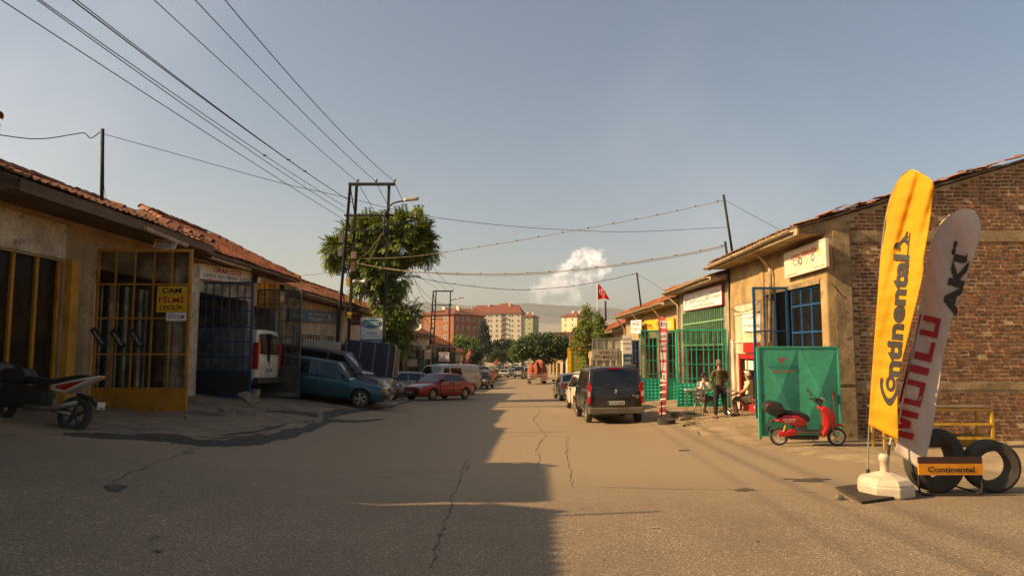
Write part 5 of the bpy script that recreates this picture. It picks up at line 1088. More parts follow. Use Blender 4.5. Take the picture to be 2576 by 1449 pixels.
# ================================================================ PYLONS, WIRES, POLES
IRON = mat('dark_iron', (0.028, 0.02, 0.018), 0.75, 0.2, var=0.4, scale=6)
CERAM = mat('ceramic_insulator', (0.45, 0.38, 0.3), 0.3, var=0.2)
WIRE = mat('wire_black', (0.018, 0.017, 0.018), 0.7, var=0); WIRE_P = mat('wire_pale', (0.30, 0.235, 0.16), 0.8, var=0.2)
ALU = mat('lamp_aluminium', (0.5, 0.48, 0.44), 0.4, 0.4, var=0.2)
def curve_pts(ctrl, n=8):
    """smooth path through the control points"""
    P = [Vector(p) for p in ctrl]; out = []
    for i in range(len(P) - 1):
        p0, p1, p2, p3 = P[max(i - 1, 0)], P[i], P[i + 1], P[min(i + 2, len(P) - 1)]
        for k in range(n):
            t = k / n; out.append(0.5 * ((2 * p1) + (p2 - p0) * t + (2 * p0 - 5 * p1 + 4 * p2 - p3) * t * t + (3 * p1 - p0 - 3 * p2 + p3) * t ** 3))
    out.append(P[-1]); return out
def pylon(label, Y, lampdir, k, u_of):
    """three-legged iron line pylon; u_of maps the first pylon's picture columns to metres at depth Y"""
    X = lambda u: u_of(u)
    zt = at(930, 468, 30).z - G(-6, 30)
    base = Vector((X(905), Y, G(X(905), Y))); r0 = root('lamp_pylon', base, label, 'pylon', 'iron line pylons with a lamp'); z0 = base.z
    Z = lambda v: z0 + (at(930, v, 30).z - G(-6, 30))
    legs = [((X(846), Y - 0.25, z0 - 0.2), (X(876), Y, Z(468))), ((X(871), Y + 0.3, z0 - 0.2), (X(891), Y + 0.12, Z(468))), ((X(966), Y, z0 - 0.2), (X(975), Y, Z(468)))]
    for a, c in legs: bb = MB(); bb.bar(a, c, 0.11); bb.build('leg', IRON, r0)
    for (u0, u1, v, t) in ((873, 991, 468, 0.12), (864, 987, 546, 0.08), (862, 945, 583, 0.08), (860, 940, 627, 0.06)):
        bb = MB(); bb.bar((X(u0), Y - 0.06, Z(v)), (X(u1), Y - 0.06, Z(v)), t); bb.build('cross_beam', IRON, r0)
    for v0, v1 in ((470, 546), (546, 627), (627, 720), (720, 820)):
        bb = MB(); f = lambda v, l: Vector(l[1]).lerp(Vector(l[0]), (Z(468) - Z(v)) / (Z(468) - z0)); bb.bar(f(v0, legs[0]), f(v1, legs[1]), 0.035); bb.build('lacing', IRON, r0)
    for u in (896, 943, 990):
        bb = MB(); bb.lathe([(0.0, 0), (0.03, 0), (0.03, 0.08), (0.07, 0.09), (0.045, 0.13), (0.065, 0.15), (0.03, 0.19), (0, 0.19)], (X(u), Y - 0.06, Z(468) + 0.06), 'Z', 10); bb.build('insulator', CERAM, r0, smooth=True)
    arm = curve_pts([(X(966), Y - 0.1, Z(600)), (X(966), Y - 0.12, Z(560)), (X(972), Y - 0.13, Z(535)), (X(988), Y - 0.15, Z(517)), (X(1018), Y - 0.2, Z(511))])
    bb = MB(); bb.tube(arm, 0.035, 8); bb.build('lamp_arm', IRON, r0, smooth=True)
    bb = MB(); hx0, hx1 = X(1014), X(1053); zc = Z(509)
    bb.loft([[(x, Y - 0.2 + sy * w_, zc + sz * h + dz) for sy, sz in ((-1, -.6), (1, -.6), (1, .2), (.5, 1), (-.5, 1), (-1, .2))] for x, w_, h, dz in ((hx0, 0.05, 0.05, -0.02), (hx0 + 0.1, 0.12, 0.09, 0), (hx1 - 0.1, 0.13, 0.08, 0.05), (hx1, 0.08, 0.05, 0.06))]); bb.build('lamp_head', ALU, r0)
    return r0, Z
px1 = lambda u: at(u, 700, 30).x
PY1, Z1 = pylon('tall three-legged iron pylon with a street lamp in front of the green tree', 30.0, 1, 1, px1)
s2 = 2.30
PY2, Z2 = pylon('smaller looking far pylon with a street lamp beyond the parked vans', 69.0, 1, 1, lambda u: at(1114, 800, 69).x + (px1(u) - px1(932)))
def box_thing(name, label, u0, v0, u1, v1, Y, m, cat, d=0.25, group=None):
    a, c = at(u0, v1, Y), at(u1, v0, Y); bb = MB(); bb.box((a.x, Y - d, a.z), (c.x, Y, c.z)); o = bb.build(name, m, origin=(a.x, Y, a.z)); bevel(o, 0.015); return tag(o, label, cat, group)
GREYB = mat('box_grey', (0.16, 0.14, 0.125), 0.6, var=0.2, scale=3); BOXY = mat('box_yellow', (0.6, 0.45, 0.1), 0.6, var=0.2, scale=3)
for k, (b_, m, l) in enumerate((((855, 592, 867, 612), GREYB, 'upper grey junction box on the outer pylon leg'), ((852, 627, 864, 646), GREYB, 'lower dark junction box on the outer pylon leg'), ((885, 634, 898, 652), mat('box_rose', (0.28, 0.16, 0.13), 0.6, var=0.2), 'rosy junction box on the inner pylon leg'), ((884, 662, 896, 684), mat('box_rust', (0.16, 0.07, 0.05), 0.7, var=0.3), 'rust-red junction box below the rosy one'), ((872, 700, 882, 719), BOXY, 'yellow switch box beside the horn speaker'), ((873, 786, 884, 801), mat('warning_yellow', (0.72, 0.46, 0.02), 0.5, var=0.1), 'yellow warning plate low on the pylon'))):
    box_thing('junction_box', l, *b_, 29.75, m, 'box', 0.16 if k < 5 else 0.02, 'boxes on the near pylon')
hs = at(900, 709, 29.7); bb = MB(); bb.lathe([(0.0, -0.22), (0.09, -0.22), (0.09, -0.05), (0.05, 0.0), (0.06, 0.12), (0.11, 0.26), (0.19, 0.36), (0.185, 0.365), (0.09, 0.25), (0, 0.1)], hs, 'X', 18); tag(bb.build('horn_speaker', mat('horn_grey', (0.30, 0.32, 0.33), 0.4, 0.1, var=0.2), origin=hs, smooth=True), 'grey horn loudspeaker on the near pylon', 'loudspeaker')
def wire(label, pts, r_, m, group, clips=0.0, name='cable', cat='cable', sub=10):
    path = curve_pts(pts, sub); r0 = root(name, path[0], label, cat, group)
    bb = MB(); bb.tube(path, r_, 5); bb.build('strand', m, r0, smooth=True, fix=False)
    if clips:
        cm = MB(); cm.lathe([(0, -0.03), (0.028, -0.015), (0.028, 0.015), (0, 0.03)], axis='Z', seg=6); me = cm.mesh('clip', WIRE); d = 0; 
        for a, c in zip(path, path[1:]):
            d += (c - a).length
            if d > clips: d = 0; put('clip', me, r0, c + Vector((0, 0, 0.02)) - path[0])
    return r0
def span(a, ymid, umid, vmid, zback, yback=-9.0):
    """line wire from the pylon, seen at (umid, vmid) at depth ymid, on to the pylon behind the camera"""
    m_ = at(umid, vmid, ymid); e = Vector((a.x + (m_.x - a.x) * (a.y - yback) / (a.y - m_.y), yback, zback)); pts = []
    for i in range(25):
        y = a.y + (yback - a.y) * i / 24
        l0 = (y - m_.y) * (y - e.y) / ((a.y - m_.y) * (a.y - e.y)); l1 = (y - a.y) * (y - e.y) / ((m_.y - a.y) * (m_.y - e.y)); l2 = (y - a.y) * (y - m_.y) / ((e.y - a.y) * (e.y - m_.y))
        pts.append(Vector((a.x + (e.x - a.x) * i / 24, y, a.z * l0 + m_.z * l1 + e.z * l2)))
    return pts
tops = [at(u, 455, 29.94) for u in (896, 943, 990)]
for k, (q, um, ym) in enumerate(zip(tops, (387, 490, 565), (14.2, 13.6, 12.8))):
    wire('thin power line from the pylon top over the road, ' + ('left', 'middle', 'right')[k] + ' of three', span(q, ym, um, 0, q.z + 1.0), 0.011, WIRE, 'top power lines', name='power_line', sub=1)
LOWP = []
low = [((868, 498), (202, 8), 12.5), ((890, 512), (202, 16), 12.2), ((868, 520), (202, 72), 13.0), ((868, 535), (202, 79), 12.6), ((866, 553), (202, 130), 13.4)]
for k, (p, q, ym) in enumerate(low):
    a = at(*p, 29.95); sp_ = span(a, ym, q[0], q[1], a.z + 1.1); LOWP.append([p_.lerp(r_, f / 6) for p_, r_ in zip(sp_, sp_[1:]) for f in range(6) if p_.y > 8]); wire('power line to the upper left corner, ' + ('topmost', 'second', 'third', 'fourth', 'lowest')[k] + ' of the lower five', sp_, 0.0105 if k != 1 else 0.014, WIRE, 'lower power lines', name='power_line', sub=1)
bdr = mat('spacer_black', (0.02, 0.02, 0.02), 0.8, var=0)
for k, (u, v, Y) in enumerate(((665, 386, 19.8), (735, 396, 21.2), (775, 421, 22.6))):
    q = min((p_ for W in LOWP for p_ in W), key=lambda p_: math.hypot(proj(p_)[0] - u, proj(p_)[1] - v)); bb = MB(); bb.lathe([(0, -0.07), (0.025, -0.04), (0.03, 0.03), (0, 0.07)], q, 'X', 8); tag(bb.build('line_spacer', bdr, origin=q, smooth=True), 'dark spacer on the power lines, ' + ('leftmost', 'middle', 'rightmost')[k] + ' of three', 'spacer', 'spacers on the power lines')
for k, (p, q, w_) in enumerate(zip(tops, (1098, 1119, 1140), range(3))):
    e = at(q, 724, 68.9); mid = (p + e) / 2; mid.z -= 1.0; wire('power line from the near pylon to the far pylon, ' + ('left', 'middle', 'right')[k] + ' of three', [p, mid, e], 0.014, WIRE, 'lines between the pylons', name='power_line')
for k, (p, q) in enumerate((((985, 547), (1090, 775)), ((945, 584), (1092, 782)), ((940, 546), (1125, 775)))):
    a, e = at(*p, 29.9), at(*q, 68.9); mid = (a + e) / 2; mid.z -= 0.9; wire('lower line from the near pylon to the far pylon, ' + ('first', 'second', 'third')[k] + ' of three', [a, mid, e], 0.014, WIRE, 'lower lines between the pylons', name='power_line')
def cross(label, ctrl, y0, y1, r_, m, clips=0, group='cables over the street'):
    u0, u1 = ctrl[0][0], ctrl[-1][0]
    return wire(label, [at(u, v, y0 + (y1 - y0) * (u - u0) / (u1 - u0)) for u, v in ctrl], r_, m, group, clips)
cross('thin wire from the left roof pole across the street to the right roof', [(262, 338), (480, 398), (700, 459), (870, 497), (1050, 540), (1250, 566), (1450, 580), (1600, 583), (1830, 572)], 17.0, 24.6, 0.008, WIRE)
cross('topmost beaded cable from the pylon to the leaning roof pole', [(892, 651), (1000, 648), (1090, 639), (1300, 606), (1600, 552), (1818, 505)], 29.8, 24.7, 0.013, WIRE_P, 0.62)
cross('middle beaded cable bundle from the pylon to the shop corner', [(884, 660), (1000, 680), (1100, 687), (1290, 689), (1480, 675), (1700, 643), (1822, 618)], 29.8, 24.8, 0.02, WIRE_P, 0.75)
cross('lower strand of the cable bundle from the pylon to the shop corner', [(884, 664), (1000, 678), (1120, 690), (1290, 693), (1480, 679), (1700, 647), (1824, 622)], 29.85, 24.85, 0.009, WIRE_P)
cross('lowest beaded cable ending at the pole on the red roof', [(905, 668), (1030, 694), (1130, 713), (1290, 729), (1420, 722), (1520, 706), (1602, 688)], 29.9, 40.0, 0.014, WIRE, 0.9)
cross('cable looping from the tree side of the pylon to the right', [(882, 652), (920, 640), (945, 610), (965, 583)], 29.7, 29.8, 0.012, WIRE_P); cross('slack cable hanging between the pylon legs', [(886, 668), (925, 655), (950, 612), (962, 590)], 29.65, 29.8, 0.01, WIRE_P)
cross('thin wire from the orange tiled roof to the pylon', [(762, 692), (800, 690), (856, 680)], 28.0, 29.8, 0.007, WIRE); cross('sagging wire from the pylon to the pale workshop eave', [(872, 775), (905, 800), (845, 790), (800, 800)][:1] + [(850, 790), (810, 800), (770, 803)], 29.6, 29.2, 0.008, WIRE)
pole('roof_pole', 'black pole standing on the first left roof', [at(256, 520, 17.0), at(258, 325, 17.0)], 0.045, IRON)
wire('drooping thick cable from the left roof pole out of the picture', [at(258, 327, 17), at(245, 338, 17), at(228, 348, 16.9), at(215, 337, 16.8), at(200, 336, 16.6), at(90, 350, 15.5), at(-60, 330, 14)], 0.012, WIRE, 'cables over the street')
wire('thin wire hanging beside the left roof pole', [at(262, 425, 17), at(262, 470, 17), at(268, 500, 17), at(278, 517, 17)], 0.006, WIRE, 'cables over the street')
pole('roof_pole', 'leaning black pole on the corner of the brick gable roof', [at(1843, 640, 24.7), at(1820, 490, 24.7)], 0.045, IRON)
pole('conduit_pipe', 'dark cable pipe rising between the ochre and the green shop', [at(1840, 880, 24.78), at(1836, 760, 24.72), at(1830, 650, 24.5), at(1824, 608, 24.5)], 0.045, IRON, 'pipe')
pole('roof_pole', 'thin leaning pole on the red tiled roof', [at(1613, 775, 40), at(1602, 686, 40)], 0.05, IRON); pole('roof_pole', 'short dark pole behind the red flag', [at(1524, 806, 52), at(1523, 757, 52)], 0.07, IRON)
pole('roof_pole', 'stub pole on the tall roof out on the far left', [(-8.3, 6.75, 5.3), (-8.3, 6.75, 6.35)], 0.035, IRON)
wire('guy wire down from the leaning pole over the brick gable roof', [at(1822, 502, 24.7), at(1890, 540, 22), at(1968, 582, 19)], 0.007, WIRE, 'guy wires'); wire('guy wire from the red roof pole to the green shop eave', [at(1603, 690, 40), at(1645, 714, 36), at(1690, 747, 32)], 0.009, WIRE, 'guy wires')
# wall cables drooping over the street fronts
cross('black cable drooping over the ochre wall', [(1838, 775), (1860, 785), (1890, 778), (1915, 755), (1938, 742)], 24.2, 20.0, 0.012, WIRE); cross('cables crossing the concrete column of the brick gable', [(2092, 712), (2110, 735), (2130, 752)], 17.0, 17.0, 0.008, WIRE)
# red flag on its mast
fm = root('flag_mast', at(1503, 860, 55.0), 'pale flag mast with a red crescent flag', 'flag')
bb = MB(); bb.tube([at(1503, 900, 55), at(1503, 706, 55)], 0.05, 8); bb.build('mast', mat('mast_pale', (0.5, 0.45, 0.32), 0.5, var=0.2), fm, smooth=True)
def flag_pt(s_, t_):
    u = 1503 + 31 * s_; v = 713 + (1 - t_) * 42 + s_ ** 1.4 * (30 + 12 * t_) - (1 - t_) * s_ * 30
    q = at(u, v, 55 + 0.12 * math.sin(s_ * 7 + t_)); return q
bb = MB(); bb.grid(flag_pt, 12, 8); cl = bb.build('flag_cloth', mat('flag_red', (0.62, 0.015, 0.012), 0.7, var=0.1), fm, smooth=True, fix=False)
for rr_, cxs, m in ((0.24, 0.30, INK_W), (0.19, 0.36, MATS['flag_red'])):
    bb = MB(); bb.add([flag_pt(cxs + rr_ * 0.72 * math.cos(2 * math.pi * k / 18), 0.52 + rr_ * math.sin(2 * math.pi * k / 18)) + Vector((0, -0.02 - (0.03 if m is not INK_W else 0), 0)) for k in range(18)], [tuple(range(18))]); bb.build('crescent', m, cl, fix=False)
bb = MB(); bb.add([flag_pt(0.56 + (0.08 if k % 2 == 0 else 0.034) * math.cos(math.pi * k / 5), 0.52 + (0.10 if k % 2 == 0 else 0.042) * math.sin(math.pi * k / 5)) + Vector((0, -0.04, 0)) for k in range(10)], [tuple(range(10))]); bb.build('star', INK_W, cl, fix=False)
# ================================================================ TREES
def leaf_mat(name, a, c):
    m = bpy.data.materials.new(name); m.use_nodes = True; t = m.node_tree; t.nodes.clear()
    o = nn(t, 'ShaderNodeOutputMaterial'); d = nn(t, 'ShaderNodeBsdfPrincipled'); d.inputs['Roughness'].default_value = 0.6; tl = nn(t, 'ShaderNodeBsdfTranslucent'); mx = nn(t, 'ShaderNodeMixShader'); mx.inputs[0].default_value = 0.3
    g = nn(t, 'ShaderNodeNewGeometry'); r = nn(t, 'ShaderNodeValToRGB'); t.links.new(g.outputs['Random Per Island'], r.inputs[0])
    r.color_ramp.elements[0].color = (*a, 1); r.color_ramp.elements[1].color = (*c, 1)
    t.links.new(r.outputs[0], d.inputs['Base Color']); t.links.new(r.outputs[0], tl.inputs[0]); t.links.new(d.outputs[0], mx.inputs[1]); t.links.new(tl.outputs[0], mx.inputs[2]); t.links.new(mx.outputs[0], o.inputs[0]); return m
LEAF_A = leaf_mat('leaf_ailanthus', (0.04, 0.075, 0.008), (0.28, 0.30, 0.025)); LEAF_B = leaf_mat('leaf_dark', (0.02, 0.042, 0.008), (0.085, 0.115, 0.02)); LEAF_C = leaf_mat('leaf_bright', (0.06, 0.11, 0.01), (0.20, 0.24, 0.03)); LEAF_P = leaf_mat('leaf_conifer', (0.008, 0.02, 0.008), (0.03, 0.05, 0.018)); SEED = leaf_mat('seed_clusters', (0.16, 0.15, 0.015), (0.26, 0.22, 0.03))
BARK = mat('bark', (0.075, 0.055, 0.04), 0.95, var=0.4, scale=6, bump=0.5, bscale=20)
def rnd_unit(r):
    while True:
        v = Vector((r.uniform(-1, 1), r.uniform(-1, 1), r.uniform(-1, 1)))
        if 0.05 < v.length < 1: return v.normalized()
def frond(bb, p, d, L, r, n=7, lw=0.055):
    """a drooping compound leaf: paired leaflets along a rib"""
    side = d.cross(Vector((0, 0, 1)))
    if side.length < 0.1: side = Vector((1, 0, 0))
    side.normalize(); q = Vector(p); dd = Vector(d)
    for i in range(n):
        dd = (dd + Vector((0, 0, -0.16))).normalized(); q2 = q + dd * (L / n); ll = L * (0.30 - 0.12 * abs(i / n - 0.4))
        for sg in (-1, 1):
            e = (side * sg + dd * 0.45 + Vector((0, 0, -0.25))).normalized(); w_ = dd * lw
            a = q2; bb.add([a - w_ * 0.3, a + e * ll * 0.5 - w_, a + e * ll, a + e * ll * 0.5 + w_], [(0, 1, 2, 3)])
        q = q2
def leaf_clump(bb, p, rad_, n, size, r, flat=0.7):
    for _ in range(n):
        d = rnd_unit(r); c = p + Vector((d.x, d.y, d.z * flat)) * rad_ * r.uniform(0.5, 1) ; nrm = (d + rnd_unit(r) * 0.8).normalized(); u = nrm.cross(rnd_unit(r)).normalized(); v = nrm.cross(u); s_ = size * r.uniform(0.6, 1.3)
        bb.add([c - u * s_ * .5, c + v * s_ * .35, c + u * s_ * .6, c - v * s_ * .35], [(0, 1, 2, 3)])
def tree(name, label, Y, base, blobs, kind, lm, n_tips, size, seed, group=None, trunk_r=0.14, dy=None, limbs=True, cat='tree'):
    r = random.Random(seed); bx, bz = base.x, base.z; r0 = root(name, base, label, cat, group)
    tips = []; tot = sum(b_[2] * b_[3] for b_ in blobs)
    for (u, v, ru, rv) in blobs:
        c = at(u, v, Y); sx, sz = ru * Y / FPX, rv * Y / FPX; sy = dy or (sx + sz) / 2
        for _ in range(max(3, int(n_tips * ru * rv / tot))):
            d = rnd_unit(r); f = r.uniform(0.4, 1.08) ** 0.5; tips.append((c + Vector((d.x * sx, d.y * sy, d.z * sz)) * f, Vector((d.x, d.y, d.z)), c))
    bb = MB(); sd = MB()
    for p, d, c in tips:
        if kind == 'frond':
            for _ in range(r.randint(4, 7)):
                e = (d * 0.9 + rnd_unit(r) * 0.8 + Vector((0, 0, 0.15))).normalized(); frond(bb, p, e, size * r.uniform(0.7, 1.2), r)
            if r.random() < 0.12 and d.z > -0.2: leaf_clump(sd, p + d * 0.25, 0.22, 26, 0.09, r)
        else: leaf_clump(bb, p, size * 2.2, 16, size, r)
    cr = bb.build('crown', lm, r0, fix=False)
    if sd.v: sd.build('seed_cluster', SEED, r0, fix=False)
    tr = MB(); top = Vector((sum(t_[2].x for t_ in tips) / len(tips), Y, max(t_[2].z for t_ in tips))); mid = base.lerp(top, 0.5) + Vector((0.1, 0, 0))
    tr.tube(curve_pts([base - Vector((0, 0, 0.3)), base + Vector((0.02, 0, 0.6)), mid, top], 5), [trunk_r * 1.3] * 2 + [trunk_r * (1 - 0.75 * i / 14) for i in range(14)], 8)
    if limbs:
        for (u, v, ru, rv) in blobs:
            c = at(u, v, Y); s_ = base.lerp(top, min(0.85, max(0.3, (c.z - base.z) / (top.z - base.z) * 0.7)))
            tr.tube(curve_pts([s_, s_.lerp(c, 0.5) + Vector((0, 0, 0.1)), c], 4), [trunk_r * 0.45 * (1 - 0.8 * i / 8) for i in range(9)], 6)
            for _ in range(3): tr.tube([c.lerp(s_, 0.3), c + Vector((r.uniform(-1, 1) * ru, r.uniform(-1, 1) * ru, r.uniform(-.6, 1) * rv)) * Y / FPX * 0.8], [trunk_r * 0.16, 0.008], 5)
    tr.build('trunk', BARK, r0, smooth=True); return r0
YT = 35.5; bt = at(962, 880, YT); bt.z = G(bt.x, YT)
tree('ailanthus_tree', 'tall spreading green tree with feathery leaves behind the near pylon', YT, bt, [(975, 572, 46, 26), (1030, 568, 34, 24), (1050, 596, 32, 24), (1066, 628, 24, 22), (1000, 622, 62, 32), (930, 592, 40, 32), (885, 602, 34, 30), (850, 634, 33, 22), (905, 650, 40, 22), (955, 665, 46, 18), (945, 698, 44, 15), (1008, 708, 22, 14), (915, 722, 24, 11), (968, 742, 24, 18), (985, 785, 32, 30), (1022, 788, 24, 15), (978, 835, 34, 34), (1003, 848, 22, 26)], 'frond', LEAF_A, 640, 0.72, 3, trunk_r=0.13)
# ================================================================ FEATHER FLAGS AND STANDS
METAL = mat('pole_steel', (0.32, 0.30, 0.28), 0.4, 0.6, var=0.2)
def cloth(name, mtl, parent, left, right, Y, rip, nu=12, nv=48):
    """cloth between two picture outlines (bottom to top) hanging at depth Y; rip(u, v) is its ripple in metres"""
    def along_(tab, t_):
        ln = [0]
        for a, c in zip(tab, tab[1:]): ln.append(ln[-1] + math.hypot(c[0] - a[0], c[1] - a[1]))
        d = t_ * ln[-1]
        for i in range(len(tab) - 1):
            if d <= ln[i + 1] + 1e-9:
                f = (d - ln[i]) / (ln[i + 1] - ln[i]); return (tab[i][0] + (tab[i + 1][0] - tab[i][0]) * f, tab[i][1] + (tab[i + 1][1] - tab[i][1]) * f)
        return tab[-1]
    def sm(tab): return [(p.x, p.y) for p in curve_pts([(a, c, 0) for a, c in tab], 6)]
    left, right = sm(left), sm(right)
    def pt(s_, t_):
        a, c = along_(left, t_), along_(right, t_); u, v = a[0] + (c[0] - a[0]) * s_, a[1] + (c[1] - a[1]) * s_
        return at(u, v, Y + rip(u, v))
    bb = MB(); bb.grid(pt, nu, nv); o = bb.build(name, mtl, parent, smooth=True, fix=False)
    so = o.modifiers.new('thick', 'SOLIDIFY'); so.thickness = 0.004; so.offset = 1 if True else 0
    return o
def cloth_mat(name, col):
    m = mat(name, col, 0.75, var=0.06, scale=2); t = m.node_tree; p = t.nodes['Principled BSDF']; o = [n for n in t.nodes if n.type == 'OUTPUT_MATERIAL'][0]
    tl = nn(t, 'ShaderNodeBsdfTranslucent'); tl.inputs[0].default_value = (*col, 1); mx = nn(t, 'ShaderNodeMixShader'); mx.inputs[0].default_value = 0.35
    t.links.new(p.outputs[0], mx.inputs[1]); t.links.new(tl.outputs[0], mx.inputs[2]); t.links.new(mx.outputs[0], o.inputs[0]); return m
YF = gp(2180, 1240).y
yf = root('feather_flag', gp(2180, 1240), 'tall yellow feather flag reading Continental on a flat plate stand', 'flag')
ripY = lambda u, v: -(u - 2200) * YF / FPX * 0.95 + 0.024 * math.sin((u - 2185) * 0.075 + v * 0.012) + 0.03 * math.sin(v * 0.022 + 1) + 0.022 * math.sin((u * 0.9 + v * 0.28) * 0.14) * sstep(760, 480, v) + 0.0045 * math.sin((u * 0.75 + v * 0.22) * 0.33) * (0.4 + sstep(900, 500, v)) + 0.003 * math.sin(v * 0.16 + u * 0.05)
YEL = cloth_mat('flag_yellow', (0.80, 0.43, 0.003))
cy_ = cloth('flag_cloth', YEL, yf, [(2185, 1068), (2192, 960), (2204, 800), (2216, 640), (2227, 550), (2240, 500), (2262, 452), (2291, 427)], [(2260, 1107), (2258, 1000), (2264, 930), (2284, 850), (2306, 760), (2322, 690), (2324, 650), (2334, 590), (2344, 520), (2349, 464), (2325, 440), (2291, 427)], YF, ripY, 34, 110)
INKF = mat('flag_print_black', (0.028, 0.024, 0.02), 0.7, var=0)
def on_flag(u, v): return at(u, v, YF + ripY(u, v) - 0.018)
def flag_text(s, p0, p1, h, m, parent, fn, bold=0.02, shear=0.0):
    """letters running from picture point p0 to p1, their tops to the left"""
    d = Vector((p1[0] - p0[0], p1[1] - p0[1])); L = d.length; d /= L; nrm = Vector((d.y, -d.x))
    if nrm.x > 0: nrm = -nrm
    vs_, fs_ = text_mesh(s, bold, shear); bb = MB()
    bb.add([fn(p0[0] + d.x * (x + .5) * L + nrm.x * y * h, p0[1] + d.y * (x + .5) * L + nrm.y * y * h) for x, y in vs_], fs_)
    return bb.build('lettering', m, parent, fix=False)
flag_text('ntinental', (2243, 948), (2268, 640), 40, INKF, cy_, on_flag, 0.045, 0.0)
def flag_poly(pts, m, parent, fn, nm): bb = MB(); bb.add([fn(*p) for p in pts], [tuple(range(len(pts)))]); return bb.build(nm, m, parent, fix=False)
def ring(c, ro, ri, a0, a1, fn, m, parent, nm, n=26, tip=0.0):
    bb = MB(); vs_ = []
    for k in range(n + 1):
        a = a0 + (a1 - a0) * k / n; tp = max(0, math.sin(a)) ** 3 * tip
        for q, w_ in ((ro, tp), (ri, tp * 0.35)): vs_.append(fn(c[0] + math.cos(a) * q[0], c[1] + math.sin(a) * (q[1] + w_)))
    bb.add(vs_, [(2 * k, 2 * k + 1, 2 * k + 3, 2 * k + 2) for k in range(n)]); return bb.build(nm, m, parent, fix=False)
ring((2237, 966), (24, 36), (17.5, 29), -0.45, math.pi + 0.5, on_flag, INKF, cy_, 'lettering', tip=18)
ring((2240, 965), (12, 20), (5.5, 11), 0, 2 * math.pi, on_flag, INKF, cy_, 'lettering')
H = [(-22, 2), (-16, -6), (-12, -6), (-4, -2), (6, -6), (14, -8), (20, -15), (24, -13), (20, -6), (21, 0), (16, 4), (19, 10), (14, 12), (15, 16), (12, 16), (10, 9), (5, 4), (-2, 6), (-8, 10), (-4, 14), (-10, 20), (-13, 17), (-9, 13), (-13, 9), (-16, 6), (-20, 8)]
flag_poly([(2268 + x * 0.25 + y * 0.25 - 2 + (x * 0.62), 609 - x * 0.62 + y * 0.9) for x, y in H], INKF, cy_, on_flag, 'horse_emblem')
flag_poly([(2287, 585), (2289, 585), (2283, 643), (2281, 643)], INKF, cy_, on_flag, 'emblem_line')
yb_ = lambda u: YF + ripY(u, 800) * 0 - (u - 2200) * YF / FPX * 0.95
bb = MB(); bb.tube(curve_pts([at(2182, 1236, YF)] + [at(u, v, yb_(u) + 0.02) for u, v in ((2186, 1080), (2203, 850), (2219, 620), (2237, 510), (2262, 451), (2291, 428), (2322, 440), (2347, 463))], 6), 0.012, 8); bb.build('pole', METAL, yf, smooth=True)
bb = MB(); bb.tube([at(2182, 1238, YF), at(2184, 1180, YF)], 0.026, 10); bb.build('socket', IRON, yf, smooth=True)
pl = [gp(*p) for p in ((2102, 1234), (2183, 1225), (2284, 1252), (2168, 1268))]
pl = [Vector((q.x, q.y, max(p.z for p in pl))) for q in pl]; bb = MB(); bb.prism([q + Vector((0, 0, 0.005)) for q in pl], (0, 0, 0.03)); bevel(bb.build('base_plate', mat('plate_iron', (0.06, 0.045, 0.033), 0.75, 0.2, var=0.35, scale=6, rust=0.3), yf), 0.008)
bb = MB(); q = at(2181, 1236, YF); bb.lathe([(0, 0.0), (0.09, 0.0), (0.09, 0.02), (0, 0.02)], (q.x, q.y, pl[0].z + 0.036), 'Z', 12); bb.build('flange', RUSTM, yf)
YM = gp(2225, 1250).y + 0.15
mf = root('feather_flag', Vector((at(2228, 1240, YM).x, YM, G(5, YM))), 'pale grey feather flag with big red letters beside the yellow one', 'flag')
ripM = lambda u, v: -(u - 2300) * YM / FPX * 0.4 + 0.04 * math.sin((u - 2250) * 0.05 - v * 0.010) + 0.03 * math.sin(v * 0.018) + 0.008 * math.sin((u * 0.6 - v * 0.2) * 0.3)
GREYC = cloth_mat('flag_pale_grey', (0.62, 0.58, 0.60))
cm_ = cloth('flag_cloth', GREYC, mf, [(2250, 1133), (2262, 1090), (2276, 990), (2300, 860), (2328, 700), (2343, 620), (2360, 575), (2385, 545), (2420, 525)], [(2319, 1184), (2338, 1117), (2356, 1019), (2374, 894), (2396, 800), (2424, 720), (2452, 640), (2468, 580), (2462, 545), (2445, 528), (2420, 525)], YM, ripM, 30, 90)
on_m = lambda u, v: at(u, v, YM + ripM(u, v) - 0.018)
INKM = mat('flag_print_red', (0.30, 0.006, 0.012), 0.7, var=0)
def block(strokes, p0, p1, h, m, parent):
    """square letters drawn from bars: strokes are quads in (along, across) units of the letter box"""
    d = Vector((p1[0] - p0[0], p1[1] - p0[1])); L = d.length; d /= L; nr_ = Vector((d.y, -d.x)); nr_ = nr_ if nr_.x < 0 else -nr_
    bb = MB()
    for q in strokes:
        g = []
        for i in range(4):
            (x0, y0), (x1, y1) = q[i], q[(i + 1) % 4]
            for k in range(3): g.append((x0 + (x1 - x0) * k / 3, y0 + (y1 - y0) * k / 3))
        bb.add([on_m(p0[0] + d.x * x * L + nr_.x * y * h, p0[1] + d.y * x * L + nr_.y * y * h) for x, y in g], [tuple(range(12))])
    return bb.build('lettering', m, parent, fix=False)
def rect(x0, y0, x1, y1): return [(x0, y0), (x1, y0), (x1, y1), (x0, y1)]
def U(x, w_, y1, t=0.028): return [rect(x, 0, x + t * 1.6, y1), rect(x + w_ - t * 1.6, 0, x + w_, y1), rect(x, 0, x + w_, 0.2)]
p0, p1 = (2296, 1106), (2368, 802)
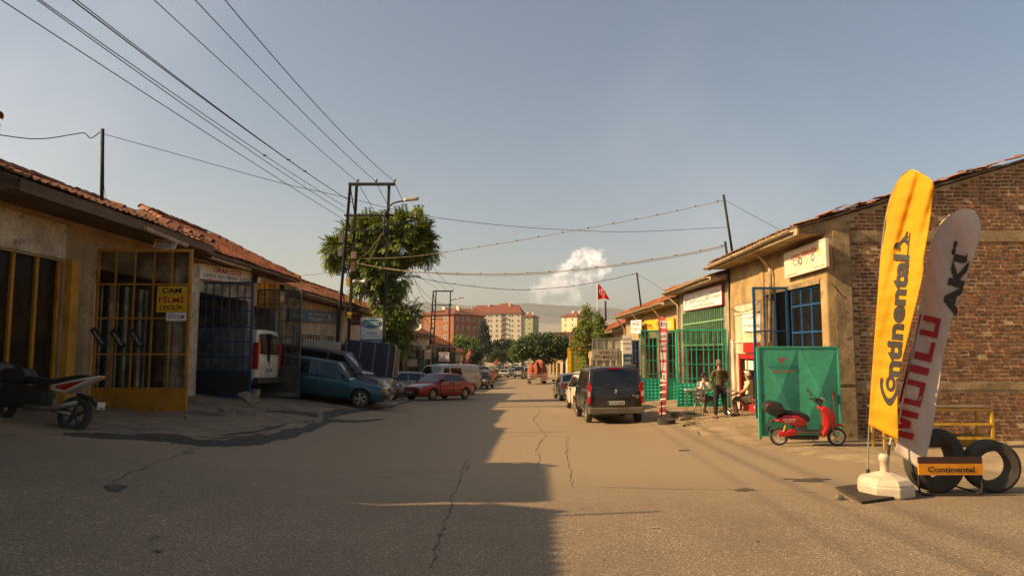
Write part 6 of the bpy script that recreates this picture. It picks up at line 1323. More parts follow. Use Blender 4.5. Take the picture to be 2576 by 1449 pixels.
block([rect(0, 0, .05, 1), rect(.17, 0, .22, 1), [(.05, 1), (.085, 1), (.135, .25), (.085, .25)], [(.17, 1), (.135, 1), (.085, .25), (.135, .25)]] + U(.27, .2, .82) + [rect(.27, .9, 1.0, 1.0)] + [rect(.53, 0, .59, .9)] + [rect(.64, 0, .70, .80), rect(.64, 0, .80, .2)] + U(.84, .16, .80), p0, p1, 56, INKM, cm_)
flag_text('AKÜ', (2382, 792), (2428, 596), 50, INKF, cm_, on_m, 0.05); ring((2333, 800), (3.5, 5), (2.6, 4), 0, 6.283, on_m, INKM, cm_, 'lettering', 14)
bb = MB(); bb.tube(curve_pts([at(2233, 1180, YM), at(2240, 1110, YM), at(2262, 1050, YM), at(2300, 850, YM), at(2330, 690, YM), at(2345, 610, YM), at(2364, 568, YM), at(2390, 541, YM)], 6), 0.013, 8); bb.build('pole', mat('pole_white', (0.5, 0.46, 0.42), 0.4, var=0.15), mf, smooth=True)
bb = MB(); bb.tube([at(2233, 1160, YM), at(2237, 1118, YM)], 0.02, 8); bb.build('sleeve', INK_K, mf)
PLW = mat('base_white_plastic', (0.60, 0.55, 0.47), 0.5, var=0.18, scale=3, dust=0.12)
bc = at(2228, 1240, YM); gz_ = G(bc.x, YM); r_ = 66 * YM / FPX
bb = MB(); bb.lathe([(0, 0.0), (r_ * 0.97, 0.0), (r_, 0.03), (r_, 0.13), (r_ * 0.96, 0.15), (r_ * 0.97, 0.17), (r_ * 0.85, 0.235), (0.11, 0.30), (0.06, 0.31), (0, 0.31)], (bc.x, YM, gz_ + 0.01), 'Z', 8); bevel(bb.build('water_base', PLW, mf), 0.012, 2)
bb = MB(); bb.lathe([(0.055, 0.28), (0.06, 0.45), (0.07, 0.46), (0.07, 0.52), (0.05, 0.55), (0, 0.55)], (bc.x, YM, gz_ + 0.01), 'Z', 12); bb.build('neck', PLW, mf, smooth=True)
# tyre leaning in a display stand at the right edge
YS = gp(2320, 1248).y; ts = root('tyre_stand', gp(2345, 1250), 'tubular tyre display stand with a yellow board at the right edge', 'stand')
zS = ts.location.z; xa = at(2313, 1240, YS).x; xb = xa + 0.86
bb = MB(); bb.tube(curve_pts([(xa, YS, zS + 0.34), (xa, YS, zS + 0.10), (xa + 0.05, YS, zS + 0.03), (xa + 0.12, YS, zS + 0.02), (xb - 0.12, YS, zS + 0.02), (xb - 0.05, YS, zS + 0.03), (xb, YS, zS + 0.1), (xb, YS, zS + 0.34)], 5), 0.014, 8); bb.tube([(xa + 0.05, YS, zS + 0.04), (xa + 0.05, YS + 0.5, zS + 0.04)], 0.014, 6); bb.tube([(xb - 0.05, YS, zS + 0.04), (xb - 0.05, YS + 0.5, zS + 0.04)], 0.014, 6); bb.build('frame', IRON, ts, smooth=True)
bb = MB(); bb.box((xa - 0.01, YS - 0.03, zS + 0.29), (xb + 0.01, YS - 0.005, zS + 0.44)); bd = bb.build('board', mat('board_amber', (0.72, 0.30, 0.01), 0.5, var=0.1), ts); bb = MB(); bb.box((xa - 0.008, YS - 0.025, zS + 0.443), (xb + 0.008, YS - 0.003, zS + 0.53)); bb.build('board', mat('board_brown', (0.07, 0.025, 0.015), 0.6, var=0.2), ts)
lettering('Continental', ((xa + xb) / 2, YS - 0.033, zS + 0.365), (1, 0, 0), (0, 0, 1), 0.64, 0.075, INKF, bd, 0.025)
def tyre(label, c, R_, wd, tilt, yaw, m=RUBBER, group=None):
    bb = MB(); h = wd / 2; pr = [(R_ * .62, -h * .8), (R_ * .86, -h), (R_ * .96, -h * .85)]
    for k in range(9): pr.append((R_ * (1.0 if k % 2 == 0 else 0.975), -h * .7 + h * 1.4 * k / 8))
    pr += [(R_ * .96, h * .85), (R_ * .86, h), (R_ * .62, h * .8), (R_ * .6, 0)]
    bb.lathe(pr, (0, 0, 0), 'Y', 36, closed=True); o = bb.build('tyre', m, smooth=True); smooth_angle(o, 35); o.location = c; o.rotation_euler = (tilt, 0, yaw); return tag(o, label, 'tyre', group)
tyre('big black tyre standing behind the yellow-boarded stand', (xa + 0.42, YS + 0.32, zS + 0.44), 0.44, 0.28, 0.0, rad(14))
tyre('smaller black tyre beside the big one in the display', (xa + 1.2, YS + 0.3, zS + 0.36), 0.36, 0.24, 0.05, rad(-6))
# red feather banner at the kerb with a tyre for a foot
YR = 21.6; rb = root('feather_banner', at(1661, 1060, YR), 'narrow red feather banner with white panels stuck in a tyre', 'flag')
ripR = lambda u, v: -(u - 1665) * YR / FPX * 0.9 + 0.05 * math.sin(v * 0.05) + 0.03 * math.sin(v * 0.021 + 2)
on_r = lambda u, v: at(u, v, YR + ripR(u, v) - 0.014)
rc = cloth('banner_cloth', cloth_mat('banner_red', (0.46, 0.075, 0.11)), rb, [(1655, 1042), (1664, 1000), (1666, 975), (1662, 900), (1657, 840), (1656, 808), (1660, 798)], [(1673, 1042), (1677, 1000), (1679, 950), (1680, 880), (1679, 830), (1677, 806), (1668, 796)], YR, ripR, 6, 40)
for v0, v1, s_ in ((806, 826, 'FREN'), (836, 855, 'LASTİK'), (861, 880, 'AKÜ'), (886, 905, 'YAĞ'), (912, 932, 'JANT'), (938, 960, 'TEL')):
    f = (v0 - 800) / 240; a, c = 1658 + 8 * max(0, f - .3), 1678 - 2 * f
    flag_poly([(a + 1, v1), (c - 1, v1), (c - 1, v0), (a + 1, v0)], mat('banner_panel', (0.42, 0.36, 0.40), 0.8, var=0.1), rc, on_r, 'white_panel')
    vs_, fs_ = text_mesh(s_, 0.02, 0); bb = MB(); bb.add([on_r((a + c) / 2 + x * (c - a) * .8, (v0 + v1) / 2 - y * (v1 - v0) * .5) + Vector((0, -0.004, 0)) for x, y in vs_], fs_); bb.build('lettering', INK_K, rc, fix=False)
for v in range(966, 1040, 9): flag_poly([(1660, v + 4), (1675, v + 2), (1675, v), (1660, v + 1)], INK_K if v % 2 else INK_W, rc, on_r, 'lettering')
bb = MB(); bb.tube([at(1663, 1066, YR), at(1664, 980, YR), at(1658, 850, YR), at(1658, 800, YR)], 0.016, 6); bb.build('pole', IRON, rb)
tq = gp(1676, 1066); tyre('flat-lying tyre weighting the red feather banner', (tq.x, tq.y, tq.z + 0.07), 0.27, 0.15, rad(90), 0.2)
# ================================================================ SCOOTER
k_ = 0.00222; sx = lambda zx: (zx - 460) * k_; sz = lambda zy: (836 - zy) * k_
SC = root('motor_scooter', (0, 0, 0), 'red electric scooter with a black top box before the green metal gate', 'scooter')
SRED = mat('scooter_red', (0.42, 0.006, 0.008), 0.25, var=0.05, coat=0.8); SBLK = mat('scooter_black', (0.022, 0.021, 0.021), 0.5, var=0.1); SGRY = mat('scooter_grey', (0.07, 0.065, 0.065), 0.6, var=0.1)
def side_shape(nm, pts, half, m, par=SC, y=0.0, bev_=0.02, taper=0.0):
    bb = MB(); bb.prism([(sx(a), y - half, sz(c)) for a, c in pts], (0, 2 * half, 0)); o = bb.build(nm, m, par); bevel(o, bev_, 3, 30); apply_mods(o); smooth_obj(o.data, 45); return o
side_shape('rear_fairing', [(130, 582), (165, 548), (225, 515), (330, 518), (405, 548), (442, 590), (434, 625), (360, 640), (300, 625), (230, 606), (185, 600)], 0.14, SRED, bev_=0.035)
lettering('OTO TEKNİK', (sx(262), -0.1455, sz(562)), (1, 0, 0), (0, 0, 1), 0.29, 0.05, INK_W, SC, 0.01, 0.15)
lettering('0542 653 45 46', (sx(262), -0.1455, sz(584)), (1, 0, 0), (0, 0, 1), 0.22, 0.028, INK_W, SC, 0.0, 0.15)
side_shape('side_panel', [(300, 620), (432, 606), (455, 690), (350, 695), (325, 660)], 0.125, SGRY)
side_shape('seat', [(212, 492), (235, 480), (300, 490), (400, 498), (450, 520), (470, 560), (462, 592), (440, 584), (395, 548), (330, 520), (222, 514)], 0.13, SBLK, bev_=0.03)
side_shape('floor_board', [(340, 680), (590, 690), (588, 714), (350, 708)], 0.15, SGRY, bev_=0.01)
side_shape('leg_shield', [(566, 452), (600, 430), (640, 434), (690, 478), (720, 540), (714, 570), (664, 620), (624, 728), (582, 742), (574, 715), (612, 640), (622, 582), (604, 502)], 0.17, SRED, bev_=0.045)
side_shape('front_mudguard', [(668, 662), (690, 604), (730, 592), (790, 616), (822, 652), (770, 640), (720, 648)], 0.055, SRED, bev_=0.02)
side_shape('motor_cover', [(145, 705), (180, 686), (230, 690), (272, 660), (322, 664), (352, 700), (340, 722), (250, 732), (200, 742), (150, 730)], 0.05, SRED, y=-0.10)
tb = side_shape('top_box', [(25, 442), (42, 405), (90, 390), (160, 390), (190, 410), (216, 470), (210, 500), (150, 522), (90, 522), (50, 506), (30, 470)], 0.18, SBLK, bev_=0.05)
bb = MB(); bb.box((sx(24), -0.181, sz(452)), (sx(217), 0.181, sz(446))); bb.build('lid_seam', SGRY, tb); bb = MB(); bb.box((sx(48), -0.185, sz(418)), (sx(85), -0.17, sz(406))); bb.build('reflector', TAIL, tb)
bb = MB(); bb.tube([(sx(120), 0, sz(522)), (sx(150), 0, sz(545)), (sx(220), 0, sz(520))], 0.014, 6); bb.build('rack', SBLK, SC)
bb = MB(); bb.tube([(sx(130), 0, sz(590)), (sx(90), 0, sz(640)), (sx(62), 0, sz(690))], 0.02, 6); bb.box((sx(60), -0.06, sz(690)), (sx(75), 0.06, sz(640))); bb.build('rear_mudguard', SBLK, SC); bb = MB(); bb.lathe([(0, 0), (0.03, 0.0), (0.02, 0.03), (0, 0.03)], (sx(98), 0, sz(588)), 'X', 10); bb.build('tail_lamp', TAIL, SC)
bb = MB(); bb.tube([(sx(232), -0.09, sz(612)), (sx(212), -0.09, sz(690))], 0.02, 8); bb.build('shock_absorber', mat('shock_yellow', (0.6, 0.35, 0.02), 0.4, var=0), SC)
bb = MB(); bb.tube([(sx(600), 0, sz(440)), (sx(560), 0, sz(385))], 0.02, 8); bb.tube(curve_pts([(sx(540), -0.34, sz(382)), (sx(556), -0.12, sz(378)), (sx(565), 0, sz(385)), (sx(556), 0.12, sz(378)), (sx(540), 0.34, sz(382))], 4), 0.012, 8); bb.box((sx(530), -0.09, sz(400)), (sx(600), 0.09, sz(360))); hb_ = bb.build('handlebar', SBLK, SC)
for sg in (-1, 1):
    bb = MB(); bb.tube([(sx(540), sg * 0.34, sz(382)), (sx(535), sg * 0.23, sz(382))], 0.018, 8); bb.build('grip', SBLK, hb_)
    bb = MB(); dx_ = 0 if sg < 0 else 95; bb.tube([(sx(545), sg * 0.2, sz(380)), (sx(500 + dx_ * .3), sg * 0.23, sz(330)), (sx(470 + dx_ * .6), sg * 0.25, sz(300))], 0.006, 5); bb.lathe([(0, -0.01), (0.042, -0.008), (0.045, 0.008), (0, 0.015)], (sx(452 + dx_ * .6), sg * 0.27, sz(288)), 'X', 14); bb.build('mirror', SBLK, hb_, smooth=True)
bb = MB(); bb.lathe([(0, -0.05), (0.05, -0.04), (0.055, 0.02), (0.045, 0.045), (0, 0.055)], (sx(610), 0, sz(376)), 'X', 16); bb.build('head_lamp', mat('chrome_lamp', (0.6, 0.58, 0.55), 0.15, 0.8, var=0), SC, smooth=True)
bb = MB(); bb.lathe([(0, -0.06), (0.02, -0.06), (0.02, 0.06), (0, 0.06)], (sx(692), 0, sz(618)), 'Y', 12); bb.build('indicator', AMBER, SC)
for sg in (-1, 1):
    bb = MB(); bb.tube([(sx(690), sg * 0.065, sz(650)), (sx(745), sg * 0.065, sz(745))], 0.016, 8); bb.build('fork_leg', mat('fork_silver', (0.5, 0.47, 0.44), 0.35, 0.6, var=0.1), SC, smooth=True)
bb = MB(); bb.box((sx(280), -0.07, sz(770)), (sx(560), 0.07, sz(735))); bb.build('underframe', SBLK, SC); bb = MB(); bb.tube([(sx(500), -0.06, sz(760)), (sx(540), -0.16, sz(832))], 0.011, 6); bb.build('kick_stand', SBLK, SC)
def cycle_wheel(par, cx_, cz_, R_, rimm, wd=0.085):
    bb = MB(); h = wd / 2; bb.lathe([(R_ * .72, -h * .7), (R_ * .9, -h), (R_ * .99, -h * .5), (R_, 0), (R_ * .99, h * .5), (R_ * .9, h), (R_ * .72, h * .7)], (cx_, 0, cz_), 'Y', 28, closed=True); w_ = bb.build('wheel', RUBBER, par, smooth=True)
    bb = MB(); bb.lathe([(R_ * .74, -h * .75), (R_ * .74, h * .75), (R_ * .62, h * .6), (R_ * .62, -h * .6)], (cx_, 0, cz_), 'Y', 28, closed=True)
    for j in range(5):
        a = 2 * math.pi * j / 5 + 0.3; ca, sa = math.cos(a), math.sin(a); bb.prism([(cx_ + x * ca - z * sa, -h * .5, cz_ + x * sa + z * ca) for x, z in ((R_ * .08, -R_ * .1), (R_ * .4, -R_ * .05), (R_ * .64, -R_ * .12), (R_ * .64, R_ * .12), (R_ * .4, R_ * .05), (R_ * .08, R_ * .1))], (0, h, 0))
    bb.lathe([(0, -h), (R_ * .17, -h), (R_ * .17, h), (0, h)], (cx_, 0, cz_), 'Y', 14); bb.build('rim', rimm, w_); return w_
RW = mat('rim_pale', (0.62, 0.58, 0.52), 0.4, 0.3, var=0.1)
cycle_wheel(SC, sx(175), 0.208, 0.208, RW); cycle_wheel(SC, sx(745), 0.205, 0.205, RW)
q = gp(2032, 1121); SC.location = (q.x, q.y, q.z + 0.005); SC.rotation_euler = (rad(4), 0, rad(-4))
# motorcycle cut off by the left edge
MC = root('motorcycle', (0, 0, 0), 'white and red sporty motorcycle at the far left before the yellow gate', 'motorcycle')
MW = mat('moto_white', (0.62, 0.60, 0.58), 0.25, var=0.05, coat=0.6)
def mshape(nm, pts, half, m, bev_=0.03, y=0): bb = MB(); bb.prism([(a, y - half, c) for a, c in pts], (0, 2 * half, 0)); o = bb.build(nm, m, MC); bevel(o, bev_, 3, 30); apply_mods(o); smooth_obj(o.data, 45); return o
mshape('tail_fairing', [(0.15, 0.66), (0.15, 0.78), (0.45, 0.86), (0.98, 0.98), (0.96, 0.93), (0.62, 0.74), (0.4, 0.62)], 0.10, MW); mshape('red_stripe', [(0.22, 0.70), (0.26, 0.75), (0.8, 0.90), (0.62, 0.80), (0.42, 0.68)], 0.104, SRED, 0.005)
mshape('seat', [(-0.35, 0.80), (-0.3, 0.86), (0.15, 0.84), (0.5, 0.93), (0.72, 0.97), (0.7, 0.93), (0.2, 0.76), (-0.3, 0.76)], 0.13, SBLK); mshape('tank', [(-0.85, 0.80), (-0.75, 0.95), (-0.4, 0.98), (-0.28, 0.84), (-0.35, 0.72), (-0.8, 0.70)], 0.15, SBLK)
mshape('engine', [(-0.75, 0.30), (-0.75, 0.68), (-0.2, 0.70), (0.1, 0.62), (0.05, 0.32)], 0.14, SBLK); mshape('front_fairing', [(-1.15, 0.85), (-0.95, 1.05), (-0.8, 1.0), (-0.72, 0.62), (-0.7, 0.4), (-0.9, 0.42), (-1.0, 0.7)], 0.16, SGRY); mshape('rear_mudguard', [(0.6, 0.66), (0.9, 0.60), (1.08, 0.44), (1.05, 0.42), (0.85, 0.55), (0.6, 0.6)], 0.05, SBLK, 0.01)
for x, r_ in ((0.62, 0.30), (-0.78, 0.30)): cycle_wheel(MC, x, r_, r_, SGRY, 0.13)
bb = MB(); bb.tube([(-0.78, 0, 0.3), (-0.95, 0, 0.9), (-0.9, 0, 1.0)], 0.04, 8); bb.tube([(-0.85, -0.32, 1.02), (-0.95, 0, 1.0), (-0.85, 0.32, 1.02)], 0.014, 6); bb.build('front_fork', SBLK, MC); bb = MB(); bb.tube([(0.0, -0.1, 0.36), (0.62, -0.1, 0.3)], 0.035, 8); bb.tube([(-0.2, -0.14, 0.34), (0.3, -0.17, 0.36), (0.75, -0.18, 0.5)], 0.045, 8); bb.build('exhaust', METAL, MC, smooth=True); bb = MB(); bb.box((0.95, -0.05, 0.93), (0.985, 0.05, 0.97)); bb.build('tail_lamp', AMBER, MC); bb = MB(); bb.box((1.05, -0.09, 0.42), (1.065, 0.09, 0.54)); bb.build('number_plate', PLATE, MC)
q = gp(222, 1084); MC.location = (q.x - 0.92, q.y + 0.1, q.z + 0.03); MC.rotation_euler = (rad(-6), rad(5), rad(-6))
# ================================================================ PEOPLE, CHAIRS, TABLE
def skin(name, nodes, edges, m, parent, sub=2, rootn=None):
    """one continuous surface grown round a skeleton; nodes: name -> (x, y, z, rx[, ry])"""
    names = list(nodes); me = bpy.data.meshes.new(name); me.from_pydata([nodes[k][:3] for k in names], [(names.index(a), names.index(c)) for a, c in edges if a in nodes and c in nodes], [])
    o = put(name, me, parent); md = o.modifiers.new('skin', 'SKIN'); md.use_smooth_shade = True; md.branch_smoothing = 0.6
    for i, k in enumerate(names):
        sv = me.skin_vertices[0].data[i]; n = nodes[k]; sv.radius = (n[3], n[4] if len(n) > 4 else n[3]); sv.use_root = (k == (rootn or names[0]))
    o.modifiers.new('sub', 'SUBSURF').levels = sub; apply_mods(o); o.data.materials.clear(); o.data.materials.append(m)
    o.data.polygons.foreach_set('use_smooth', [True] * len(o.data.polygons)); return o
SKIN = mat('skin_tan', (0.36, 0.185, 0.105), 0.55, var=0.12, scale=14); HAIR_W = mat('hair_white', (0.62, 0.60, 0.56), 0.8, var=0.25, scale=40); HAIR_G = mat('hair_grey', (0.13, 0.11, 0.095), 0.8, var=0.3, scale=40); HAIR_B = mat('hair_black', (0.018, 0.015, 0.013), 0.7, var=0.2, scale=40)
def person(label, J, look, hair, cl, loc, rz, fingers=True):
    """J: joints in metres (x right, y forward); look: head yaw; cl: clothing spec list"""
    r0 = root('person', loc, label, 'person'); r0.rotation_euler = (0, 0, rz); WL[r0.name] = Vector((0, 0, 0))
    nb = dict(pelvis=(*J['pelvis'], .135, .115), waist=(*J['waist'], .125, .10), chest=(*J['chest'], .155, .11), neckb=(*J['neckb'], .075, .07), neck=(*J['neck'], .055), jaw=(*J['jaw'], .062, .068), head=(*J['head'], .075, .092), crown_=(*J['crown'], .055, .065))
    ed = [('pelvis', 'waist'), ('waist', 'chest'), ('chest', 'neckb'), ('neckb', 'neck'), ('neck', 'jaw'), ('jaw', 'head'), ('head', 'crown_')]
    fw = Vector((math.sin(look), math.cos(look), 0)); rt = Vector((fw.y, -fw.x, 0))
    ja, he = Vector(J['jaw']), Vector(J['head'])
    nb['chin'] = (*(ja + fw * 0.055 + Vector((0, 0, -0.03))), .026); ed.append(('jaw', 'chin'))
    nb['nose'] = (*(he + fw * 0.105 + Vector((0, 0, -0.03))), .014); ed.append(('head', 'nose'))
    for s in 'LR':
        sg = -1 if s == 'L' else 1
        for a, r_ in (('sho', .062), ('elb', .043), ('wri', .028), ('hip', .10), ('kne', .062), ('ank', .042)): nb[a + s] = (*J[a + s], r_)
        ed += [('neckb', 'sho' + s), ('sho' + s, 'elb' + s), ('elb' + s, 'wri' + s), ('pelvis', 'hip' + s), ('hip' + s, 'kne' + s), ('kne' + s, 'ank' + s)]
        w_, e_ = Vector(J['wri' + s]), Vector(J['elb' + s]); d = (w_ - e_).normalized(); pl_ = w_ + d * 0.075; nb['palm' + s] = (*pl_, .034, .02); ed.append(('wri' + s, 'palm' + s))
        up = Vector((0, 0, 1)); sd = d.cross(up).normalized(); cu = Vector(J.get('curl' + s, (0, 0, -1)))
        for k, (o_, L) in enumerate(((-.03, .06), (-.01, .075), (.01, .08), (.03, .068))):
            a = pl_ + sd * o_ + d * 0.03; b_ = a + d * L * .55; c_ = b_ + (d + cu).normalized() * L * .5
            nb['f%d%s' % (k, s)] = (*a, .010); nb['g%d%s' % (k, s)] = (*b_, .009); nb['h%d%s' % (k, s)] = (*c_, .008); ed += [('palm' + s, 'f%d%s' % (k, s)), ('f%d%s' % (k, s), 'g%d%s' % (k, s)), ('g%d%s' % (k, s), 'h%d%s' % (k, s))]
        a = w_ + d * 0.035 - sd * sg * 0.032; b_ = a + (d - sd * sg * 0.7).normalized() * 0.045; nb['t' + s] = (*a, .012); nb['u' + s] = (*b_, .009); ed += [('palm' + s, 't' + s), ('t' + s, 'u' + s)]
        ft = Vector(J['ank' + s]); fd = Vector(J.get('toe' + s, (0, 1, 0))).normalized(); nb['heel' + s] = (*(ft + Vector((0, 0, -.045)) - fd * .03), .035); nb['toe' + s] = (*(ft + fd * .15 + Vector((0, 0, -.06))), .03); ed += [('ank' + s, 'heel' + s), ('heel' + s, 'toe' + s)]
    skin('body', nb, ed, SKIN, r0, 2, 'pelvis')
    for nm, keys, grow, m, extra in cl:
        sub_ = {k: (*nb[k][:3], *[q * grow + (0.008) for q in nb[k][3:]]) for k in keys}
        for k, v in extra.items(): sub_[k] = v
        ee = [e for e in ed if e[0] in sub_ and e[1] in sub_] + [(a, k) for k, a in ((k, k.split('|')[0]) for k in extra if '|' in k)]
        skin(nm, sub_, ee, m, r0, 2, keys[0])
    # hair: a cap over the skull, open at the face
    bb = MB(); 
    def cap(s_, t_):
        a = 2 * math.pi * s_; lo = 0.05 - 0.06 * (1 - max(0, math.cos(a))) + 0.075 * max(0, math.cos(a)); 
        ph = t_ * math.pi / 2; z = lo * (1 - math.sin(ph)) + 0.140 * math.sin(ph); rr_ = math.cos(ph) ** 0.92
        jit = 1 + 0.03 * noise.noise(Vector((s_ * 30, t_ * 9, 1)))
        return he + fw * (math.cos(a) * 0.108 * rr_ * jit - 0.008) + rt * (math.sin(a) * 0.09 * rr_ * jit) + Vector((0, 0, z - 0.012))
    bb.grid(cap, 28, 8); bb.build('hair', hair, r0, smooth=True, fix=False)
    for sg in (-1, 1):
        bb = MB(); bb.lathe([(0, -0.012), (0.026, -0.008), (0.026, 0.006), (0, 0.014)], he + rt * sg * 0.088 + Vector((0, 0, -0.03)), 'X', 10); bb.build('ear', SKIN, r0, smooth=True)
        bb = MB(); bb.lathe([(0, -0.008), (0.008, 0), (0, 0.008)], he + fw * 0.093 + rt * sg * 0.032 + Vector((0, 0, 0.0)), 'Z', 8); bb.build('eye', INK_K, r0, smooth=True)
    bb = MB(); c_ = ja + fw * 0.075 + Vector((0, 0, 0.012)); bb.obox(c_ - rt * 0.025, rt * 0.05, Vector((0, 0, 0.008)), fw * 0.006); bb.build('mouth', mat('lips', (0.22, 0.07, 0.05), 0.6, var=0), r0)
    return r0
def shoes(r0, J, m):
    for s in 'LR':
        a = Vector(J['ank' + s]); f = Vector(J.get('toe' + s, (0, 1, 0))).normalized(); sd = Vector((f.y, -f.x, 0)); rings = []
        for d, w_, h in ((-0.085, .025, .07), (-0.07, .038, .095), (0.0, .042, .10), (0.08, .046, .075), (0.15, .045, .06), (0.19, .028, .045)):
            c = a + f * d; z0 = a.z - 0.085; rings.append([c + sd * (w_ * x) + Vector((0, 0, z0 - c.z + h * z)) for x, z in ((-1, 0), (1, 0), (1.0, .5), (.6, 1), (-.6, 1), (-1, .5))])
        bb = MB(); bb.loft(rings); o = bb.build('shoe', m, r0, smooth=True); o.modifiers.new('s', 'SUBSURF').levels = 1
def base_head(x, y, z, yaw, lean=0.0):
    f = Vector((math.sin(yaw), math.cos(yaw), 0)); return dict(neck=(x, y, z), jaw=tuple(Vector((x, y, z + .065)) + f * .02), head=tuple(Vector((x, y, z + .135)) + f * .015), crown=tuple(Vector((x, y, z + .195)) + f * .005))
TOR = ['waist', 'chest', 'neckb', 'shoL', 'shoR', 'elbL', 'elbR', 'pelvis']
def half_sleeve(J, r_=0.062): return {('sho%s|sl' % s): (*(Vector(J['sho' + s]).lerp(Vector(J['elb' + s]), .82)), r_) for s in 'LR'}
# standing man seen from behind
J = dict(pelvis=(0, 0, .93), waist=(0, 0, 1.08), chest=(0, .0, 1.30), neckb=(0, -.01, 1.455), shoL=(-.19, 0, 1.40), shoR=(.19, 0, 1.40), elbL=(-.26, .04, 1.13), elbR=(.26, .04, 1.13), wriL=(-.12, .22, 1.06), wriR=(.12, .22, 1.06), hipL=(-.10, 0, .90), hipR=(.10, 0, .90), kneL=(-.13, .02, .49), kneR=(.14, .02, .49), ankL=(-.16, -.01, .085), ankR=(.17, -.01, .085), toeL=(-.25, 1, 0), toeR=(.3, 1, 0), curlL=(.6, 0, -.5), curlR=(-.6, 0, -.5)); J.update(base_head(0, 0, 1.525, -0.2))
q = gp(1813, 1052); OLIVE = mat('shirt_olive', (0.095, 0.072, 0.022), 0.85, var=0.2, scale=6); NAVYT = mat('trousers_dark', (0.018, 0.017, 0.022), 0.85, var=0.2, scale=6)
TRK = ['pelvis', 'hipL', 'hipR', 'kneL', 'kneR', 'ankL', 'ankR']
p1 = person('standing man in an olive polo shirt and dark trousers, seen from behind', J, -0.2, HAIR_G, [('shirt', ['chest', 'waist', 'neckb', 'shoL', 'shoR', 'pelvis'], 1.10, OLIVE, half_sleeve(J, 0.066)), ('trousers', TRK, 1.14, NAVYT, {})], (q.x, q.y, q.z), rad(4)); shoes(p1, J, mat('shoe_brown', (0.13, 0.06, 0.03), 0.6, var=0.2))
# seated man in overalls, back half turned
def seated(sw, lean, armsL, armsR, knees=0.17, head_yaw=0.0, foot=0.40, kz=.50):
    J = dict(pelvis=(0, -.02, .53), waist=(0, -.03 + lean * .3, .70), chest=(0, -.02 + lean * .8, .90), neckb=(0, lean, 1.045), shoL=(-.19, lean * .95, .99), shoR=(.19, lean * .95, .99), elbL=armsL[0], elbR=armsR[0], wriL=armsL[1], wriR=armsR[1], hipL=(-.10, .02, .52), hipR=(.10, .02, .52), kneL=(-knees, .43, kz), kneR=(knees, .43, kz), ankL=(-knees - .02, foot, .085), ankR=(knees + .02, foot + sw, .085), toeL=(-.2, 1, 0), toeR=(.2, 1, 0)); J.update(base_head(0, lean + .02, 1.115, head_yaw)); return J
WHT = mat('tshirt_white', (0.52, 0.50, 0.48), 0.85, var=0.12, scale=6); OVR = mat('overalls_slate', (0.075, 0.075, 0.10), 0.85, var=0.2, scale=6); CRM = mat('shirt_cream', (0.70, 0.58, 0.38), 0.85, var=0.14, scale=6); KHK = mat('trousers_khaki', (0.11, 0.085, 0.055), 0.85, var=0.2, scale=6); SHK = mat('shoe_black', (0.02, 0.018, 0.016), 0.5, var=0.1)
J = seated(0.06, 0.10, ((-.24, .18, .78), (-.15, .40, .74)), ((.27, .20, .78), (.20, .44, .74)), .18, 0.5)
q = gp(1768, 1040); loc2 = Vector((q.x - 0.02, q.y, q.z))
p2 = person('seated man in a white T-shirt and slate overalls, seen from behind', J, 0.5, HAIR_B, [('tshirt', ['chest', 'waist', 'neckb', 'shoL', 'shoR', 'pelvis'], 1.08, WHT, half_sleeve(J)), ('overalls', TRK, 1.16, OVR, {})], loc2, rad(-52)); shoes(p2, J, SHK)
bb = MB()
for sg in (-1, 1): bb.tube(curve_pts([(sg * 0.10, -.13, .80), (sg * 0.09, -.045, 1.0), (sg * 0.10, .10, 1.075), (sg * .09, .2, .98)], 5), 0.02, 6)
bb.loft([[(x * w_, y, z) for x, y in ((-1, -.145), (1, -.145), (1.05, -.125), (-1.05, -.125))] for w_, z in ((.14, .58), (.125, .72), (.10, .86))]); bb.build('overall_bib', OVR, p2, smooth=False)
# old man in the cream shirt, facing left
J = seated(0.05, -0.02, ((-.25, .12, .76), (-.12, .34, .67)), ((.25, .12, .76), (.12, .36, .67)), .14, 0.1, foot=.34)
q = gp(1884, 1046); loc3 = Vector((q.x, q.y, q.z))
p3 = person('seated white-haired man in a cream shirt holding a sheet of paper', J, 0.1, HAIR_W, [('shirt', ['chest', 'waist', 'neckb', 'shoL', 'shoR', 'pelvis'], 1.22, CRM, half_sleeve(J, 0.07)), ('trousers', TRK, 1.2, KHK, {})], loc3, rad(72)); shoes(p3, J, SHK)
CHROME = mat('chrome_tube', (0.5, 0.47, 0.43), 0.3, 0.8, var=0.1); PADB = mat('seat_pad_brown', (0.07, 0.035, 0.022), 0.55, var=0.2)
def chair(label, loc, rz, back=True):
    r0 = root('cafe_chair', loc, label, 'chair', 'chairs outside the tea room'); r0.rotation_euler = (0, 0, rz); WL[r0.name] = Vector((0, 0, 0))
    bb = MB(); bb.lathe([(0, .40), (.20, .40), (.215, .42), (.20, .445), (0, .455)], (0, 0, 0), 'Z', 20); bb.build('seat', PADB, r0, smooth=True)
    for a, c in ((-1, -1), (1, -1), (1, 1), (-1, 1)): bb = MB(); bb.tube([(a * .15, c * .15, .41), (a * .2, c * .2, 0.0)], 0.011, 6); bb.build('leg', CHROME, r0, smooth=True)
    if back:
        bb = MB(); bb.tube(curve_pts([(-.17, -.17, .40), (-.19, -.24, .65), (-.15, -.26, .84), (0, -.27, .87), (.15, -.26, .84), (.19, -.24, .65), (.17, -.17, .40)], 5), 0.011, 6)
        for z in (.55, .68): bb.tube([(-.185, -.23 - (z - .6) * .1, z), (.185, -.23 - (z - .6) * .1, z)], 0.009, 5)
        bb.build('back_frame', CHROME, r0, smooth=True)
chair('chrome chair under the man in overalls', loc2, rad(-52)); chair('chrome chair under the white-haired man', loc3, rad(72)); q = gp(1752, 1036); 
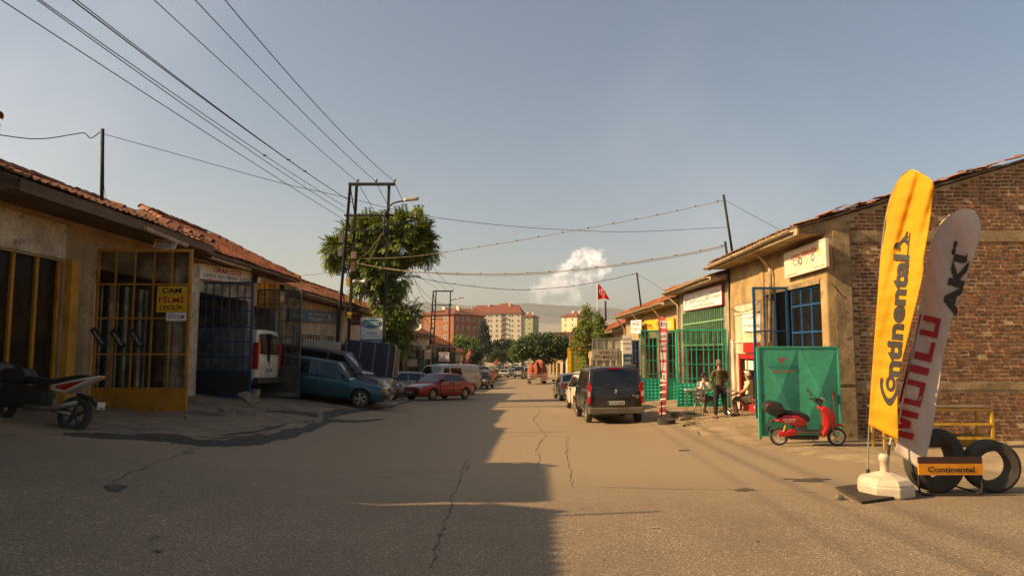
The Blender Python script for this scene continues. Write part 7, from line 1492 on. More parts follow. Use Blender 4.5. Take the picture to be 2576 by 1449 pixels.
q = gp(1890, 1040); chair('empty brown-seated chrome chair beside the green metal gate', (q.x + 0.28, q.y - 0.25, q.z), rad(80))
q = gp(1832, 1040); tb_ = root('cafe_table', (q.x - 0.02, q.y + 0.42, G(q.x, q.y + 0.42)), 'small round white-topped table between the men', 'table'); WL[tb_.name] = Vector((0, 0, 0))
bb = MB(); bb.lathe([(0, .70), (.33, .70), (.34, .715), (.33, .73), (0, .73)], (0, 0, 0), 'Z', 24); bb.build('table_top', WHT, tb_); bb = MB(); bb.tube([(0, 0, .05), (0, 0, .70)], .025, 8); bb.build('column', CHROME, tb_)
for k in range(4): a = math.pi / 2 * k + .4; bb = MB(); bb.tube([(0, 0, .12), (math.cos(a) * .15, math.sin(a) * .15, .1), (math.cos(a) * .3, math.sin(a) * .3, .0)], .014, 6); bb.build('foot', CHROME, tb_)
bb = MB(); a = at(1820, 983, loc3.y - 0.1); bb.obox(a, (0.34, 0, -0.02), (0.02, 0.2, 0.03), (0, 0, 0.003)); tag(bb.build('paper_sheet', INK_W, origin=a), 'white sheet of paper in the old man\'s hands', 'paper')
q = gp(1752, 1036); st = root('side_stool', (q.x - 0.1, q.y + 0.35, G(q.x, q.y + 0.35)), 'thin-legged stool with a white tray left of the seated men', 'stool'); WL[st.name] = Vector((0, 0, 0)); bb = MB(); bb.box((-.2, -.16, .73), (.2, .16, .77)); bb.build('tray', WHT, st)
for a, c in ((-1, -1), (1, -1), (1, 1), (-1, 1)): bb = MB(); bb.tube([(a * .12, c * .1, .73), (a * .17, c * .15, 0)], .01, 5); bb.build('leg', CHROME, st)
# ================================================================ THE STREET FURTHER DOWN
for k, (y0, y1, zr_, st_, lab) in enumerate(((48.0, 60.5, 2.9, TILE_OLD, 'old workshop with a patched tile roof beyond the green tree'), (62.0, 78.0, 3.3, TILE_OLD, 'long tiled workshop behind the grey gates on the left'), (80.0, 99.0, 2.4, TILE, 'orange-roofed workshop further down on the left'), (102.0, 128.0, 1.4, TILE, 'low red-roofed workshop far down on the left'), (132.0, 165.0, 0.7, TILE, 'last low workshop on the left before the trees'))):
    shop('row_workshop', lab, XL - (0.3 if k % 2 else 0), y0, y1, zr_, PL_WHITE if k % 2 else PL_CREAM, tuple((y0 + (y1 - y0) * f, y0 + (y1 - y0) * (f + 0.2), -9, zr_ - 1.5) for f in (0.1, 0.4, 0.7)), ov=0.8, run=4.0, rise=2.0, tiles=st_, most=0, seed=40 + k, missing=0.03)
for k, (y0, y1, zr_, st_, lab) in enumerate(((48.3, 59.0, 3.2, TILE, 'small orange-tiled workshop behind the red flag'), (61.0, 78.0, 2.4, TILE_OLD, 'workshop behind the billboards on the right'), (80.0, 110.0, 1.9, TILE, 'long low workshop behind the right-hand trees'), (114.0, 150.0, 1.0, TILE_OLD, 'last low workshop on the right'))):
    shop('row_workshop', lab, XR + 0.3 * (k % 2), y0, y1, zr_, PL_CREAM if k % 2 else PL_WHITE, tuple((y0 + (y1 - y0) * f, y0 + (y1 - y0) * (f + 0.2), -9, zr_ - 1.5) for f in (0.1, 0.4, 0.7)), ov=0.8, run=4.0, rise=1.7, tiles=st_, most=0, seed=60 + k, missing=0.03)
GZ = mat('gate_blue_grey', (0.10, 0.12, 0.13), 0.6, var=0.3, scale=2, rust=0.25)
for k, (u0, u1, v0, Y, l) in enumerate(((1018, 1062, 868, 50.5, 'blue-grey barred gate leaf beyond the black hatchback'), (1070, 1092, 868, 54.0, 'narrow grey gate leaf left of the white-and-red brake sign'), (1095, 1148, 872, 57.0, 'dark grey gate leaf carrying the white-and-red brake sign'))):
    a, c = at(u0, 930, Y), at(u1, 930, Y); z0 = G(a.x, Y) + 0.1; gate('barred_gate', l, (a.x, Y), (1, 0, 0), c.x - a.x, z0, at(u0, v0, Y).z - z0, GZ, (0.25, 0.5, 0.75), (0.5, 0.75), panel=(1.2, GZ), gm=GLASS_D)
face_sign('shop_sign', 'white sign with red words ZAFER FREN and a round blue emblem', 1104, 886, 1130, 909, 56.9, SIGN_W, [('ZAFER', 0, 0.34, 0.8, 0.2, INK_R, 0.03), ('FREN', 0, -0.34, 0.8, 0.22, INK_R, 0.03), ('O', 0, 0.0, 0.26, 0.36, INK_B, 0.05)])
face_sign('shop_sign', 'blank cream board on the grey gates left of the brake sign', 1068, 880, 1083, 903, 53.8, mat('board_cream', (0.62, 0.52, 0.32), 0.6, var=0.1), [])
face_sign('shop_sign', 'faded white notice on the blue-grey gate', 1024, 903, 1050, 922, 50.3, mat('board_faded', (0.42, 0.36, 0.32), 0.7, var=0.3), [('KAPORTA', 0, 0.15, 0.8, 0.25, MATS['ink_faded'], 0.01), ('BOYA', 0, -0.2, 0.6, 0.25, MATS['ink_faded'], 0.01)])
for k, (u, v0, v1, du, Y, c) in enumerate(((1172, 876, 915, 16, 72, (0.62, 0.11, 0.05)), (1181, 888, 914, -7, 74, (0.42, 0.04, 0.03)), (1247, 901, 918, 3, 120, (0.6, 0.12, 0.07)))):
    fr_ = root('feather_banner', (at(u, v1, Y).x, Y, G(-4, Y)), ('orange feather banner leaning beyond the pale van', 'dark red feather banner beside the orange one', 'tiny orange feather banner among the far cars')[k], 'flag')
    cloth('banner_cloth', cloth_mat('banner_far_%d' % k, c), fr_, [(u - 5, v1), (u - 3 + du * .2, (v0 + v1) / 2), (u + du * .6, v0 + 4), (u + du * .75, v0)], [(u + 5, v1), (u + 6 + du * .3, (v0 + v1) / 2), (u + du * .9 + 2, v0 + 6), (u + du * .8, v0)], Y, lambda uu, vv: 0.05 * math.sin(vv * 0.3), 4, 14)
    bb = MB(); bb.tube([(at(u, v1, Y).x, Y + 0.1, G(-4, Y)), at(u + du * .5, v0, Y + 0.1)], 0.03, 6); bb.build('pole', METAL, fr_)
    if k == 0:
        vs_, fs_ = text_mesh('LASTİK', 0.02, 0); bb = MB(); bb.add([at(u + du * (.15 + (x + .5) * .5) + y * 8, v1 - 4 - (x + .5) * 28, Y - 0.1) for x, y in vs_], fs_); bb.build('lettering', INK_W, fr_, fix=False)
# yellow and green billboards by the orange wall
OW = mat('orange_wall', (0.42, 0.13, 0.035), 0.9, var=0.25, scale=1.5)
Yb = 60.0; a, c = at(1437, 940, Yb), at(1480, 845, Yb); bb = MB(); bb.box((a.x - 0.1, Yb + 0.1, G(5, Yb) - 0.3), (c.x, Yb + 0.4, c.z)); tag(bb.build('boundary_wall', OW, origin=(a.x, Yb, G(5, Yb))), 'orange-painted wall behind the green billboard', 'wall')
face_sign('billboard', 'narrow yellow billboard edge left of the green billboard', 1428, 875, 1437, 952, Yb - 0.1, mat('sign_sun_yellow', (0.82, 0.50, 0.01), 0.5), [])
GS = mat('billboard_green', (0.02, 0.27, 0.09), 0.5, var=0.1); bl = face_sign('billboard', 'green billboard with rows of yellow words beside the orange wall', 1437, 876, 1475, 950, Yb - 0.05, mat('billboard_yellow', (0.72, 0.52, 0.06), 0.5, var=0.1), [('OTO', -0.15, 0.42, 0.5, 0.1, INK_R, 0.03)])
for k, s_ in enumerate(('CAM', 'YEDEK', 'PARÇA', 'FİLTRE', 'YAĞ', 'LPG')):
    v = 888 + k * 10.5; p_, q_ = at(1438, v + 8, Yb - 0.06), at(1474, v, Yb - 0.06); bb = MB(); bb.box((p_.x, Yb - 0.062, p_.z), (q_.x, Yb - 0.052, q_.z)); st_ = bb.build('stripe', GS, bl); lettering(s_, ((p_.x + q_.x) / 2 - 0.1, Yb - 0.064, (p_.z + q_.z) / 2), (1, 0, 0), (0, 0, 1), (q_.x - p_.x) * 0.75, (q_.z - p_.z) * 0.7, MATS['sign_yellow'], st_, 0.02)
# ---------------------------------------------------------------- apartment blocks
WPANE = mat('far_window', (0.03, 0.032, 0.036), 0.15, var=0.1); APT_W = mat('apartment_white', (0.62, 0.60, 0.56), 0.85, var=0.12, scale=0.15); APT_R = mat('apartment_brick', (0.30, 0.135, 0.085), 0.9, var=0.15, scale=0.3); APT_G = mat('apartment_green', (0.35, 0.42, 0.28), 0.85, var=0.1, scale=0.2); ROOF_F = mat('far_tile', (0.21, 0.065, 0.036), 0.9, var=0.2, scale=0.5); BALC = mat('balcony_shade', (0.22, 0.21, 0.19), 0.8, var=0.2, scale=1)
def block_house(name, label, c, yaw, w_, d_, z0, z1, m, cols, side_cols, fl, roof_h=2.6, side_m=None, balc=(), win=(1.25, 1.4), hip=0.3, fr_m=None):
    """apartment block: front face w_ wide with its normal turned by yaw from the camera direction"""
    r0 = root(name, c, label, 'building'); f = Vector((math.cos(yaw), math.sin(yaw), 0)); s_ = Vector((-f.y, f.x, 0)); c = Vector(c); c.z = 0
    P = lambda x, y, z: c + f * x + s_ * y + Vector((0, 0, z))
    bb = MB(); bb.add([P(-w_ / 2, 0, z0), P(w_ / 2, 0, z0), P(w_ / 2, d_, z0), P(-w_ / 2, d_, z0), P(-w_ / 2, 0, z1), P(w_ / 2, 0, z1), P(w_ / 2, d_, z1), P(-w_ / 2, d_, z1)], [(0, 1, 5, 4), (1, 2, 6, 5), (2, 3, 7, 6), (3, 0, 4, 7), (4, 5, 6, 7)]); bb.build('wall', m, r0)
    o_ = 0.7; bb = MB(); h = hip * d_
    bb.add([P(-w_ / 2 - o_, -o_, z1 + .1), P(w_ / 2 + o_, -o_, z1 + .1), P(w_ / 2 + o_, d_ + o_, z1 + .1), P(-w_ / 2 - o_, d_ + o_, z1 + .1), P(-w_ / 2 + h, d_ / 2, z1 + roof_h), P(w_ / 2 - h, d_ / 2, z1 + roof_h)] + [P(-w_ / 2 - o_, -o_, z1 - .15), P(w_ / 2 + o_, -o_, z1 - .15), P(w_ / 2 + o_, d_ + o_, z1 - .15), P(-w_ / 2 - o_, d_ + o_, z1 - .15)], [(0, 1, 5, 4), (1, 2, 5), (2, 3, 4, 5), (3, 0, 4), (0, 6, 7, 1), (1, 7, 8, 2), (2, 8, 9, 3), (3, 9, 6, 0), (6, 9, 8, 7)]); rf = bb.build('roof', ROOF_F, r0)
    for x in (-w_ * .2, w_ * .22): bb = MB(); bb.obox(P(x, d_ * .4, z1 + roof_h * .5), f * 1.2, s_ * 1.0, Vector((0, 0, roof_h * .75))); bb.build('chimney', APT_W, rf)
    wm = MB(); wm.box((-.5, -0.06, -.5), (.5, 0.02, .5)); me = wm.mesh('window', WPANE); fm_ = MB(); 
    for a, b_, q, e in ((-.5, -.5, .5, -.42), (-.5, .42, .5, .5), (-.5, -.5, -.4, .5), (.4, -.5, .5, .5), (-.05, -.5, .05, .5)): fm_.box((a, -0.09, b_), (q, -0.06, e))
    fme = fm_.mesh('frame', fr_m or INK_W); n = 0
    for k in range(int((z1 - z0 - 1) / fl)):
        z = z1 - 1.45 - k * fl
        if z < z0 + 1: break
        for x, ww in cols:
            p = P(x * w_, 0, z); o = put('window', me, r0, p - WL[r0.name], (0, 0, yaw), (ww, 1, win[1])); put('frame', fme, o)
        for y, ww in side_cols:
            p = P(w_ / 2, y * d_, z); o = put('window', me, r0, p - WL[r0.name], (0, 0, yaw + math.pi / 2), (ww, 1, win[1])); put('frame', fme, o)
        for x, ww in balc:
            bb = MB(); bb.obox(P(x * w_ - ww / 2, -0.9, z - 1.1), f * ww, s_ * 0.88, Vector((0, 0, 0.15))); bb.obox(P(x * w_ - ww / 2, -0.9, z - .95), f * ww, s_ * 0.08, Vector((0, 0, 0.9))); bb.build('balcony', BALC, r0); o = put('balcony_door', me, r0, P(x * w_, 0, z - 0.2) - WL[r0.name], (0, 0, yaw), (ww * .85, 1, 2.0))
    return r0
block_house('apartment_block', 'tall cream apartment block with a red roof at the end of the street', (at(1247, 800, 400).x, 400, -8), rad(-9), 29.5, 15, -8.5, at(1240, 788, 400).z, APT_W, ((-.44, .8), (-.39, .8), (-.20, .7), (-.14, .7), (-.09, .7), (.02, 1.3), (.28, .8), (.33, .8), (.45, 1.0)), ((.2, 1.0), (.5, 1.8), (.8, 1.0)), 2.9, balc=((-.30, 3.0), (.155, 3.0)), roof_h=5.2, fr_m=APT_W, hip=0.15)
block_house('stair_house', 'gabled rooftop house on the cream apartment block', (at(1272, 790, 407).x, 407, at(1272, 790, 407).z - 3), rad(-9), 9, 7, at(1272, 790, 407).z - 3, at(1272, 770, 407).z, APT_W, (), (), 3, roof_h=2.0)
block_house('apartment_block', 'greenish apartment block peeping out behind the cream one', (at(1325, 800, 432).x, 432, -8), rad(-20), 8, 12, -8.5, at(1325, 797, 432).z, APT_G, ((-.2, 1.2), (.2, 1.2)), ((.5, 1.5),), 2.9, roof_h=2.5)
block_house('apartment_block', 'brick-red apartment block with an orange lit gable left of the cream one', (at(1098, 800, 225).x, 225, -6), rad(-30), 13.5, 17, -6.5, at(1098, 791, 225).z, APT_R, ((-.1, 1.4), (.28, 1.4)), ((.12, 1.2), (.3, 1.2), (.5, 1.6), (.7, 1.2), (.88, 1.2)), 2.9, roof_h=2.4)
block_house('apartment_block', 'long low brown apartment block between the brick-red and the cream ones', (at(1165, 800, 290).x, 290, -6), rad(8), 18, 12, -6.5, at(1165, 794, 290).z, BALC, ((-.4, 1.5), (-.15, 1.5), (.1, 1.5), (.36, 1.5)), (), 2.9, roof_h=3.4)
block_house('apartment_block', 'pale yellow apartment block above the right-hand trees', (at(1432, 800, 340).x, 340, -6), rad(-38), 9, 13, -7, at(1430, 796, 340).z, mat('apartment_yellow', (0.66, 0.58, 0.40), 0.85, var=0.08, scale=0.2), ((-.25, .9), (.2, .9)), ((.2, 1.4), (.5, 1.6), (.8, 1.4)), 2.9, roof_h=2.4)
block_house('flat_building', 'low pale flat-topped building below the yellow apartment block', (at(1432, 850, 215).x, 215, -5), rad(2), 9.0, 8, -6, at(1430, 838, 215).z, mat('apartment_pale', (0.55, 0.47, 0.34), 0.9, var=0.12, scale=0.3), ((-.3, 1.0), (.2, 1.0)), (), 3.0, roof_h=0.5)
rr = random.Random(77); HOUSES = []
for k in range(26):
    Y = rr.uniform(430, 900); u = rr.choice((rr.uniform(1335, 1425), rr.uniform(980, 1190), rr.uniform(1430, 1560))); x = at(u, 850, Y).x; h = rr.uniform(6, 14)
    HOUSES.append((u, (x, Y, -6.6), rr.uniform(-.6, .3), rr.uniform(9, 15), rr.uniform(8, 12), h, rr.randrange(3)))
HOUSES.sort(); nth = lambda i: '%d%s' % (i, {1: 'st', 2: 'nd', 3: 'rd'}.get(i if i < 20 else i % 10, 'th')); cnt = [0, 0, 0]
for u, p_, yaw, w_, d_, h, c in HOUSES:
    cnt[c] += 1; block_house('town_house', '%s red-roofed house in the far town, %s of its colour from the left' % (('cream', 'pale', 'brick-red')[c], nth(cnt[c])), p_, yaw, w_, d_, -7, -6.6 + h, (APT_W, MATS['apartment_pale'], APT_R)[c], ((-.3, 1.2), (.0, 1.2), (.3, 1.2)), (), 3.0, roof_h=2.0)['group'] = 'houses of the far town'
# satellite dishes
for k, (u, v, Y, R_, l) in enumerate(((1137, 800 + 35, 64, 0.55, 'white satellite dish on the old tiled roof on the left'), (1447, 843, 62, 0.5, 'white satellite dish above the green billboard'), (1462, 842, 63, 0.42, 'second white satellite dish right of the first'))):
    if k == 0: u, v = 1047, 818
    q = at(u, v, Y); d = root('satellite_dish', q, l, 'dish'); bb = MB(); bb.lathe([(0, 0.12 * 0), (R_ * .5, -0.03), (R_ * .85, -0.10), (R_, -0.16), (R_ * .99, -0.15), (R_ * .5, -0.01), (0, 0.02)], q, 'Y', 20); bb.build('reflector', mat('dish_white', (0.6, 0.57, 0.5), 0.5, var=0.1), d, smooth=True); bb = MB(); bb.tube([q + Vector((0, .05, 0)), q + Vector((0, .3, -R_)), q + Vector((0, .3, -R_ - 0.8))], 0.03, 6); bb.tube([q + Vector((0, -.1, -R_ * .9)), q + Vector((0, -.5, 0))], 0.012, 5); bb.build('bracket', IRON, d)
# ---------------------------------------------------------------- trees further down
def gb(u, Y): x = at(u, 880, Y).x; return Vector((x, Y, G(x, Y)))
tree('broadleaf_tree', 'wide dark broadleaf tree over the right-hand parked cars', 82, gb(1362, 82), [(1350, 868, 42, 26), (1395, 868, 40, 30), (1325, 880, 30, 22), (1375, 890, 50, 22), (1420, 880, 24, 24)], 'leaf', LEAF_B, 520, 0.27, 11, 'roadside trees')
tree('broadleaf_tree', 'lighter tree at the left end of the right-hand tree row', 105, gb(1312, 105), [(1312, 880, 26, 26), (1328, 868, 18, 20), (1300, 892, 16, 14)], 'leaf', LEAF_C, 200, 0.3, 12, 'roadside trees')
tree('broadleaf_tree', 'thin leaning tree with airy foliage beside the orange wall', 57, gb(1472, 57), [(1475, 835, 30, 30), (1460, 870, 22, 26), (1495, 840, 26, 22), (1478, 800, 13, 28), (1474, 780, 6, 12)], 'leaf', LEAF_A, 330, 0.16, 13, 'roadside trees', trunk_r=0.09)
tree('poplar_tree', 'narrow bright tree beside the flag mast', 53, gb(1508, 53), [(1507, 800, 9, 18), (1509, 820, 13, 18), (1515, 842, 20, 16)], 'leaf', LEAF_C, 150, 0.14, 14, 'roadside trees', trunk_r=0.07)
tree('conifer_tree', 'dark conifer in front of the cream apartment block', 190, gb(1218, 190), [(1217, 815, 5, 12), (1218, 832, 9, 14), (1219, 850, 14, 16), (1219, 872, 19, 18)], 'leaf', LEAF_P, 300, 0.4, 15, 'roadside trees')
tree('broadleaf_tree', 'bright green tree behind the low workshops on the left', 130, gb(1172, 130), [(1160, 858, 18, 14), (1185, 865, 20, 16), (1178, 880, 24, 14), (1150, 868, 10, 12)], 'leaf', LEAF_C, 220, 0.33, 16, 'roadside trees')
tree('broadleaf_tree', 'dark tree by the roadside beyond the dark saloon', 110, gb(1192, 110), [(1190, 898, 16, 22), (1202, 885, 14, 18), (1180, 905, 12, 16)], 'leaf', LEAF_B, 180, 0.3, 17, 'roadside trees')
tree('broadleaf_tree', 'dark rounded tree at the foot of the cream apartment block', 230, gb(1265, 230), [(1270, 868, 34, 14), (1250, 880, 26, 16), (1290, 882, 20, 16)], 'leaf', LEAF_P, 320, 0.5, 18, 'roadside trees')
tree('broadleaf_tree', 'mid-green rounded tree at the end of the road', 200, gb(1250, 200), [(1248, 890, 24, 16), (1277, 894, 26, 16), (1228, 894, 16, 18), (1292, 898, 16, 14), (1262, 903, 30, 9)], 'leaf', LEAF_B, 340, 0.45, 19, 'roadside trees')
rr = random.Random(5); bb = MB()
for k in range(420):
    Y = rr.uniform(240, 1200); x = rr.uniform(-.35, .35) * Y
    if abs(x) < 14 and Y < 430: continue
    for j in range(3): leaf_clump(bb, Vector((x + rr.uniform(-2, 2), Y + rr.uniform(-2, 2), G(x, Y) + rr.uniform(1, 4.5))), 2.0, 14, 1.1, rr)
tag(bb.build('distant_woodland', LEAF_B, fix=False), 'green scatter of trees over the far town', kind='stuff')
# ---------------------------------------------------------------- far traffic
def repaint(o, m):
    for ch in o.children:
        if ch.name.split('.')[0] in ('body', 'cabin'):
            ch.material_slots[0].link = 'OBJECT'; ch.material_slots[0].material = m
def far_copy(src, parts=None):
    c = src.copy(); C.objects.link(c)
    for ch in list(src.children):
        if parts and ch.name.split('.')[0] not in parts: continue
        k = ch.copy(); C.objects.link(k); k.parent = c
        for g in ch.children:
            if g.name.split('.')[0] == 'rim': q = g.copy(); C.objects.link(q); q.parent = k
    return c
PM = {k: paint('paint_far_' + k, v, 0.1, 0.15) for k, v in dict(white=(0.62, 0.60, 0.57), silver=(0.36, 0.36, 0.36), blue=(0.05, 0.12, 0.24), grey=(0.16, 0.17, 0.18), black=(0.02, 0.02, 0.022), maroon=(0.2, 0.02, 0.02), beige=(0.42, 0.36, 0.27), green=(0.04, 0.10, 0.08)).items()}
for u, Y, src, col, hd, lab in ((1268, 118, dk, 'white', 266, 'white old saloon coming up the street beyond the dark saloon'), (1228, 92, red, 'maroon', 255, 'maroon saloon parked beyond the dark saloon'), (1236, 108, bv, 'black', 262, 'black van in the left kerb row beyond the maroon saloon'), (1252, 132, dk, 'grey', 264, 'grey saloon in the left kerb row behind the black van'), (1287, 150, hat, 'blue', 268, 'blue hatchback driving far down the street'), (1308, 112, wv, 'silver', 268, 'silver van coming up the middle of the street'), (1343, 108, red, 'white', 92, 'white saloon parked before the loaded pickup'), (1347, 96, dk, 'beige', 92, 'beige old car parked left of the loaded pickup'), (1334, 118, hat, 'blue', 92, 'blue hatchback parked in the right-hand row'), (1325, 130, hat, 'white', 92, 'white hatchback far in the right-hand row'), (1242, 150, red, 'white', 265, 'white saloon far in the left kerb row'), (1318, 150, bv, 'silver', 92, 'silver van far in the right-hand row'), (1213, 84, hat, 'grey', 250, 'grey hatchback nosing out behind the dark saloon'), (1222, 100, wv, 'white', 258, 'white van in the left row behind the grey hatchback'), (1260, 160, bv, 'green', 264, 'green van far in the left kerb row'), (1330, 104, bv, 'grey', 92, 'grey van in the right-hand row ahead of the beige car'), (1296, 134, hat, 'silver', 268, 'silver hatchback in mid-road behind the silver van'), (1278, 140, red, 'black', 267, 'black saloon in mid-road left of the silver hatchback')):
    o = far_copy(src, ('body', 'cabin', 'wheel', 'window', 'windscreen', 'rear_window', 'head_lamp', 'tail_lamp', 'number_plate', 'bumper', 'grille', 'mirror')); repaint(o, PM[col]); tag(o, lab, 'van' if src in (bv, wv) else 'car', 'cars along the far street'); park(o, at(u, 900, Y).x, Y, hd)
CNT = {}; rr = random.Random(31); cols_ = list(PM)
for k in range(26):
    Y = 165 + k * 7.5; side = rr.choice((-1, 1, -1, 1, 0)); x = side * rr.uniform(4.2, 5.6) + (rr.uniform(-2, 2) if side == 0 else 0)
    src = rr.choice((hat, red, dk, bv, hat)); o = far_copy(src, ('body', 'cabin', 'wheel', 'window', 'windscreen', 'rear_window')); cn = rr.choice(cols_ + ['white', 'silver', 'white']); key = (cn, side); CNT[key] = CNT.get(key, 0) + 1; repaint(o, PM[cn]); tag(o, 'tiny %s car far off %s, %s of its colour' % (cn, {-1: 'in the left kerb row', 1: 'in the right kerb row', 0: 'in mid-road'}[side], nth(CNT[key])), 'car', 'cars at the far end'); park(o, x, Y, (268 if side <= 0 else 92) + rr.uniform(-5, 5))
# pickup loaded under an orange sheet
Yp = 73.0; pk = root('pickup_truck', (0, 0, 0), 'white-and-red pickup loaded high under an orange sheet', 'truck'); PW = paint('paint_pickup', (0.55, 0.5, 0.45), 0, 0.2); PR = paint('paint_pickup_red', (0.4, 0.05, 0.03), 0, 0.2)
def pbox(nm, m, a, c, par=pk): bb = MB(); bb.box(a, c); o = bb.build(nm, m, par); bevel(o, 0.02); return o
pbox('bed_floor', PW, (-2.3, -.95, .62), (.4, .95, .72)); pbox('tailgate', PW, (-2.36, -.95, .6), (-2.3, .95, 1.15)); pbox('tailgate_band', PR, (-2.375, -.93, .72), (-2.355, .93, .86)); pbox('tailgate_band', PR, (-2.375, -.93, 1.0), (-2.355, .93, 1.1))
for sg in (-1, 1): pbox('bed_side', PW, (-2.3, sg * .95, .72), (.4, sg * .89, 1.15)); pbox('tail_lamp', TAIL, (-2.37, sg * .78, .42), (-2.3, sg * .94, .56))
pbox('cab', PW, (.45, -.85, .5), (2.3, .85, 1.95)); pbox('rear_window', CARGLASS, (.43, -.6, 1.35), (.46, .6, 1.8)); pbox('bumper', PW, (-2.45, -.9, .36), (-2.32, .9, .46)); pbox('number_plate', PLATE, (-2.46, -.26, .48), (-2.44, .26, .6))
for xw in (-1.3, 1.5):
    for sg in (-1, 1): t_, rm_, dk_ = wheel_meshes(0.36, 0.19, 'plain'); wo_ = put('wheel', t_, pk, (xw, sg * .8, .36), (0, 0, 0 if sg > 0 else math.pi)); put('rim', rm_, wo_)
def heap(s_, t_):
    a = 2 * math.pi * s_; ph = t_ * math.pi / 2; f = noise.noise(Vector((math.cos(a) * 2, math.sin(a) * 2, t_ * 2.5))) * .30 + .07 * math.sin(a * 11)
    return Vector((-1.0 + math.cos(a) * (1.35 + f) * math.cos(ph) ** .5, math.sin(a) * (1.02 + f * .5) * math.cos(ph) ** .45, .95 + math.sin(ph) * (1.25 + f) + (.16 * math.sin(a * 9 + 2 * t_) + .10 * math.sin(a * 17)) * (1 - t_ * .8)))
bb = MB(); bb.grid(heap, 90, 14); tag(bb.build('load_sheet', mat('sheet_orange', (0.27, 0.06, 0.022), 0.7, var=0.2, scale=2), pk, smooth=True, fix=False)); park(pk, at(1352, 950, Yp).x, Yp + 2, 92)
# covered dark truck between the charcoal minivan and the tree
tk = root('covered_truck', (0, 0, 0), 'small truck with a dark navy tarpaulin box behind the charcoal minivan', 'truck'); NAV = mat('tarp_navy', (0.012, 0.013, 0.04), 0.55, var=0.2, scale=2, bump=0.1)
def tbox(nm, m, a, c): bb = MB(); bb.box(a, c); o = bb.build(nm, m, tk); bevel(o, 0.03); return o
tbox('tarp_cover', NAV, (-2.4, -.95, .95), (-.3, .95, 2.35)); tbox('chassis', UNDER, (-2.4, -.5, .45), (1.4, .5, .62)); tbox('bed', mat('bed_grey', (0.25, 0.24, 0.23), 0.6, var=0.2), (-2.45, -.97, .66), (-.3, .97, .95)); tbox('cab', paint('paint_truck_white', (0.5, 0.5, 0.48)), (-.15, -.88, .5), (1.45, .88, 2.2)); tbox('windscreen', CARGLASS, (1.44, -.75, 1.25), (1.47, .75, 1.95)); tbox('rear_frame', METAL, (-2.47, -.97, .95), (-2.42, -.86, 2.3)); tbox('rear_frame', METAL, (-2.47, .86, .95), (-2.42, .97, 2.3)); tbox('clear_curtain', glass('clear_plastic', (0.05, 0.045, 0.045), 0.3, 0.5), (-2.46, -.85, .98), (-2.43, .85, 2.25)); tbox('tail_lamp', TAIL, (-2.49, -.9, .68), (-2.44, -.72, .84)); tbox('tail_lamp', TAIL, (-2.49, .72, .68), (-2.44, .9, .84)); tbox('bumper', METAL, (-2.5, -.9, .38), (-2.42, .9, .5))
for xw in (-1.4, 0.8):
    for sg in (-1, 1): t_, rm_, dk_ = wheel_meshes(0.36, 0.19, 'plain'); wo_ = put('wheel', t_, tk, (xw, sg * .8, .36), (0, 0, 0 if sg > 0 else math.pi)); put('rim', rm_, wo_)
[tbox('tarp_batten', MATS['bed_grey'], (-2.2 + k * .6, sg * .96, 1.0), (-2.16 + k * .6, sg * .975, 2.3)) for k in range(4) for sg in (-1, 1)]
park(tk, -7.6, 29.8, 184)
# ---------------------------------------------------------------- small things on the ground
CONC = mat('broken_concrete', (0.24, 0.20, 0.15), 0.95, var=0.35, scale=5, bump=0.6, bscale=25)
def stone(label, p, s, seed, m=CONC, name='stone', cat='stone', group='loose stones'):
    rr = random.Random(seed); bm = bmesh.new(); bmesh.ops.create_icosphere(bm, subdivisions=2, radius=1)
    for v in bm.verts: v.co *= 1 + noise.noise(v.co * 1.3 + Vector((seed, 0, 0))) * 0.4; v.co.x *= s[0]; v.co.y *= s[1]; v.co.z *= s[2]
    me = bpy.data.meshes.new('stone'); bm.to_mesh(me); bm.free(); me.materials.append(m); o = put(name, me, None, p, (0, 0, rr.uniform(0, 3))); return tag(o, label, cat, group)
q = gp(612, 1022); bb = MB(); d = Vector((0.26, -0.1, -0.2)); bb.obox(q + Vector((-0.2, 0, 0.28)), (0.42, -0.12, -0.26), (0.2, 0.22, 0.06), (0.03, -0.02, 0.07)); o = bb.build('concrete_slab', CONC, origin=q); bevel(o, 0.012); tag(o, 'broken concrete slab leaning before the blue gate', 'slab')
q = gp(640, 1004); bk = root('bucket', q, 'dirty pale bucket beside the white van', 'bucket'); bb = MB(); bb.lathe([(0, 0), (.13, 0), (.17, .30), (.16, .30), (.12, .02), (0, .02)], q, 'Z', 16); bb.build('pail', mat('pail_dirty', (0.38, 0.33, 0.26), 0.6, var=0.4, scale=6), bk, smooth=True); bb = MB(); bb.tube(curve_pts([q + Vector((-.165, 0, .29)), q + Vector((-.08, -.12, .22)), q + Vector((.08, -.12, .22)), q + Vector((.165, 0, .29))], 4), .006, 5); bb.build('handle', METAL, bk)
for k, (u, v, s, l) in enumerate(((1702, 1048, (.2, .16, .13), 'squared block of stone right of the banner tyre'), (1722, 1056, (.3, .2, .12), 'rounded stone lump at the kerb by the weeds'), (1676, 1040, (.12, .1, .08), 'small stone behind the banner tyre'), (2172, 1072, (.3, .2, .22), 'pale stone at the foot of the brick wall'), (2192, 1078, (.16, .14, .12), 'smaller stone right of the pale stone'), (2110, 1256, (.09, .05, .05), 'pale rubble piece beside the base plate'), (560, 1035, (.12, .1, .06), 'small stone before the slab on the apron'), (470, 1052, (.1, .07, .05), 'small stone at the foot of the yellow gate'))):
    q = gp(u, v); stone(l, (q.x, q.y, q.z + s[2] * .4), s, k + 3)
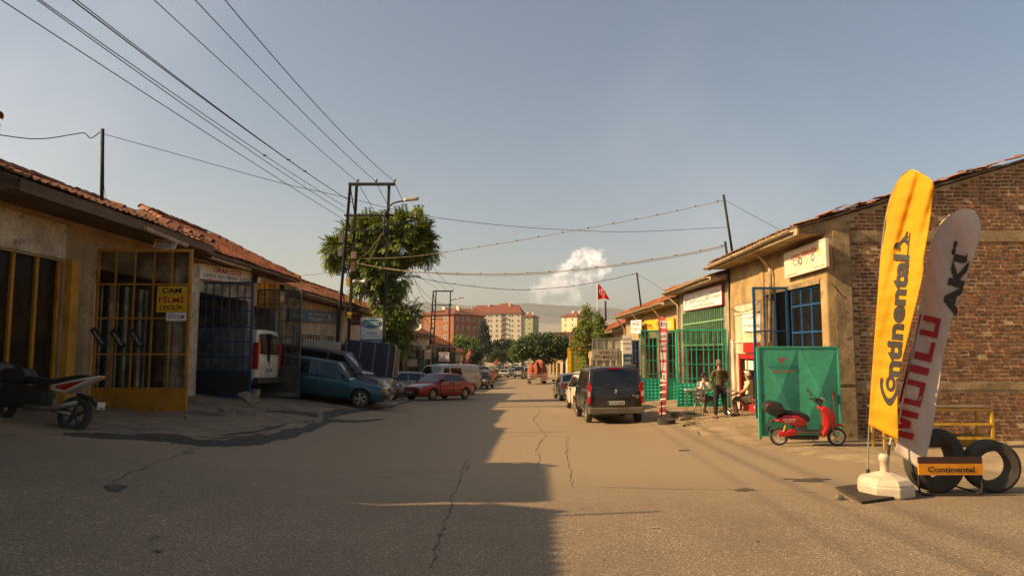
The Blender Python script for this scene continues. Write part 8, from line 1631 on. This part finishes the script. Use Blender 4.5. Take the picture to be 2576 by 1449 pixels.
q = gp(2175, 1062); pt_ = root('rusty_pot', (q.x, q.y + 0.35, q.z), 'brown rusty bucket against the brick wall', 'bucket'); bb = MB(); bb.lathe([(0, 0.16), (.16, 0.16), (.24, .62), (.22, .62), (.14, .2), (0, .2)], (q.x + .05, q.y + .35, q.z), 'Z', 16); bb.build('pail', mat('pail_rust', (0.17, 0.08, 0.035), 0.8, var=0.4, scale=5), pt_, smooth=True)
YBn = 15.2; bn = root('yellow_bench', gp(2230, 1085), 'yellow metal frame bench behind the feather flags', 'bench'); x0 = at(2190, 1000, YBn).x; zg = G(8, YBn); YP = mat('bench_yellow', (0.55, 0.34, 0.03), 0.6, var=0.3, rust=0.3)
for x in (x0 + .25, x0 + 2.6):
    for y in (YBn, YBn + .5): bb = MB(); bb.box((x, y, zg - .05), (x + .05, y + .05, zg + .85)); bb.build('leg', YP, bn)
for z in (.2, .5, .82): bb = MB(); bb.box((x0 + .25, YBn - .01, zg + z), (x0 + 2.65, YBn + .03, zg + z + .05)); bb.build('rail', YP, bn)
bb = MB(); bb.box((x0 + .2, YBn - .02, zg + .86), (x0 + 2.7, YBn + .56, zg + .9)); bb.build('bench_top', WOOD, bn)
for k in range(3): q = Vector((x0 + .8 + k * .62, YBn + .25, zg + 0.02)); bb = MB(); bb.box(q, q + Vector((.5, .4, .34 - .05 * k))); o = bb.build('crate', mat('crate_%d' % k, ((.25, .16, .06), (.06, .05, .05), (.3, .2, .03))[k], 0.8, var=0.3, scale=4), origin=q); bevel(o, .01); tag(o, ('brown crate', 'dark crate', 'yellow crate')[k] + ' under the yellow bench by the brick wall', 'crate')
# weeds
GRASS = leaf_mat('weed_green', (0.05, 0.08, 0.012), (0.16, 0.16, 0.04)); bb = MB(); rr = random.Random(9)
for (u, v, n, sp, h) in ((1735, 1064, 60, .3, .14), (1715, 1068, 40, .25, .10), (2200, 1090, 130, .9, .10), (2160, 1085, 60, .4, .12), (2260, 1098, 150, .9, .09), (2330, 1110, 120, .9, .10), (590, 1040, 60, .4, .12), (550, 1048, 40, .3, .08), (500, 1118, 40, .5, .06), (2430, 1110, 100, 1.0, .1), (2140, 870, 0, 0, 0)):
    for _ in range(n):
        c = gp(u, v); x, y = c.x + rr.gauss(0, sp), c.y + rr.gauss(0, sp * .6); z = earth_z(x, y) if x > 0 else G(x, y); a = rr.uniform(0, 6.28); e = Vector((math.cos(a), math.sin(a), 0)) * .012; t_ = Vector((rr.gauss(0, .05), rr.gauss(0, .05), h * rr.uniform(.5, 1.3))); p = Vector((x, y, z - .01)); bb.add([p - e, p + e, p + t_], [(0, 1, 2)])
tag(bb.build('weeds', GRASS, fix=False), kind='stuff')
# grit and crumbs of earth on the road
bb = MB()
for _ in range(2600):
    x, y = rr.uniform(-9, 9), 4.5 + rr.random() ** 1.6 * 20
    if rr.random() > (0.25 + 0.75 * sstep(2.0, 5.5, abs(x))): continue
    s_ = rr.uniform(.004, .013); z = (max(G(x, y), earth_z(x, y))) + s_ * .3; bb.add([(x - s_, y, z), (x, y - s_, z), (x + s_, y, z), (x, y + s_, z), (x, y, z + s_)], [(0, 1, 4), (1, 2, 4), (2, 3, 4), (3, 0, 4)])
tag(bb.build('grit', CONC, fix=False), kind='stuff')
q = gp(1648, 1328); bb = MB(); bb.add([(q.x - .05, q.y, q.z + .008), (q.x + .03, q.y - .01, q.z + .01), (q.x + .05, q.y + .02, q.z + .016), (q.x - .04, q.y + .02, q.z + .012)], [(0, 1, 2, 3)]); o = bb.build('litter_scrap', mat('paper_pink', (0.36, 0.25, 0.22), 0.8, var=0.1), origin=q); o.modifiers.new('t', 'SOLIDIFY').thickness = .002; tag(o, 'small pinkish scrap of paper on the sunlit asphalt', 'litter')
# ---------------------------------------------------------------- the air between here and the hills
hz = bpy.data.materials.new('haze_air'); hz.use_nodes = True; t = hz.node_tree; t.nodes.clear()
pv = nn(t, 'ShaderNodeVolumePrincipled'); pv.inputs['Color'].default_value = (0.90, 0.87, 0.83, 1); pv.inputs['Density'].default_value = 0.00014
pv.inputs['Anisotropy'].default_value = 0.2
ho = nn(t, 'ShaderNodeOutputMaterial'); t.links.new(pv.outputs[0], ho.inputs['Volume'])
b = MB(); b.box((-7800, -70, -8.2), (7800, 6600, 560))
tag(b.build('haze', hz), kind='stuff')
bpy.data.scenes.remove(BENCH)
